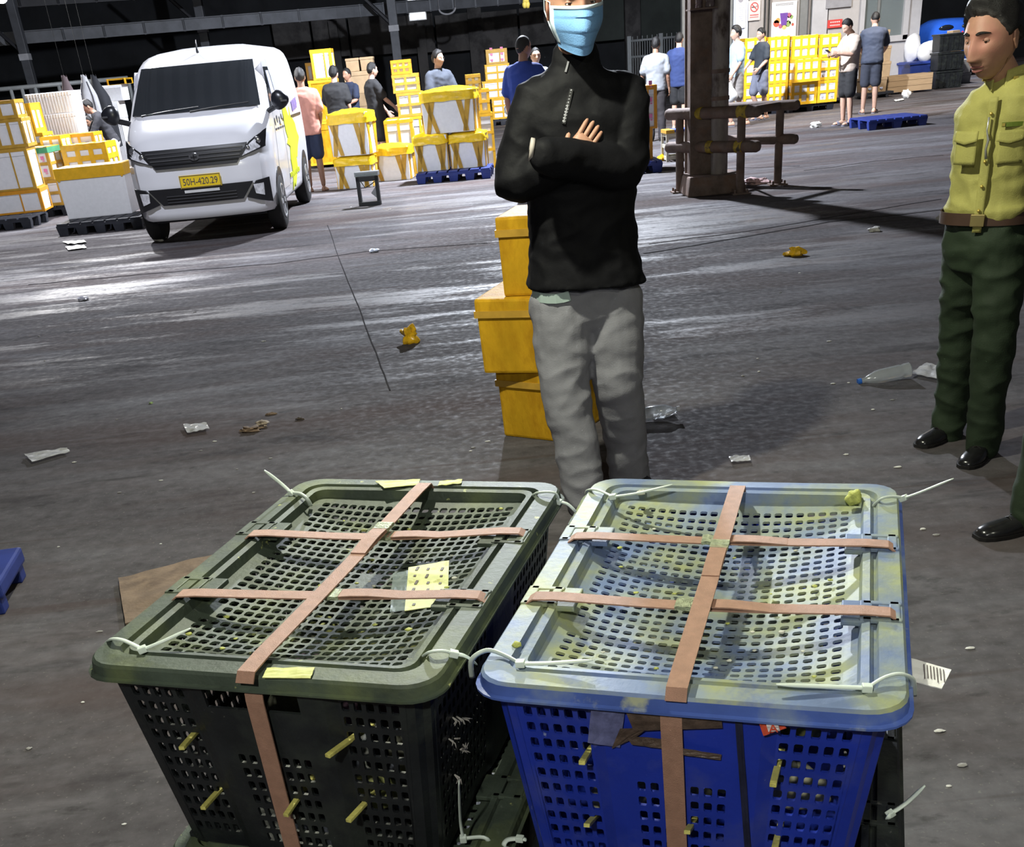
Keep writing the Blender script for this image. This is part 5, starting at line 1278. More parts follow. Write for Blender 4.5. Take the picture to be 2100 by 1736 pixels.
stack(19.05, [(150, 228, 352, 410, 'grid', 'yellow-taped foam box directly behind the big white box', dict(nx=3)), (129, 222, 294, 352, 'grid', 'wide yellow-taped foam box behind the big white box', dict(nx=4, nz_=3, tw=.075))], .6, 0.0)
stack(19.9, [(133, 196, 300, 352, 'grid', 'yellow-taped foam box behind the wide one beside the van, lower of two', dict(nx=3)), (131, 194, 274, 300, 'grid', 'yellow-taped foam box behind the wide one beside the van, upper of two', dict(nx=3, nz_=2, prints=2))], .5, 0.0)
stack(20.6, [(66, 165, 278, 330, 'grid', 'taped foam box carrying the white foam slabs', dict(nx=4)), (70, 160, 233, 278, 'slab', 'white ribbed foam slab stack, lower of two', dict(tw=.02)), (54, 151, 188, 233, 'slab', 'white ribbed foam slab stack, upper of two', dict(tw=.02))], .55, 0.0)
stack(23.6, [(150, 185, 235, 330, 'grid', 'netted yellow box behind the white slabs, lower of two', dict(nx=4, nz_=4)), (148, 178, 197, 235, 'wrap', 'netted yellow box behind the white slabs, upper of two', dict(nx=3, nz_=3))], .5, 0.0)
stack(24.0, [(206, 256, 208, 330, 'slab', 'white ribbed foam slab beside the van mirror, lower of two', {}), (210, 252, 174, 208, 'slab', 'white ribbed foam slab beside the van mirror, upper of two', {}), (222, 256, 162, 174, 'wrap', 'flat yellow-wrapped box on the white slabs beside the van mirror', dict(nx=3, nz_=2, tw=.09))], .5, 0.0)
# big white box in front
pallet('dark low pallet under the big white box beside the van', un(205, 478)+V((0, .45, 0)), 1.15, .8)
stack(16.3, [(122, 262, 340, 461, 'band', 'big plain white foam box with a yellow taped lid beside the van', {})], .62, ZP, rz=.05)
# hanging coats
def coat(label, px, py, y, m, ln=1.1, wd=.24, stripe=None):
    p = aty(px, py, y); r = thing('hanging_coat', label, 'coat', p)
    mb = MB(); sd = px*.1
    def fn(u, v):
        t = 2*math.pi*u; k = (.05+wd*.5*sst(0, .35, v)); f = 1+.22*math.sin(t*5+sd)*sst(.1, .6, v)
        return V((math.cos(t)*k*f, math.sin(t)*k*.45*f, -ln*v+.02*math.sin(t*3)))
    mb.grid(fn, 40, 16); mb.build('cloth', m, r, smooth=True)
    if stripe:
        for q in (.1, .35, .6, .85):
            mb = MB(); pts = [fn(q, v)+V((0, -.006, 0)) for v in np.linspace(.08, .98, 10)]; mb.ribbon(pts, (1, 0, 0), .02, .006); mb.build('stripe', stripe, r)
    MB().tube([(0, 0, -.02), (0, 0, 8.2-p.z)], .003, 4).build('hanger_cord', mat('black_cord', (.006, .006, .006), .9, var=0), r)
    return r
coat('brownish coat hanging behind the white foam slabs', 131, 156, 23.0, cloth('maroon', (.10, .075, .08)), 1.05, .16)
coat('grey striped coat hanging beside the stooping man', 171, 155, 23.2, cloth('palegrey', (.36, .36, .38)), 1.15, .24, cloth('stripe', (.05, .05, .06)))
coat('dark coat hanging beside the grey striped coat', 191, 155, 23.4, cloth('ink', (.02, .021, .026)), 1.2, .3)
# --- boxes behind and around the group of men
zy_ = stack(23.6, [(628, 690, 250, 300, 'grid', 'yellow-wrapped box lowest in the pile behind the salmon-shirted man', dict(body=M_wrap, nx=2, nz_=2)), (630, 688, 205, 250, 'grid', 'yellow-wrapped box in the middle of the pile behind the salmon-shirted man', dict(body=M_wrap, nx=2, nz_=2)),
             (634, 688, 164, 205, 'grid', 'yellow-wrapped box under the tall white foam box', dict(body=M_wrap, nx=2, nz_=2)), ], .9, .05)
stack(23.6, [(639, 682, 101, 164, 'corner', 'tall white foam box with yellow edges crowning the yellow pile', dict(tw=.05, z=zy_))], .5, None)
stack(24.14, [(628, 646, 127, 164, 'corner', 'white foam box half hidden behind the tall white one', dict(z=zy_-aty(0,0,1).z*0))], .34, None)
stack(25.4, [(700, 775, 192, 262, 'plain', 'large cardboard carton lowest in the pile behind the men in black', dict(body=M_cardd, name='carton')), (706, 764, 146, 192, 'plain', 'large cardboard carton under two small cartons behind the men in black', dict(body=M_card, name='carton'))], .6, 0.0)
zt_ = aty(735, 146, 25.4).z
for a, b_, lb in ((708, 736, 'cardboard carton, one of two side by side on the large carton, nearer the post'), (738, 766, 'cardboard carton, one of two side by side on the large carton, nearer the van')):
    lb = 'small cardboard carton beside its twin, above the man in the navy shirt' if a == 708 else 'small cardboard carton beside its twin, above the reaching man in black'
    x0, x1 = aty(a, 130, 25.5).x, aty(b_, 130, 25.5).x; h = aty(735, 118, 25.5).z-zt_
    foam(lb, ((x0+x1)/2, 25.75, zt_), x1-x0, .45, h, 0, 'plain', body=M_card, name='carton')
stack(21.2, [(796, 868, 240, 312, 'grid', 'taped foam box at the bottom of the tower before the post', dict(nx=3)), (815, 868, 190, 240, 'grid', 'brown-taped foam box second from the bottom of the tower before the post', dict(tape=M_tpd, nx=3, nz_=3)), (805, 859, 152, 190, 'grid', 'brown-taped foam box second from the top of the tower before the post', dict(tape=M_tpd, nx=3, nz_=3)), (802, 842, 122, 152, 'grid', 'orange-taped foam box on top of the tower before the post', dict(tape=M_tpo, nx=4, nz_=3, prints=0))], .45, 0.0)
stack(20.3, [(790, 848, 246, 305, 'grid', 'white foam box with three yellow bands beside the tower of taped boxes', dict(nx=3, nz_=2, tw=.045))], .5, 0.0)
# yellow-covered boxes on the floor
stack(18.65, [(691, 768, 324, 390, 'cap', 'white foam box with torn yellow cover under another, beside the floodlight', dict(rz=-.12)), (680, 764, 236, 324, 'cap', 'white foam box with yellow plastic cover standing on another, beside the salmon-shirted man', dict(rz=-.22))], .52, 0.0)
stack(19.35, [(762, 846, 302, 380, 'cap', 'single white foam box with yellow plastic cover behind the floodlight', dict(rz=-.16))], .5, 0.0)
pallet('blue plastic pallet under the three yellow-covered boxes', un(936, 372)+V((0, .42, 0)), 1.16, .78, -.10, .15, M_bluep)
stack(18.5, [(852, 921, 278, 358, 'cap', 'yellow-covered white box on the blue pallet, nearer the lone covered box', dict(rz=-.06))], .55, ZP)
zc = stack(18.48, [(927, 1000, 274, 354, 'cap', 'yellow-covered white box on the blue pallet, nearer the masked man', dict(rz=-.12))], .55, ZP)
stack(18.5, [(870, 980, 192, 279, 'cap', 'yellow-covered white box resting on top of the two on the blue pallet', dict(rz=-.16, z=zc))], .6, None)
stack(20.0, [(984, 1012, 232, 312, 'grid', 'taped foam box lowest in the narrow pile beside the blue pallet', dict(nx=2, nz_=4)), (951, 1004, 182, 232, 'grid', 'yellow-taped foam box in the middle of the narrow pile beside the blue pallet', dict(nx=4, nz_=3)), (956, 985, 150, 182, 'grid', 'small taped foam box on top of the narrow pile beside the blue pallet', dict(tape=M_tpd, nx=3, nz_=3))], .5, 0.0)
pallet('dark pallet under the far tower of taped boxes', V((aty(1032, 250, 33).x, 33.5, 0)), 1.2, 1.0)
stack(33.0, [(1010, 1054, 201, 246, 'grid', 'taped foam box at the bottom of the far tower beside the masked man', dict(nx=3, nz_=4)), (990, 1053, 164, 201, 'grid', 'taped foam box second from the bottom of the far tower beside the masked man', dict(nx=3, nz_=3)), (995, 1045, 130, 164, 'grid', 'taped foam box second from the top of the far tower beside the masked man', dict(nx=3, nz_=3)), (997, 1040, 99, 130, 'corner', 'foam box with printed side on top of the far tower beside the masked man', dict(tape=M_tpd, prints=6, tw=.07))], .7, ZP)
# --- wall of yellow-taped boxes before the office
pallet('dark pallet under the wall of yellow boxes, nearer the column', V((aty(1548, 232, 27).x, 27.6, 0)), 1.05, 1.2)
pallet('dark pallet under the wall of yellow boxes, nearer the man with the phone', V((aty(1664, 228, 26.6).x, 27.3, 0)), 1.05, 1.2)
YB = 27.0
cols_ = [(1526, 1569), (1571, 1614), (1616, 1668), (1669, 1709)]
rows_ = [('bottom', 226, 173), ('middle', 172, 123), ('top', 122, 73)]
cn = ['nearest the column', 'second from the column', 'third from the column', 'nearest the man with the phone']
for ci, (a, b_) in enumerate(cols_):
    sh = -(a-1526)*.045; zz = ZP
    for ri, (rn, pb, pt) in enumerate(rows_):
        yb = YB-.35*ci/3-(.28 if (ri == 1 and ci == 2) else 0)-(.12 if (ri == 0 and ci == 2) else 0)
        x0, x1 = aty(a, 150, YB).x, aty(b_, 150, YB).x; h = (aty(1600, pt+sh, yb).z-ZP)/([1, 2, 3][ri]) if False else (aty((a+b_)/2, 77+sh, yb).z-ZP)/3
        foam(f'yellow-taped foam box, {rn} row of the box wall, {cn[ci]}', ((x0+x1)/2, yb+.5, ZP+h*ri), x1-x0-.015, 1.0, h-.004, 0, 'grid', 4 if ci in (1, 2) else 3, 3, 3, .055, tape=M_tp, prints=2 if ci == 3 else 0, group=None)
# cartons beside the office
stack(28.6, [(1701, 1722, 162, 206, 'plain', 'cardboard carton lowest in the pile behind the man with the phone', dict(body=M_card, name='carton')), (1702, 1724, 116, 162, 'plain', 'cardboard carton in the middle of the pile behind the man with the phone', dict(body=M_cardd, name='carton')), (1704, 1726, 72, 116, 'plain', 'cardboard carton on top of the pile behind the man with the phone', dict(body=M_card, name='carton'))], .6, .12)
MB_ = thing('carton_dolly', 'low dark dolly under the cartons behind the man with the phone', 'dolly', (aty(1712, 206, 28.6).x, 28.9, 0)); MB().box((0, 0, .09), (.5, .62, .05)).build('deck', M_dark, MB_)
for sx in (-1, 1): MB().tube([(sx*.15, -.3, .035), (sx*.15, .3, .035)], .034, 8).build('wheel', M_dark, MB_)
nm = ['lowest', 'second from the bottom', 'second from the top', 'topmost']
MB_ = thing('carton_dolly', 'low dark dolly under the tall carton stack before the office pier', 'dolly', (aty(1798, 200, 29.2).x, 29.5, 0)); MB().box((0, 0, .10), (.8, .62, .05)).build('deck', M_dark, MB_)
for sx in (-1, 1): MB().tube([(sx*.25, -.3, .038), (sx*.25, .3, .038)], .037, 8).build('wheel', M_dark, MB_)
stack(29.2, [(1772, 1819, 160, 195, 'plain', 'cardboard carton with two pale labels, lowest in the stack before the office pier', dict(body=M_cardd, name='carton', prints=2)), (1776, 1827, 128, 160, 'plain', 'cardboard carton second from the bottom before the office pier', dict(body=M_card, name='carton')), (1778, 1828, 96, 128, 'plain', 'cardboard carton second from the top before the office pier', dict(body=M_card, name='carton')), (1780, 1825, 63, 96, 'plain', 'topmost cardboard carton before the office pier', dict(body=M_card, name='carton'))], .6, .125)
r = thing('wooden_crate', 'long low wooden crate on legs before the office pier', 'crate', (aty(1864, 170, 30).x, 30.3, 0)); x0, x1 = aty(1818, 170, 30).x, aty(1913, 170, 30).x; z0, z1 = aty(1866, 187, 30).z, aty(1866, 152, 30).z
M_ply = mat('plywood', (.42, .29, .17), .8, var=.12, scale=4, stretch=(1, 1, 8))
for k in range(3): MB().box((0, -.3, z0+(z1-z0)*(k+.5)/3), (x1-x0, .03, (z1-z0)/3-.006)).build('plank', M_ply, r, bevel=.003)
MB().box((0, 0, (z0+z1)/2), (x1-x0-.02, .56, z1-z0-.02)).build('crate_body', M_ply, r)
for sx in (-.42, -.1, .06): MB().box((sx*(x1-x0), -.2, z0/2), (.14, .12, z0)).build('leg', M_ply, r)
# ------------------------------------------------------------------ van
def make_van():
    X0, Y0 = -3.02, 14.32   # front axle centre on the floor
    r = thing('van', 'white delivery van with black grille and yellow number plate', 'van', (X0, Y0, 0), math.radians(1.0))
    M_vw = mat('van_white', (.72, .72, .76), .22, var=.02, scale=3, coat=.5, spec=.5); M_blkg = mat('van_glass', (.022, .025, .029), .05, var=0, spec=.6); M_bp = mat('van_black_trim', (.016, .016, .018), .4, var=.1)
    M_chr = mat('chrome', (.55, .55, .57), .15, .9, var=0); M_lens = mat('lamp_lens', (.66, .66, .70), .2, 0, var=.35, scale=22, coat=.6); M_tyre = mat('tyre', (.014, .014, .015), .75, var=.15)
    # profile: z, front y, rear y, half width, corner radius
    PR = [(.26, -.60, 3.50, .76, .16), (.30, -.632, 3.56, .79, .18), (.42, -.645, 3.58, .805, .20), (.60, -.66, 3.59, .820, .22), (.80, -.65, 3.60, .828, .24), (.95, -.615, 3.60, .828, .26), (1.06, -.55, 3.60, .826, .28), (1.16, -.43, 3.60, .824, .28), (1.25, -.27, 3.60, .820, .27), (1.32, -.13, 3.60, .814, .25),
          (1.45, .05, 3.595, .800, .23), (1.60, .25, 3.585, .780, .21), (1.74, .44, 3.57, .758, .20), (1.80, .53, 3.56, .745, .20), (1.88, .70, 3.54, .715, .22), (1.94, .90, 3.50, .66, .26), (1.98, 1.2, 3.42, .56, .30), (2.0, 1.5, 3.2, .40, .28)]
    PR = [(z, a+.0, b_-.0, w_, c) for z, a, b_, w_, c in PR]
    def at(z):
        for p, q in zip(PR, PR[1:]):
            if z <= q[0]:
                t = (z-p[0])/(q[0]-p[0]); return tuple(p[i]+(q[i]-p[i])*t for i in range(1, 5))
        return PR[-1][1:]
    def front(x, z, o=0.0):
        f, b_, w_, c = at(z); bow = .10*(x/w_)**2
        e = abs(x)-(w_-c); k = 0 if e <= 0 else c-math.sqrt(max(0, c*c-e*e))
        return V((x, f+bow+k-o, z))
    def side(y, z, sx, o=0.0):
        f, b_, w_, c = at(z); return V((sx*(w_+o), y, z))
    body = MB(); rg = []
    zs = np.concatenate([np.linspace(.26, 2.0, 46)])
    for z in zs:
        f, b_, w_, c = at(z); ring = []
        nfr = 14
        for k in range(nfr+1):
            x = -w_+2*w_*k/nfr; x = max(-w_+.0005, min(w_-.0005, x)); ring.append(front(x, z))
        for k in range(1, 12):
            y = ring[nfr].y+(b_-.12-ring[nfr].y)*k/12; ring.append(V((w_, y, z)))
        for k in range(0, 7):
            t = k/6; x = w_-2*w_*t; cc = .12; e = abs(x)-(w_-cc); kk = 0 if e <= 0 else cc-math.sqrt(max(0, cc*cc-e*e)); ring.append(V((x, b_-kk, z)))
        for k in range(11, 0, -1):
            y = ring[0].y+(b_-.12-ring[0].y)*k/12; ring.append(V((-w_, y, z)))
        rg.append(ring)
    body.loft(rg); bo = body.build('body_shell', M_vw, r, smooth=35)
    def fpatch(name, poly, m, o=.006, nu=16, nv=8, par=None, th=.012):
        """patch on the front given by four corner (x,z): bl, br, tr, tl"""
        bl, br, tr, tl = poly; mb = MB()
        def fn(u, v):
            x = (bl[0]+(br[0]-bl[0])*u)*(1-v)+(tl[0]+(tr[0]-tl[0])*u)*v; z = (bl[1]+(br[1]-bl[1])*u)*(1-v)+(tl[1]+(tr[1]-tl[1])*u)*v
            return front(x, z, o)
        mb.grid(fn, nu, nv, -th); return mb.build(name, m, par or r, smooth=40)
    fpatch('windscreen', [(-.74, 1.335), (.74, 1.335), (.66, 1.80), (-.66, 1.80)], M_blkg, .010, 24, 12)
    # dashboard things read through the screen as pale marks on the glass
    for x, z, rr in ((-.58, 1.71, .04), (-.47, 1.725, .04)):
        mb = MB(); pts = [front(x+rr*math.cos(t), z+rr*math.sin(t), .014) for t in np.linspace(0, 2*math.pi, 18, endpoint=False)]; mb.loft([pts, [p+V((0, .006, 0)) for p in pts]]); mb.build('inspection_sticker', mat('sticker_mint', (.50, .62, .58), .5), r)
    fpatch('sticker', [(-.57, 1.56), (-.46, 1.565), (-.455, 1.64), (-.565, 1.635)], mat('sticker_sky', (.42, .62, .66), .5), .014, 3, 3, th=.004)
    fpatch('top_sticker', [(.33, 1.765), (.57, 1.765), (.565, 1.79), (.325, 1.79)], mat('sticker_pale', (.6, .6, .6), .5), .014, 4, 2, th=.004)
    for x0, x1 in ((-.62, .05), (-.05, .62)):
        mb = MB(); mb.tube([front(x0, 1.335, .022), front((x0+x1)/2, 1.36, .026), front(x1, 1.375, .024)], .010, 6); mb.build('wiper', M_bp, r)
    # grille: black surround with chrome slats
    gr = fpatch('grille', [(-.46, .80), (.46, .80), (.60, .985), (-.60, .985)], M_bp, .010, 20, 8, th=.02)
    for k in range(4):
        z = .835+.038*k; hw = .47+.10*(z-.80)/.185*1.0
        mb = MB(); mb.ribbon([front(-hw+2*hw*q/16, z+.012, .037) for q in range(17)], (0, 0, 1), .013, .010); mb.build('grille_slat', M_chr if k in (1, 2, 3) else M_bp, gr)
    mb = MB(); c = front(0, .90, .04); pts = [(.062*math.cos(t), .042*math.sin(t)) for t in np.linspace(0, 2*math.pi, 24, endpoint=False)]
    mb.loft([[c+V((x, 0, z)) for x, z in pts], [c+V((x*.9, -.012, z*.9)) for x, z in pts]]); em = mb.build('emblem', M_chr, gr)
    mb = MB(); mb.box(c+V((0, -.016, 0)), (.07, .010, .012)); mb.box(c+V((0, -.016, .0)), (.012, .010, .05)); mb.build('emblem_mark', M_bp, em)
    for sx in (-1, 1):
        L_ = lambda a: [(sx*x, z) for x, z in a] if sx > 0 else [(sx*a[1][0], a[1][1]), (sx*a[0][0], a[0][1]), (sx*a[3][0], a[3][1]), (sx*a[2][0], a[2][1])]
        h = fpatch('headlight', L_([(.50, .845), (.775, .93), (.795, 1.10), (.61, .985)]), M_bp, .012, 12, 8, th=.02)
        fpatch('headlight_lens', L_([(.53, .862), (.765, .94), (.783, 1.083), (.625, .975)]), M_lens, .032, 12, 8, h, .006)
        for x, z, rr in ((.705, 1.0, .045), (.60, .935, .032)):
            mb = MB(); mb.sphere(front(sx*x, z, .034), (rr, .012, rr), 14, 8); mb.build('lamp_reflector', M_chr, h, smooth=True)
        f = fpatch('fog_lamp_housing', L_([(.50, .44), (.76, .36), (.765, .62), (.63, .60)]), M_bp, .010, 8, 8, th=.02)
        fpatch('fog_lamp', L_([(.61, .47), (.70, .44), (.71, .57), (.60, .565)]), M_lens, .030, 6, 6, f, .008)
    lo = fpatch('lower_intake', [(-.46, .43), (.46, .43), (.60, .60), (-.60, .60)], M_bp, .010, 20, 6, th=.02)
    for k in range(3):
        mb = MB(); mb.ribbon([front(-.40+.8*q/12,   .455+.032*k, .036) for q in range(13)], (0, 0, 1), .010, .010); mb.build('intake_slat', mat('dark_slat', (.05, .05, .055), .4), lo)
    # number plate
    c = front(0.02, .655, .03); pl = MB(); pl.box(c, (.47, .012, .135)); po = pl.build('number_plate', mat('plate_yellow', (.80, .56, .02), .45, var=.03), r, bevel=.004)
    pl = MB()
    for z in (-1, 1): pl.box(c+V((0, -.007, z*.060)), (.455, .004, .006))
    for x in (-1, 1): pl.box(c+V((x*.226, -.007, 0)), (.006, .004, .12))
    pl.build('plate_border', M_ink, po)
    text_mesh('50H-420.29', .098, 'plate_number', M_ink, po, Matrix.Translation(c+V((0, -.0075, -.004))) @ Matrix.Rotation(math.radians(90), 4, 'X') @ Matrix.Scale(.86, 4, (1, 0, 0)), .002)
    pl = MB(); pl.box(front(.02, .555, .03), (.40, .012, .028)); pl.build('plate_bracket', mat('bracket_white', (.6, .6, .6), .5), r)
    # mirrors
    for sx in (-1, 1):
        mb = MB(); c = V((sx*.985, -.02, 1.37)); mb.sphere(c, (.105, .06, .10), 16, 10, fn=lambda p: V((p.x, p.y, p.z*(1-.25*sx*p.x/.1)))); m_ = mb.build('mirror', mat('mirror_black', (.014, .015, .02), .3, var=0, spec=.6), r, smooth=True)
        mb = MB(); mb.tube([c+V((-sx*.06, .02, -.06)), V((sx*.80, .12, 1.26))], .03, 8); mb.build('mirror_arm', M_bp, m_)
        mb = MB(); mb.box(c+V((sx*.05, -.07, -.01)), (.07, .01, .018)); mb.build('indicator', M_chr, m_)
    # antenna
    mb = MB(); mb.tube([(0, .82, 1.93), (0, .80, 1.97), (0, .86, 2.06)], [.02, .010, .003], 8); mb.build('antenna', M_bp, r, smooth=True)
    # side doors, glass, graphics
    for sx in (-1, 1):
        def spatch(name, pts, m, o=.005, th=.008, par=None, n=8):
            bl, br, tr, tl = pts; mb = MB()
            def fn(u, v):
                y = (bl[0]+(br[0]-bl[0])*u)*(1-v)+(tl[0]+(tr[0]-tl[0])*u)*v; z = (bl[1]+(br[1]-bl[1])*u)*(1-v)+(tl[1]+(tr[1]-tl[1])*u)*v
                return side(y, z, sx, o)
            mb.grid(fn, n, n, th*sx); return mb.build(name, m, par or r, smooth=40)
        d = spatch('front_door', [(.02, .40), (1.02, .40), (1.04, 1.78), (.62, 1.78)], M_vw, .004)
        spatch('door_window', [(.28, 1.30), (.98, 1.27), (1.0, 1.72), (.62, 1.72)], M_blkg, .010, .01, d)
        if sx > 0: spatch('screen_notice', [(.62, 1.32), (.92, 1.30), (.93, 1.68), (.72, 1.68)], mat('notice_blue', (.55, .58, .75), .5), .014, .004, d)
        spatch('door_handle', [(.82, 1.10), (.98, 1.10), (.98, 1.14), (.82, 1.14)], M_vw, .02, .02, d, 3)
        s_ = spatch('sliding_door', [(1.08, .40), (2.18, .40), (2.18, 1.80), (1.08, 1.80)], M_vw, .004)
        spatch('door_rail', [(1.1, 1.12), (3.3, 1.12), (3.3, 1.15), (1.1, 1.15)], M_bp, .008, .008)
        # green splash and lettering-like marks of the livery
        if sx > 0:
            M_gs = mat('splash_green', (.62, .72, .02), .4, var=.08); mb = MB(); cy_, cz_ = 1.75, .86; pts = []
            for k in range(36):
                t = 2*math.pi*k/36; rr = (.40+.12*math.sin(3*t+1)+.10*nz((math.cos(t)*3, math.sin(t)*3, 2))+(.16 if k % 6 == 0 else 0)); pts.append((cy_+rr*1.25*math.cos(t), cz_+rr*1.0*math.sin(t)))
            mb.loft([[side(y, z, sx, .011) for y, z in pts], [side(y, z, sx, .002) for y, z in pts]]); g_ = mb.build('livery_splash', M_gs, r)
            for k in range(7): mb = MB(); mb.box(side(1.15+.16*k, .50, sx, .012), (.006, .09, .05)); mb.build('livery_mark', M_gs, r)
            for k in range(4): mb = MB(); mb.box(side(2.45+.17*k, 1.25+.01*k, sx, .010), (.006, .10, .13)); mb.box(side(2.48+.17*k, 1.28, sx, .012), (.006, .04, .05)); mb.build('livery_letter', mat('livery_purple', (.22, .16, .40), .5), r)
            for k in range(5): mb = MB(); mb.sphere(side(.42+.22*k, 1.14+.02*(k % 2), sx, .006), (.004, .055, .045), 8, 6); mb.box(side(.42+.22*k, 1.06, sx, .006), (.006, .14, .02)); mb.build('livery_figure', mat('livery_dark', (.05, .05, .06), .5), r)
    # wheels and dark arches
    for y, zz in ((0, 0), (2.90, 0)):
        for sx in (-1, 1):
            mb = MB(); c = V((sx*.735, y, .315)); rr = .315
            prof = [(-.09, .17), (-.095, .27), (-.075, .305), (-.03, .315), (.03, .315), (.075, .305), (.095, .27), (.09, .17)]
            mb.loft([[c+V((a, b_*math.cos(t), b_*math.sin(t))) for t in np.linspace(0, 2*math.pi, 32, endpoint=False)] for a, b_ in prof]); t_ = mb.build('tyre', M_tyre, r, smooth=40)
            mb = MB()
            for a0, a1, b0 in ((.075, .085, .185),): mb.loft([[c+V((sx*a, b_*math.cos(t), b_*math.sin(t))) for t in np.linspace(0, 2*math.pi, 28, endpoint=False)] for a, b_ in ((.06, .19), (.098, .188), (.10, .17), (.085, .165), (.075, .06), (.09, .05), (.09, .001))])
            w_ = mb.build('wheel_rim', mat('rim_silver', (.45, .46, .48), .3, .6), t_, smooth=40)
            for k in range(6):
                t = k*math.pi/3; mb = MB(); mb.box(c+V((sx*.088, .11*math.cos(t), .11*math.sin(t))), (.02, .05, .10), Matrix.Rotation(t-math.pi/2, 3, 'X')); mb.build('rim_spoke', MATS['rim_silver'], w_)
            mb = MB(); pts = [(y+.37*math.cos(t), .315+.37*math.sin(t)) for t in np.linspace(-.35, math.pi+.35, 24)]
            pts = [(a, max(.26, b_)) for a, b_ in pts]
            mb.loft([[side(a, b_, sx, .010) for a, b_ in pts], [side(a, b_, sx, -.04) for a, b_ in pts]]); mb.build('wheel_arch', M_bp, r)
    mb = MB(); mb.box((0, 1.45, .27), (1.3, 3.6, .10)); mb.build('underbody', M_bp, r)
    return r
make_van()
# ------------------------------------------------------------------ rusty column with its crash guard
M_rust = mat('rusty_steel', (.15, .108, .094), .75, .2, var=.35, scale=6, col2=(.16, .095, .07), s2=5, t2=(.5, .68), bump=.35, bscale=30)
M_pipe = mat('grey_brown_pipe', (.26, .225, .215), .65, .2, var=.3, scale=4, col2=(.07, .05, .045), s2=4, t2=(.48, .62), bump=.3, bscale=25, stretch=(1, 1, .5))
M_ylw = mat('worn_yellow_paint', (.36, .25, .03), .6, var=.4, scale=15, col2=(.06, .045, .035), s2=12, t2=(.52, .6))
cxp = aty(1476, 250, 13.85).x
r = thing('column', 'rusty steel column with a grey pipe strapped to it', 'column', (cxp, 13.85, 0)); o0 = V((cxp, 13.85, 0))
hx0 = aty(1410, 250, 14.1).x-cxp; hx1 = aty(1456, 250, 14.1).x-cxp
xm = (hx0+hx1)/2; wd = hx1-hx0
for nm, c, d in (('flange', (xm, .42, 4.1), (wd, .03, 8.2)), ('flange', (xm, .10, 4.1), (wd, .03, 8.2)), ('web', (xm+wd*.15, .26, 4.1), (.03, .30, 8.2)), ('web', (xm-wd*.40, .26, 4.1), (.02, .30, 8.2))): MB().box(c, d).build(nm, M_rust, r)
mb = MB(); mb.tube([(0, 0, 0), (0, 0, 8.2)], .097, 24); mb.build('pipe', M_pipe, r, smooth=40)
for z in (1.25, .98): mb = MB(); mb.tube([(0, 0, z-.02), (0, 0, z+.02)], .106, 24); mb.build('pipe_clamp', M_rust, r)
MB().box((xm+.12, .08, .10), (.62, .62, .20), tx=1.12, ty=1.12).build('base_block', M_rust, r, bevel=.02)
mb = MB(); mb.box((xm-.03, -.02, 1.86), (.30, .26, .015)); sh = mb.build('shelf', M_rust, r)
def bottle(label, p, h=.24, rr=.035, m=None, cap=(.15, .2, .5), rz=0, tilt=None, label_m=None):
    r2 = thing('bottle', label, 'bottle', p); m = m or mat('clear_plastic', (.62, .66, .70), .12, var=.1, trans=.55, alpha=.75)
    prof = [(.85, 0), (1, .02), (1, .12), (.9, .16), (1, .2), (1, .58), (.92, .66), (.5, .82), (.36, .86), (.36, .93)]
    R_ = tilt or Matrix.Identity(3)
    mb = MB(); mb.loft([[R_ @ V((rr*a*math.cos(t), rr*a*math.sin(t), h*b_)) for t in np.linspace(0, 2*math.pi, 14, endpoint=False)] for a, b_ in prof]); mb.build('bottle_body', m, r2, smooth=40)
    mb = MB(); mb.loft([[R_ @ V((rr*a*math.cos(t), rr*a*math.sin(t), h*b_)) for t in np.linspace(0, 2*math.pi, 12, endpoint=False)] for a, b_ in ((.42, .93), (.42, 1.0), (.36, 1.0))]); mb.build('cap', mat('cap_%d' % int(cap[2]*100), cap, .4), r2)
    if label_m: mb = MB(); mb.loft([[R_ @ V((rr*1.02*math.cos(t), rr*1.02*math.sin(t), h*b_)) for t in np.linspace(0, 2*math.pi, 14, endpoint=False)] for b_ in (.25, .5)], cap=False); mb.build('label_band', label_m, r2, smooth=40)
    return r2
M_mauve = mat('mauve_plastic', (.22, .17, .19), .25, var=.2, trans=.3)
bottle('tall empty bottle on the shelf of the rusty column', o0+V((xm+.06, -.03, 1.868)), .33, .05, M_mauve, (.3, .28, .3))
bottle('short empty bottle on the shelf of the rusty column', o0+V((xm-.07, -.05, 1.868)), .22, .034, M_mauve, (.25, .22, .25))
# crash guard
A = V((aty(1372, 300, 14.3).x, 14.3, 0)); B = V((aty(1552, 290, 13.35).x, 13.35, 0))
r = thing('crash_guard', 'rusty pipe crash guard with worn yellow patches around the column', 'guard', (A.x, A.y, 0)); D = B-A
zt1 = (aty(1400, 236, 14.15).z+aty(1540, 226, 13.4).z)/2; zt2 = (aty(1400, 305, 14.15).z+aty(1540, 297, 13.4).z)/2
n_ = D.cross(V((0, 0, 1))).normalized()*-1
n_ = n_ if n_.y > 0 else -n_
tcol = (cxp-A.x)/D.x
offs = V((0, 0, 0))
for z in (zt1, zt2):
    mb = MB(); mb.tube([V((0, 0, z)), D+V((0, 0, z))], .062, 14, round_ends=True); mb.build('rail', M_rust, r, smooth=40)
    mb = MB(); mb.tube([n_*.75+V((0, 0, z)), D+n_*.75+V((0, 0, z))], .055, 12, round_ends=True); mb.build('rail', M_rust, r, smooth=40)
    for t0, t1 in (((.80, .90) if z == zt1 else (.78, .86)), ((.30, .40) if z == zt1 else (.46, .52))):
        mb = MB(); mb.tube([D*t0+V((0, 0, z)), D*t1+V((0, 0, z))], .066, 14); mb.build('yellow_patch', M_ylw, r, smooth=40)
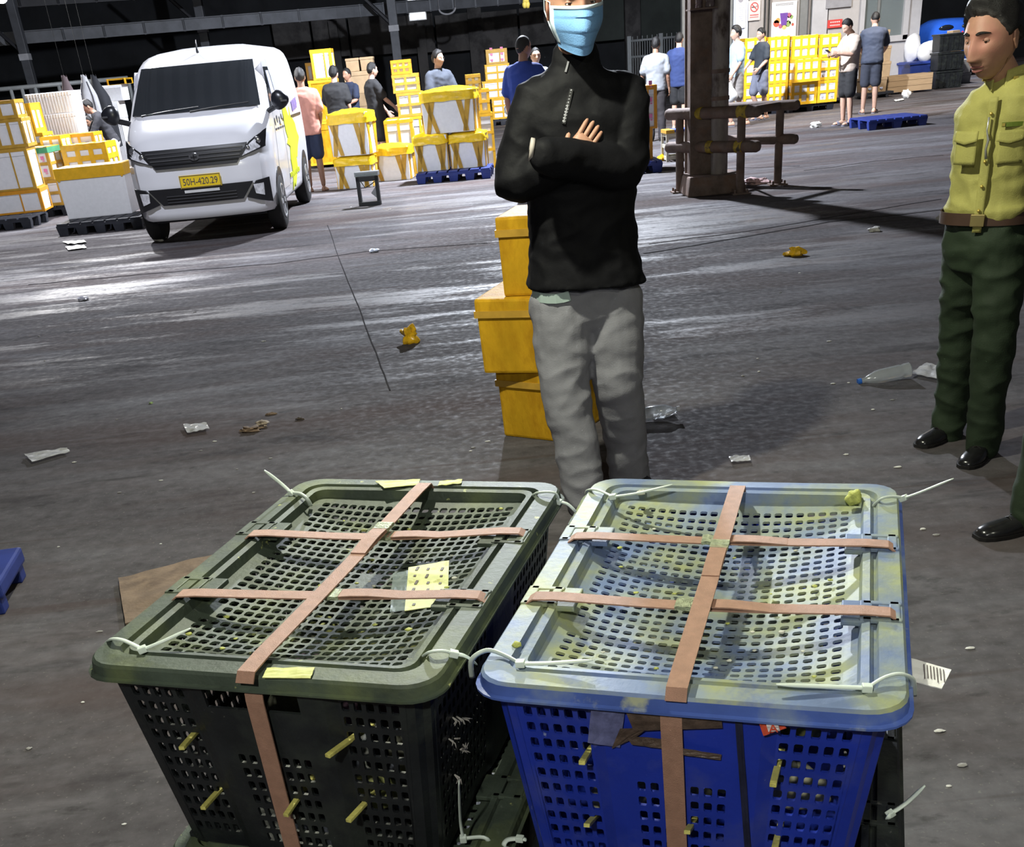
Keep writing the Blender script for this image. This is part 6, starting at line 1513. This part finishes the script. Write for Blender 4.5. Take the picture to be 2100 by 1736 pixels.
for t in (.13, .83):
    for q in (0, .75):
        p = D*t+n_*q; mb = MB(); mb.tube([p, p+V((0, 0, zt1))], .048, 12); po = mb.build('post', M_rust, r, smooth=40)
        MB().box(p+V((0, 0, .008)), (.20, .20, .016)).build('base_plate', M_rust, po)
        for a, b_ in ((-.07, -.07), (.07, -.07), (.07, .07), (-.07, .07)): mb = MB(); mb.tube([p+V((a, b_, .01)), p+V((a, b_, .05))], .012, 6); mb.build('bolt', M_rust, po)
    mb = MB(); mb.tube([D*t+V((0, 0, zt1)), D*t+n_*.75+V((0, 0, zt1))], .045, 10); mb.build('cross_rail', M_rust, r, smooth=40)
mb = MB(); mb.tube([D*.83+V((0, 0, .62)), D*.62+n_*.4+V((0, 0, .30))], .022, 8); mb.build('brace', M_rust, r)
# the column's pipe stands just behind the front rails
# ------------------------------------------------------------------ floodlight frame on the floor
p = un(760, 421); r = thing('floodlight', 'black square floodlight frame standing on the floor before the covered boxes', 'floodlight', p, -.12)
M_fl = mat('floodlight_black', (.018, .018, .02), .5, var=.1)
w_, h_ = .30, .36
for c, d in (((-w_/2+.022, 0, h_/2), (.044, .07, h_)), ((w_/2-.022, 0, h_/2), (.044, .07, h_)), ((0, 0, .025), (w_, .09, .05)), ((0, 0, h_-.03), (w_, .07, .06))): MB().box(c, d).build('frame_bar', M_fl, r, bevel=.004)
MB().box((0, .03, h_+.03), (w_*1.08, .13, .06)).build('lamp_head', mat('floodlight_grey', (.25, .26, .27), .4, .3), r, bevel=.008)
MB().box((0, -.037, h_+.02), (w_*.95, .006, .03)).build('lamp_glass', M_glass, r)
mb = MB(); mb.tube([(-.09, -.0, h_-.06), (-.04, .0, h_-.14), (.05, 0, h_-.10), (.10, 0, h_-.07)], .006, 6); mb.build('cable', M_fl, r)
mb = MB(); mb.add([(.13, .0, .06), (.13, .0, .26), (.03, .0, .15), (.13, .02, .06), (.13, .02, .26), (.03, .02, .15)], [(0, 1, 2), (5, 4, 3), (0, 2, 5, 3), (1, 4, 5, 2), (0, 3, 4, 1)]); mb.build('bracket', mat('bracket_grey', (.2, .2, .21), .5), r)
# ------------------------------------------------------------------ yellow boxes behind the masked man
def ybox(label, px_list, z0, w_, d, h, c, rz):
    r = foam(label, (c[0], c[1], z0), w_, d, h, rz, 'plain', body=M_wrap, name='yellow_box')
    mb = MB(); loop_z(mb, h*.80, .03, w_, d, .003); mb.build('lid_tape', M_tpd, r)
    return r
yb = (.335, 5.19); rzb = math.radians(-35)
h1 = aty(1060, 765, 5.0).z
ybox('yellow-taped box on the floor, bottom of the three behind the masked man', None, 0.0, .36, .44, h1, yb, rzb)
h2 = aty(1030, 612, 5.0).z-h1
ybox('yellow-taped box in the middle of the three behind the masked man', None, h1, .44, .50, h2, (.285, 5.20), math.radians(-20))
h3 = aty(1040, 445, 5.0).z-h1-h2
ybox('yellow-taped box on top of the three behind the masked man', None, h1+h2, .34, .40, h3, (.335, 5.17), math.radians(-16))
# orange-taped boxes on a pallet behind the man's arm
pallet('dark blue pallet under the orange-taped boxes beside the masked man', un(1322, 356)+V((-.05, .35, 0)), .62, .7, 0, .15, M_bluep)
stack(17.15, [(1292, 1338, 266, 336, 'corner', 'orange-taped foam box on the dark blue pallet, lower of two', dict(tape=M_tpo, prints=5)), (1296, 1347, 177, 266, 'corner', 'orange-taped foam box with pink print, upper of two on the dark blue pallet', dict(tape=M_tpo, prints=6))], .5, ZP)
# small slatted stool
p = un(1392, 330); r = thing('slatted_stool', 'small pale slatted stool with a blue and yellow top behind the crash guard', 'stool', p+V((0, .2, 0)), .05); M_st = mat('stool_pale', (.42, .40, .34), .7)
hh = aty(1390, 268, p.y).z; ww = .36
for sx in (-1, 1):
    for sy in (-1, 1): MB().box((sx*ww/2, sy*.17, hh/2), (.035, .035, hh)).build('leg', M_st, r)
for z in (.06, .25, .44):
    for sy in (-1, 1): MB().box((0, sy*.175, hh*z/.5), (ww, .02, .05)).build('slat', M_st, r)
    for sx in (-1, 1): MB().box((sx*ww/2, 0, hh*z/.5), (.02, .34, .05)).build('slat', M_st, r)
MB().box((.05, 0, hh), (ww*.75, .36, .03)).build('seat', mat('stool_blue', (.06, .10, .45), .5), r, bevel=.004)
MB().box((-.14, -.02, hh-.005), (.13, .38, .05)).build('seat_edge', M_tpd, r, bevel=.004)
# loop handle of a hand truck beside the masked man
p = aty(1041, 224, 17.0); r = thing('hand_truck', 'hand truck with a pale loop handle beside the masked man', 'hand truck', (p.x+.05, 17.0, 0)); M_ht = mat('handle_pale', (.6, .58, .55), .4)
mb = MB(); mb.tube([V((.03+.12*math.cos(t), 0, p.z+.085*math.sin(t))) for t in np.linspace(.5, 2*math.pi-.5, 20)], .012, 8); mb.build('handle', M_ht, r, smooth=True)
mb = MB(); mb.tube([(.13, 0, p.z-.04), (.17, .05, .5), (.18, .1, .12)], .018, 8); mb.build('shaft', M_ht, r, smooth=True)
MB().box((.18, -.15, .09), (.4, .6, .05)).build('platform', M_dark, r)
for sx in (-1, 1): mb = MB(); mb.tube([(.18+sx*.14, .1, .065), (.18+sx*.19, .1, .065)], .065, 14); mb.build('wheel', M_dark, r)
# blue pallet on the floor before the office
pallet('empty blue plastic pallet lying on the floor before the man with the phone', un(1832, 263)+V((.05, .45, 0)), un(1908, 256).x-un(1757, 263).x, .95, .04, .16, M_bluep)
# blue thing at the left edge
p = un(0, 1258); r = thing('blue_bench', 'corner of a blue plastic step beside the cardboard sheet', 'step', (p.x-.36, p.y+.12, 0), .12)
hb = aty(0, 1172, p.y+.1).z
MB().box((0, 0, hb-.03), (.76, .36, .06)).build('top', M_bluep, r, bevel=.012)
for sx in (-1, 1):
    for sy in (-1, 1): MB().box((sx*.33, sy*.14, (hb-.06)/2), (.07, .07, hb-.06)).build('leg', M_bluep, r, bevel=.006)
# ------------------------------------------------------------------ blue car and bags beyond the office corner
p = aty(1925, 150, 36); r = thing('blue_car', 'blue car parked in the dark beyond the office pier', 'car', (p.x+.55, 36.8, 0)); M_car = mat('car_blue', (.02, .085, .42), .2, var=.05, coat=.6)
mb = MB(); rg = []
for y, z0, zz, hw in ((-.95, .35, .75, .80), (-.90, .30, .95, .86), (-.6, .28, 1.05, .88), (-.45, .28, 1.35, .80), (-.05, .28, 1.50, .72), (.8, .28, 1.52, .72), (1.5, .28, 1.4, .76), (2.0, .28, 1.0, .86), (2.9, .3, .85, .84), (3.1, .4, .7, .8)):
    rg.append([V((hw*ct*(1 if st < .2 else 1-.22*(st-.2)), y, (z0+zz)/2+(zz-z0)/2*st)) for ct, st in ((math.copysign(abs(math.cos(t))**.5, math.cos(t)), math.copysign(abs(math.sin(t))**.5, math.sin(t))) for t in np.linspace(0, 2*math.pi, 28, endpoint=False))])
mb.loft(rg); mb.build('body_shell', M_car, r, smooth=50)
for sx in (-1, 1):
    mb = MB(); mb.sphere((sx*.32, -.44, 1.22), (.25, .08, .14), 14, 8, rot=Matrix.Rotation(.5, 3, 'X')); mb.build('rear_window', mat('car_glass', (.01, .012, .016), .08), r, smooth=True)
    mb = MB(); mb.tube([(sx*.74, -.3, .3), (sx*.86, -.3, .3)], .3, 18); mb.build('wheel', M_dark, r)
mb = MB(); mb.add([(-.11, -.93, .96), (.13, -.93, .96), (0, -.90, 1.16), (-.11, -.85, .96), (.13, -.85, .96), (0, -.82, 1.16)], [(0, 1, 2), (5, 4, 3), (0, 3, 4, 1), (1, 4, 5, 2), (2, 5, 3, 0)]); mb.build('tail_lamp', mat('tail_red', (.65, .03, .06), .3), r)
M_wbag = mat('white_sack', (.80, .80, .82), .6, var=.06, bump=.3, bscale=12)
for i, (px, py, sx_, lb) in enumerate(((1889, 118, .22, 'white sack standing against the office pier'), (1907, 132, .28, 'large white sack lying before the blue car'), (1889, 146, .20, 'low white sack in front of the tall one on the blue tub'), (1923, 141, .18, 'small white sack beside the black crates'))):
    q = aty(px, py, 31.4+.15*i); zb = z1 if i in (0, 1, 2) else 0
    mb = MB(); hz = (.62, .42, .30, .36)[i]
    mb.sphere((0, 0, hz*.5), (sx_, sx_*.8, hz*.56), 18, 12, fn=lambda p_: p_*(1+.2*nz((p_.x*5+px, p_.y*5, p_.z*5))))
    tag(mb.build('white_sack', M_wbag, loc=(q.x, (32.05, 31.75, 31.55, 31.6)[i], .61), smooth=True), lb, 'sack', None)
q = aty(1896, 168, 31.8); r = thing('blue_bin', 'blue plastic tub carrying the white sacks', 'tub', (q.x+.1, 31.9, 0)); MB().box((0, 0, .31), (1.3, .9, .62), tx=.94, ty=.94).build('tub_body', mat('tub_blue', (.03, .06, .30), .4), r, bevel=.03); MB().box((0, 0, .58), (1.36, .96, .05)).build('rim', MATS['tub_blue'], r, bevel=.01)
for k, lb in enumerate(('black plastic crate on the floor beyond the wooden crate, lowest', 'black plastic crate in the middle of the stack beyond the wooden crate', 'black plastic crate on top of the stack beyond the wooden crate')):
    q = aty(1944, 170, 30.6); r = thing('black_crate', lb, 'crate', (q.x, 30.8, .40*k)); MB().box((0, 0, .195), (.68, .5, .38), tx=.95, ty=.95).build('crate_body', M_blk, r, bevel=.015); MB().box((0, 0, .37), (.72, .54, .04)).build('rim', M_blk, r, bevel=.006)
    for sx in range(5): MB().box((-.26+.13*sx, -.255, .18), (.02, .02, .26)).build('rib', M_blk, r)
stack(31.95, [(1958, 1990, 150, 195, 'plain', 'grey plastic tub behind the khaki officer', dict(body=mat('tub_grey', (.25, .26, .29), .5), name='storage_box')), (1960, 1992, 122, 150, 'plain', 'pale grey box on the grey tub behind the khaki officer', dict(body=mat('box_palegrey', (.42, .43, .46), .6), name='storage_box'))], .6, 0.0)
stack(32.6, [(1948, 1972, 92, 122, 'plain', 'small cardboard carton beside the blue car', dict(body=M_card, name='carton', z=aty(1960, 122, 32.6).z)), (1953, 1968, 62, 92, 'plain', 'smaller cardboard carton on another beside the blue car', dict(body=M_card, name='carton'))], .4, None)
stack(32.6, [(1946, 1974, 122, 205, 'plain', 'dark tall carton under the cartons beside the blue car', dict(body=M_cardd, name='carton'))], .5, 0.0)
# ------------------------------------------------------------------ litter on the floor
M_yfoil = mat('yellow_foil', (.80, .46, .02), .25, var=.25, scale=40, spec=.6)
M_plast = mat('thin_plastic', (.66, .66, .68), .25, var=.2, scale=30, alpha=.5)
M_litter = mat('white_litter', (.66, .65, .62), .7, var=.1); M_brownl = mat('brown_litter', (.16, .11, .075), .8, var=.4, scale=60)
def crumple(px, py, rx, ry, rz_, m, name, label, cat, group=None, seed=0, rough=.6, nseg=12):
    p = un(px, py); mb = MB()
    mb.sphere((0, 0, rz_*.75), (rx, ry, rz_), nseg, max(6, nseg-4), fn=lambda q: q*(1+rough*nz((q.x/rx*1.5+seed, q.y/ry*1.5, q.z/rz_*1.5))+.25*rough*nz((q.x/rx*4+seed, q.y/ry*4, q.z/rz_*4))))
    return tag(mb.build(name, m, loc=p, smooth=35), label, cat, group)
crumple(842, 702, .060, .055, .058, M_yfoil, 'crumpled_wrapper', 'crumpled yellow plastic wad on the dark floor beside the stacked yellow boxes', 'wrapper', seed=3, nseg=18, rough=.8)
crumple(1631, 524, .07, .05, .035, M_yfoil, 'crumpled_wrapper', 'small crumpled yellow wrapper in front of the crash guard', 'wrapper', seed=8, nseg=14, rough=.8)
def sheet(px, m, name, label, cat, z=.012, wave=.012, th=.002, sd=1.0):
    P = [un(x, y, z) for x, y in px]; c = (P[0]+P[1]+P[2]+P[3])/4
    mb = MB(); mb.grid(lambda u, v: P[0].lerp(P[1], u).lerp(P[3].lerp(P[2], u), v)+V((.3*wave*nz((u*5, v*5, sd+9)), .3*wave*nz((u*5, v*5, sd+5)), wave*(nz((u*4, v*4, sd))+.3))), 14, 10, th)
    c.z = 0
    return tag(mb.build(name, m, wloc=c, smooth=40), label, cat)
sheet([(50, 932), (138, 920), (144, 926), (66, 948)], M_plast, 'plastic_scrap', 'torn strip of clear plastic on the bare floor', 'plastic scrap', sd=2)
sheet([(376, 872), (424, 868), (430, 880), (384, 888)], M_plast, 'plastic_scrap', 'flattened clear plastic scrap near the brown debris', 'plastic scrap', sd=3)
sheet([(1494, 936), (1536, 934), (1540, 944), (1500, 948)], M_plast, 'plastic_scrap', 'round clear plastic scrap between the masked man and the officer', 'plastic scrap', sd=4, wave=.006)
sheet([(128, 496), (172, 492), (178, 497), (140, 501)], M_litter, 'paper_scrap', 'white paper scrap on the floor before the big white box', 'paper', sd=5)
sheet([(134, 506), (172, 502), (178, 508), (140, 513)], M_litter, 'paper_scrap', 'second white paper scrap just nearer than the one before the big white box', 'paper', sd=6)
crumple(516, 884, .055, .03, .014, M_brownl, 'husk', 'pale brown husk, larger of the pair on the bare floor', 'debris', seed=12, nseg=16, rough=1.0)
crumple(540, 872, .035, .022, .016, mat('pale_husk', (.34, .28, .22), .8, var=.4, scale=50), 'husk', 'pale husk beside the larger brown husk', 'debris', seed=14, nseg=14, rough=1.0)
crumple(555, 850, .03, .014, .007, M_brownl, 'husk', 'thin brown husk behind the pair of husks', 'debris', seed=15)
crumple(616, 860, .022, .014, .008, mat('dark_husk', (.06, .045, .035), .8, var=.4), 'husk', 'small dark husk apart from the pale husks', 'debris', seed=16)
crumple(310, 827, .012, .01, .006, mat('green_bit', (.30, .42, .18), .6), 'leaf_bit', 'tiny pale green scrap on the bare floor', 'scrap', seed=17)
# cardboard sheet lying beside the black crate
sheet([(243, 1188), (470, 1132), (480, 1240), (258, 1282)], mat('damp_cardboard', (.17, .118, .078), .85, var=.25, scale=14, col2=(.11, .075, .05), s2=9, t2=(.5, .65), bump=.3, bscale=60), 'cardboard_sheet', 'damp brown cardboard sheet on the floor beside the black crate stack', 'cardboard', z=.01, wave=.008, th=.006, sd=7)
# crushed bottles
pb = un(1905, 772)
bottle('crushed clear bottle with a blue cap on the floor behind the khaki officer', pb+V((-.10, .0, .045)), .27, .038, None, (.03, .15, .6), tilt=Matrix.Rotation(math.radians(82), 3, 'Y') @ Matrix.Rotation(math.radians(180), 3, 'Y') @ Matrix.Rotation(0, 3, 'Z'))
o = [x for x in COL.objects if x.name.startswith('bottle')][-1]
sheet([(1866, 766), (1900, 745), (1930, 752), (1925, 778)], M_plast, 'plastic_scrap', 'crumpled clear plastic beside the crushed bottle behind the khaki officer', 'plastic scrap', sd=8, wave=.014)
bottle('crushed clear bottle on the wet floor beside the masked man', un(1352, 862)+V((-.10, 0, .035)), .2, .034, None, (.6, .6, .65), tilt=Matrix.Rotation(math.radians(86), 3, 'Y'))
sheet([(1334, 846), (1380, 840), (1388, 850), (1344, 862)], M_plast, 'plastic_scrap', 'crumpled clear plastic beside the crushed bottle by the masked man', 'plastic scrap', sd=9, wave=.012)
crumple(1548, 378, .16, .10, .04, mat('pinkish_litter', (.55, .38, .38), .5, var=.4, scale=30), 'litter_heap', 'flat heap of pink and white wrappers beside the crash guard', 'litter', seed=21, nseg=18, rough=.9)
crumple(1793, 474, .06, .04, .02, M_litter, 'paper_scrap', 'crumpled white paper scrap in the shadow of the column', 'paper', seed=22)
crumple(1936, 452, .06, .05, .035, mat('grey_wad', (.4, .38, .36), .7, var=.2), 'paper_scrap', 'greyish paper wad in the column shadow beside the khaki officer', 'paper', seed=23)
crumple(768, 517, .05, .03, .02, mat('bluish_scrap', (.5, .55, .66), .3), 'plastic_scrap', 'small bluish plastic scrap on the wet floor before the floodlight', 'plastic scrap', seed=24)
crumple(1672, 262, .10, .07, .06, M_litter, 'paper_scrap', 'white paper wad on the floor before the man with the phone', 'paper', seed=25)
crumple(1858, 201, .09, .07, .10, M_litter, 'paper_scrap', 'white paper wad standing before the wooden crate', 'paper', seed=26)
sheet([(1833, 205), (1852, 202), (1854, 205), (1836, 208)], M_litter, 'paper_scrap', 'flat white paper before the wooden crate', 'paper', sd=10)
crumple(172, 616, .05, .035, .02, mat('lilac_scrap', (.5, .5, .58), .3), 'plastic_scrap', 'pale plastic scrap on the wet floor before the van', 'plastic scrap', seed=27)
crumple(328, 494, .07, .05, .03, M_litter, 'paper_scrap', 'white scrap under the front wheel of the van', 'paper', seed=28)
crumple(1356, 330, .07, .05, .05, M_yfoil, 'crumpled_wrapper', 'crumpled yellow wrapper beside the slatted stool', 'wrapper', seed=29)
RL = random.Random(31)
spots = [(120, 1121), (330, 1115), (152, 948), (412, 924), (486, 962), (555, 940), (700, 838), (92, 740), (440, 905), (970, 918), (1000, 905), (965, 925), (1554, 735), (1556, 762), (1523, 771), (1708, 787), (1740, 785), (1735, 932), (1842, 958), (1893, 1085), (1920, 1097), (1945, 1612), (1973, 1570), (1925, 1500), (1990, 1330), (170, 1440), (205, 1295), (60, 1535), (255, 1690), (330, 985), (245, 1010), (240, 860), (1640, 560), (1600, 600), (1700, 700), (760, 420), (720, 425), (800, 430), (1110, 370), (650, 640), (540, 700), (400, 640), (80, 690), (1830, 820), (1790, 840), (520, 1010)]
for k, (px, py) in enumerate(spots):
    far = py < 560; rd = RL.uniform(.005, .010)*(2.0 if far else 1)
    crumple(px, py, rd*RL.uniform(1, 1.8), rd*.7, rd*.35, RL.choice([M_litter, M_litter, mat('grey_chip', (.3, .29, .28), .8)]), 'paper_chip', 'tiny pale chip of litter on the floor', 'litter', 'tiny litter chips on the floor', seed=40+k, nseg=8)
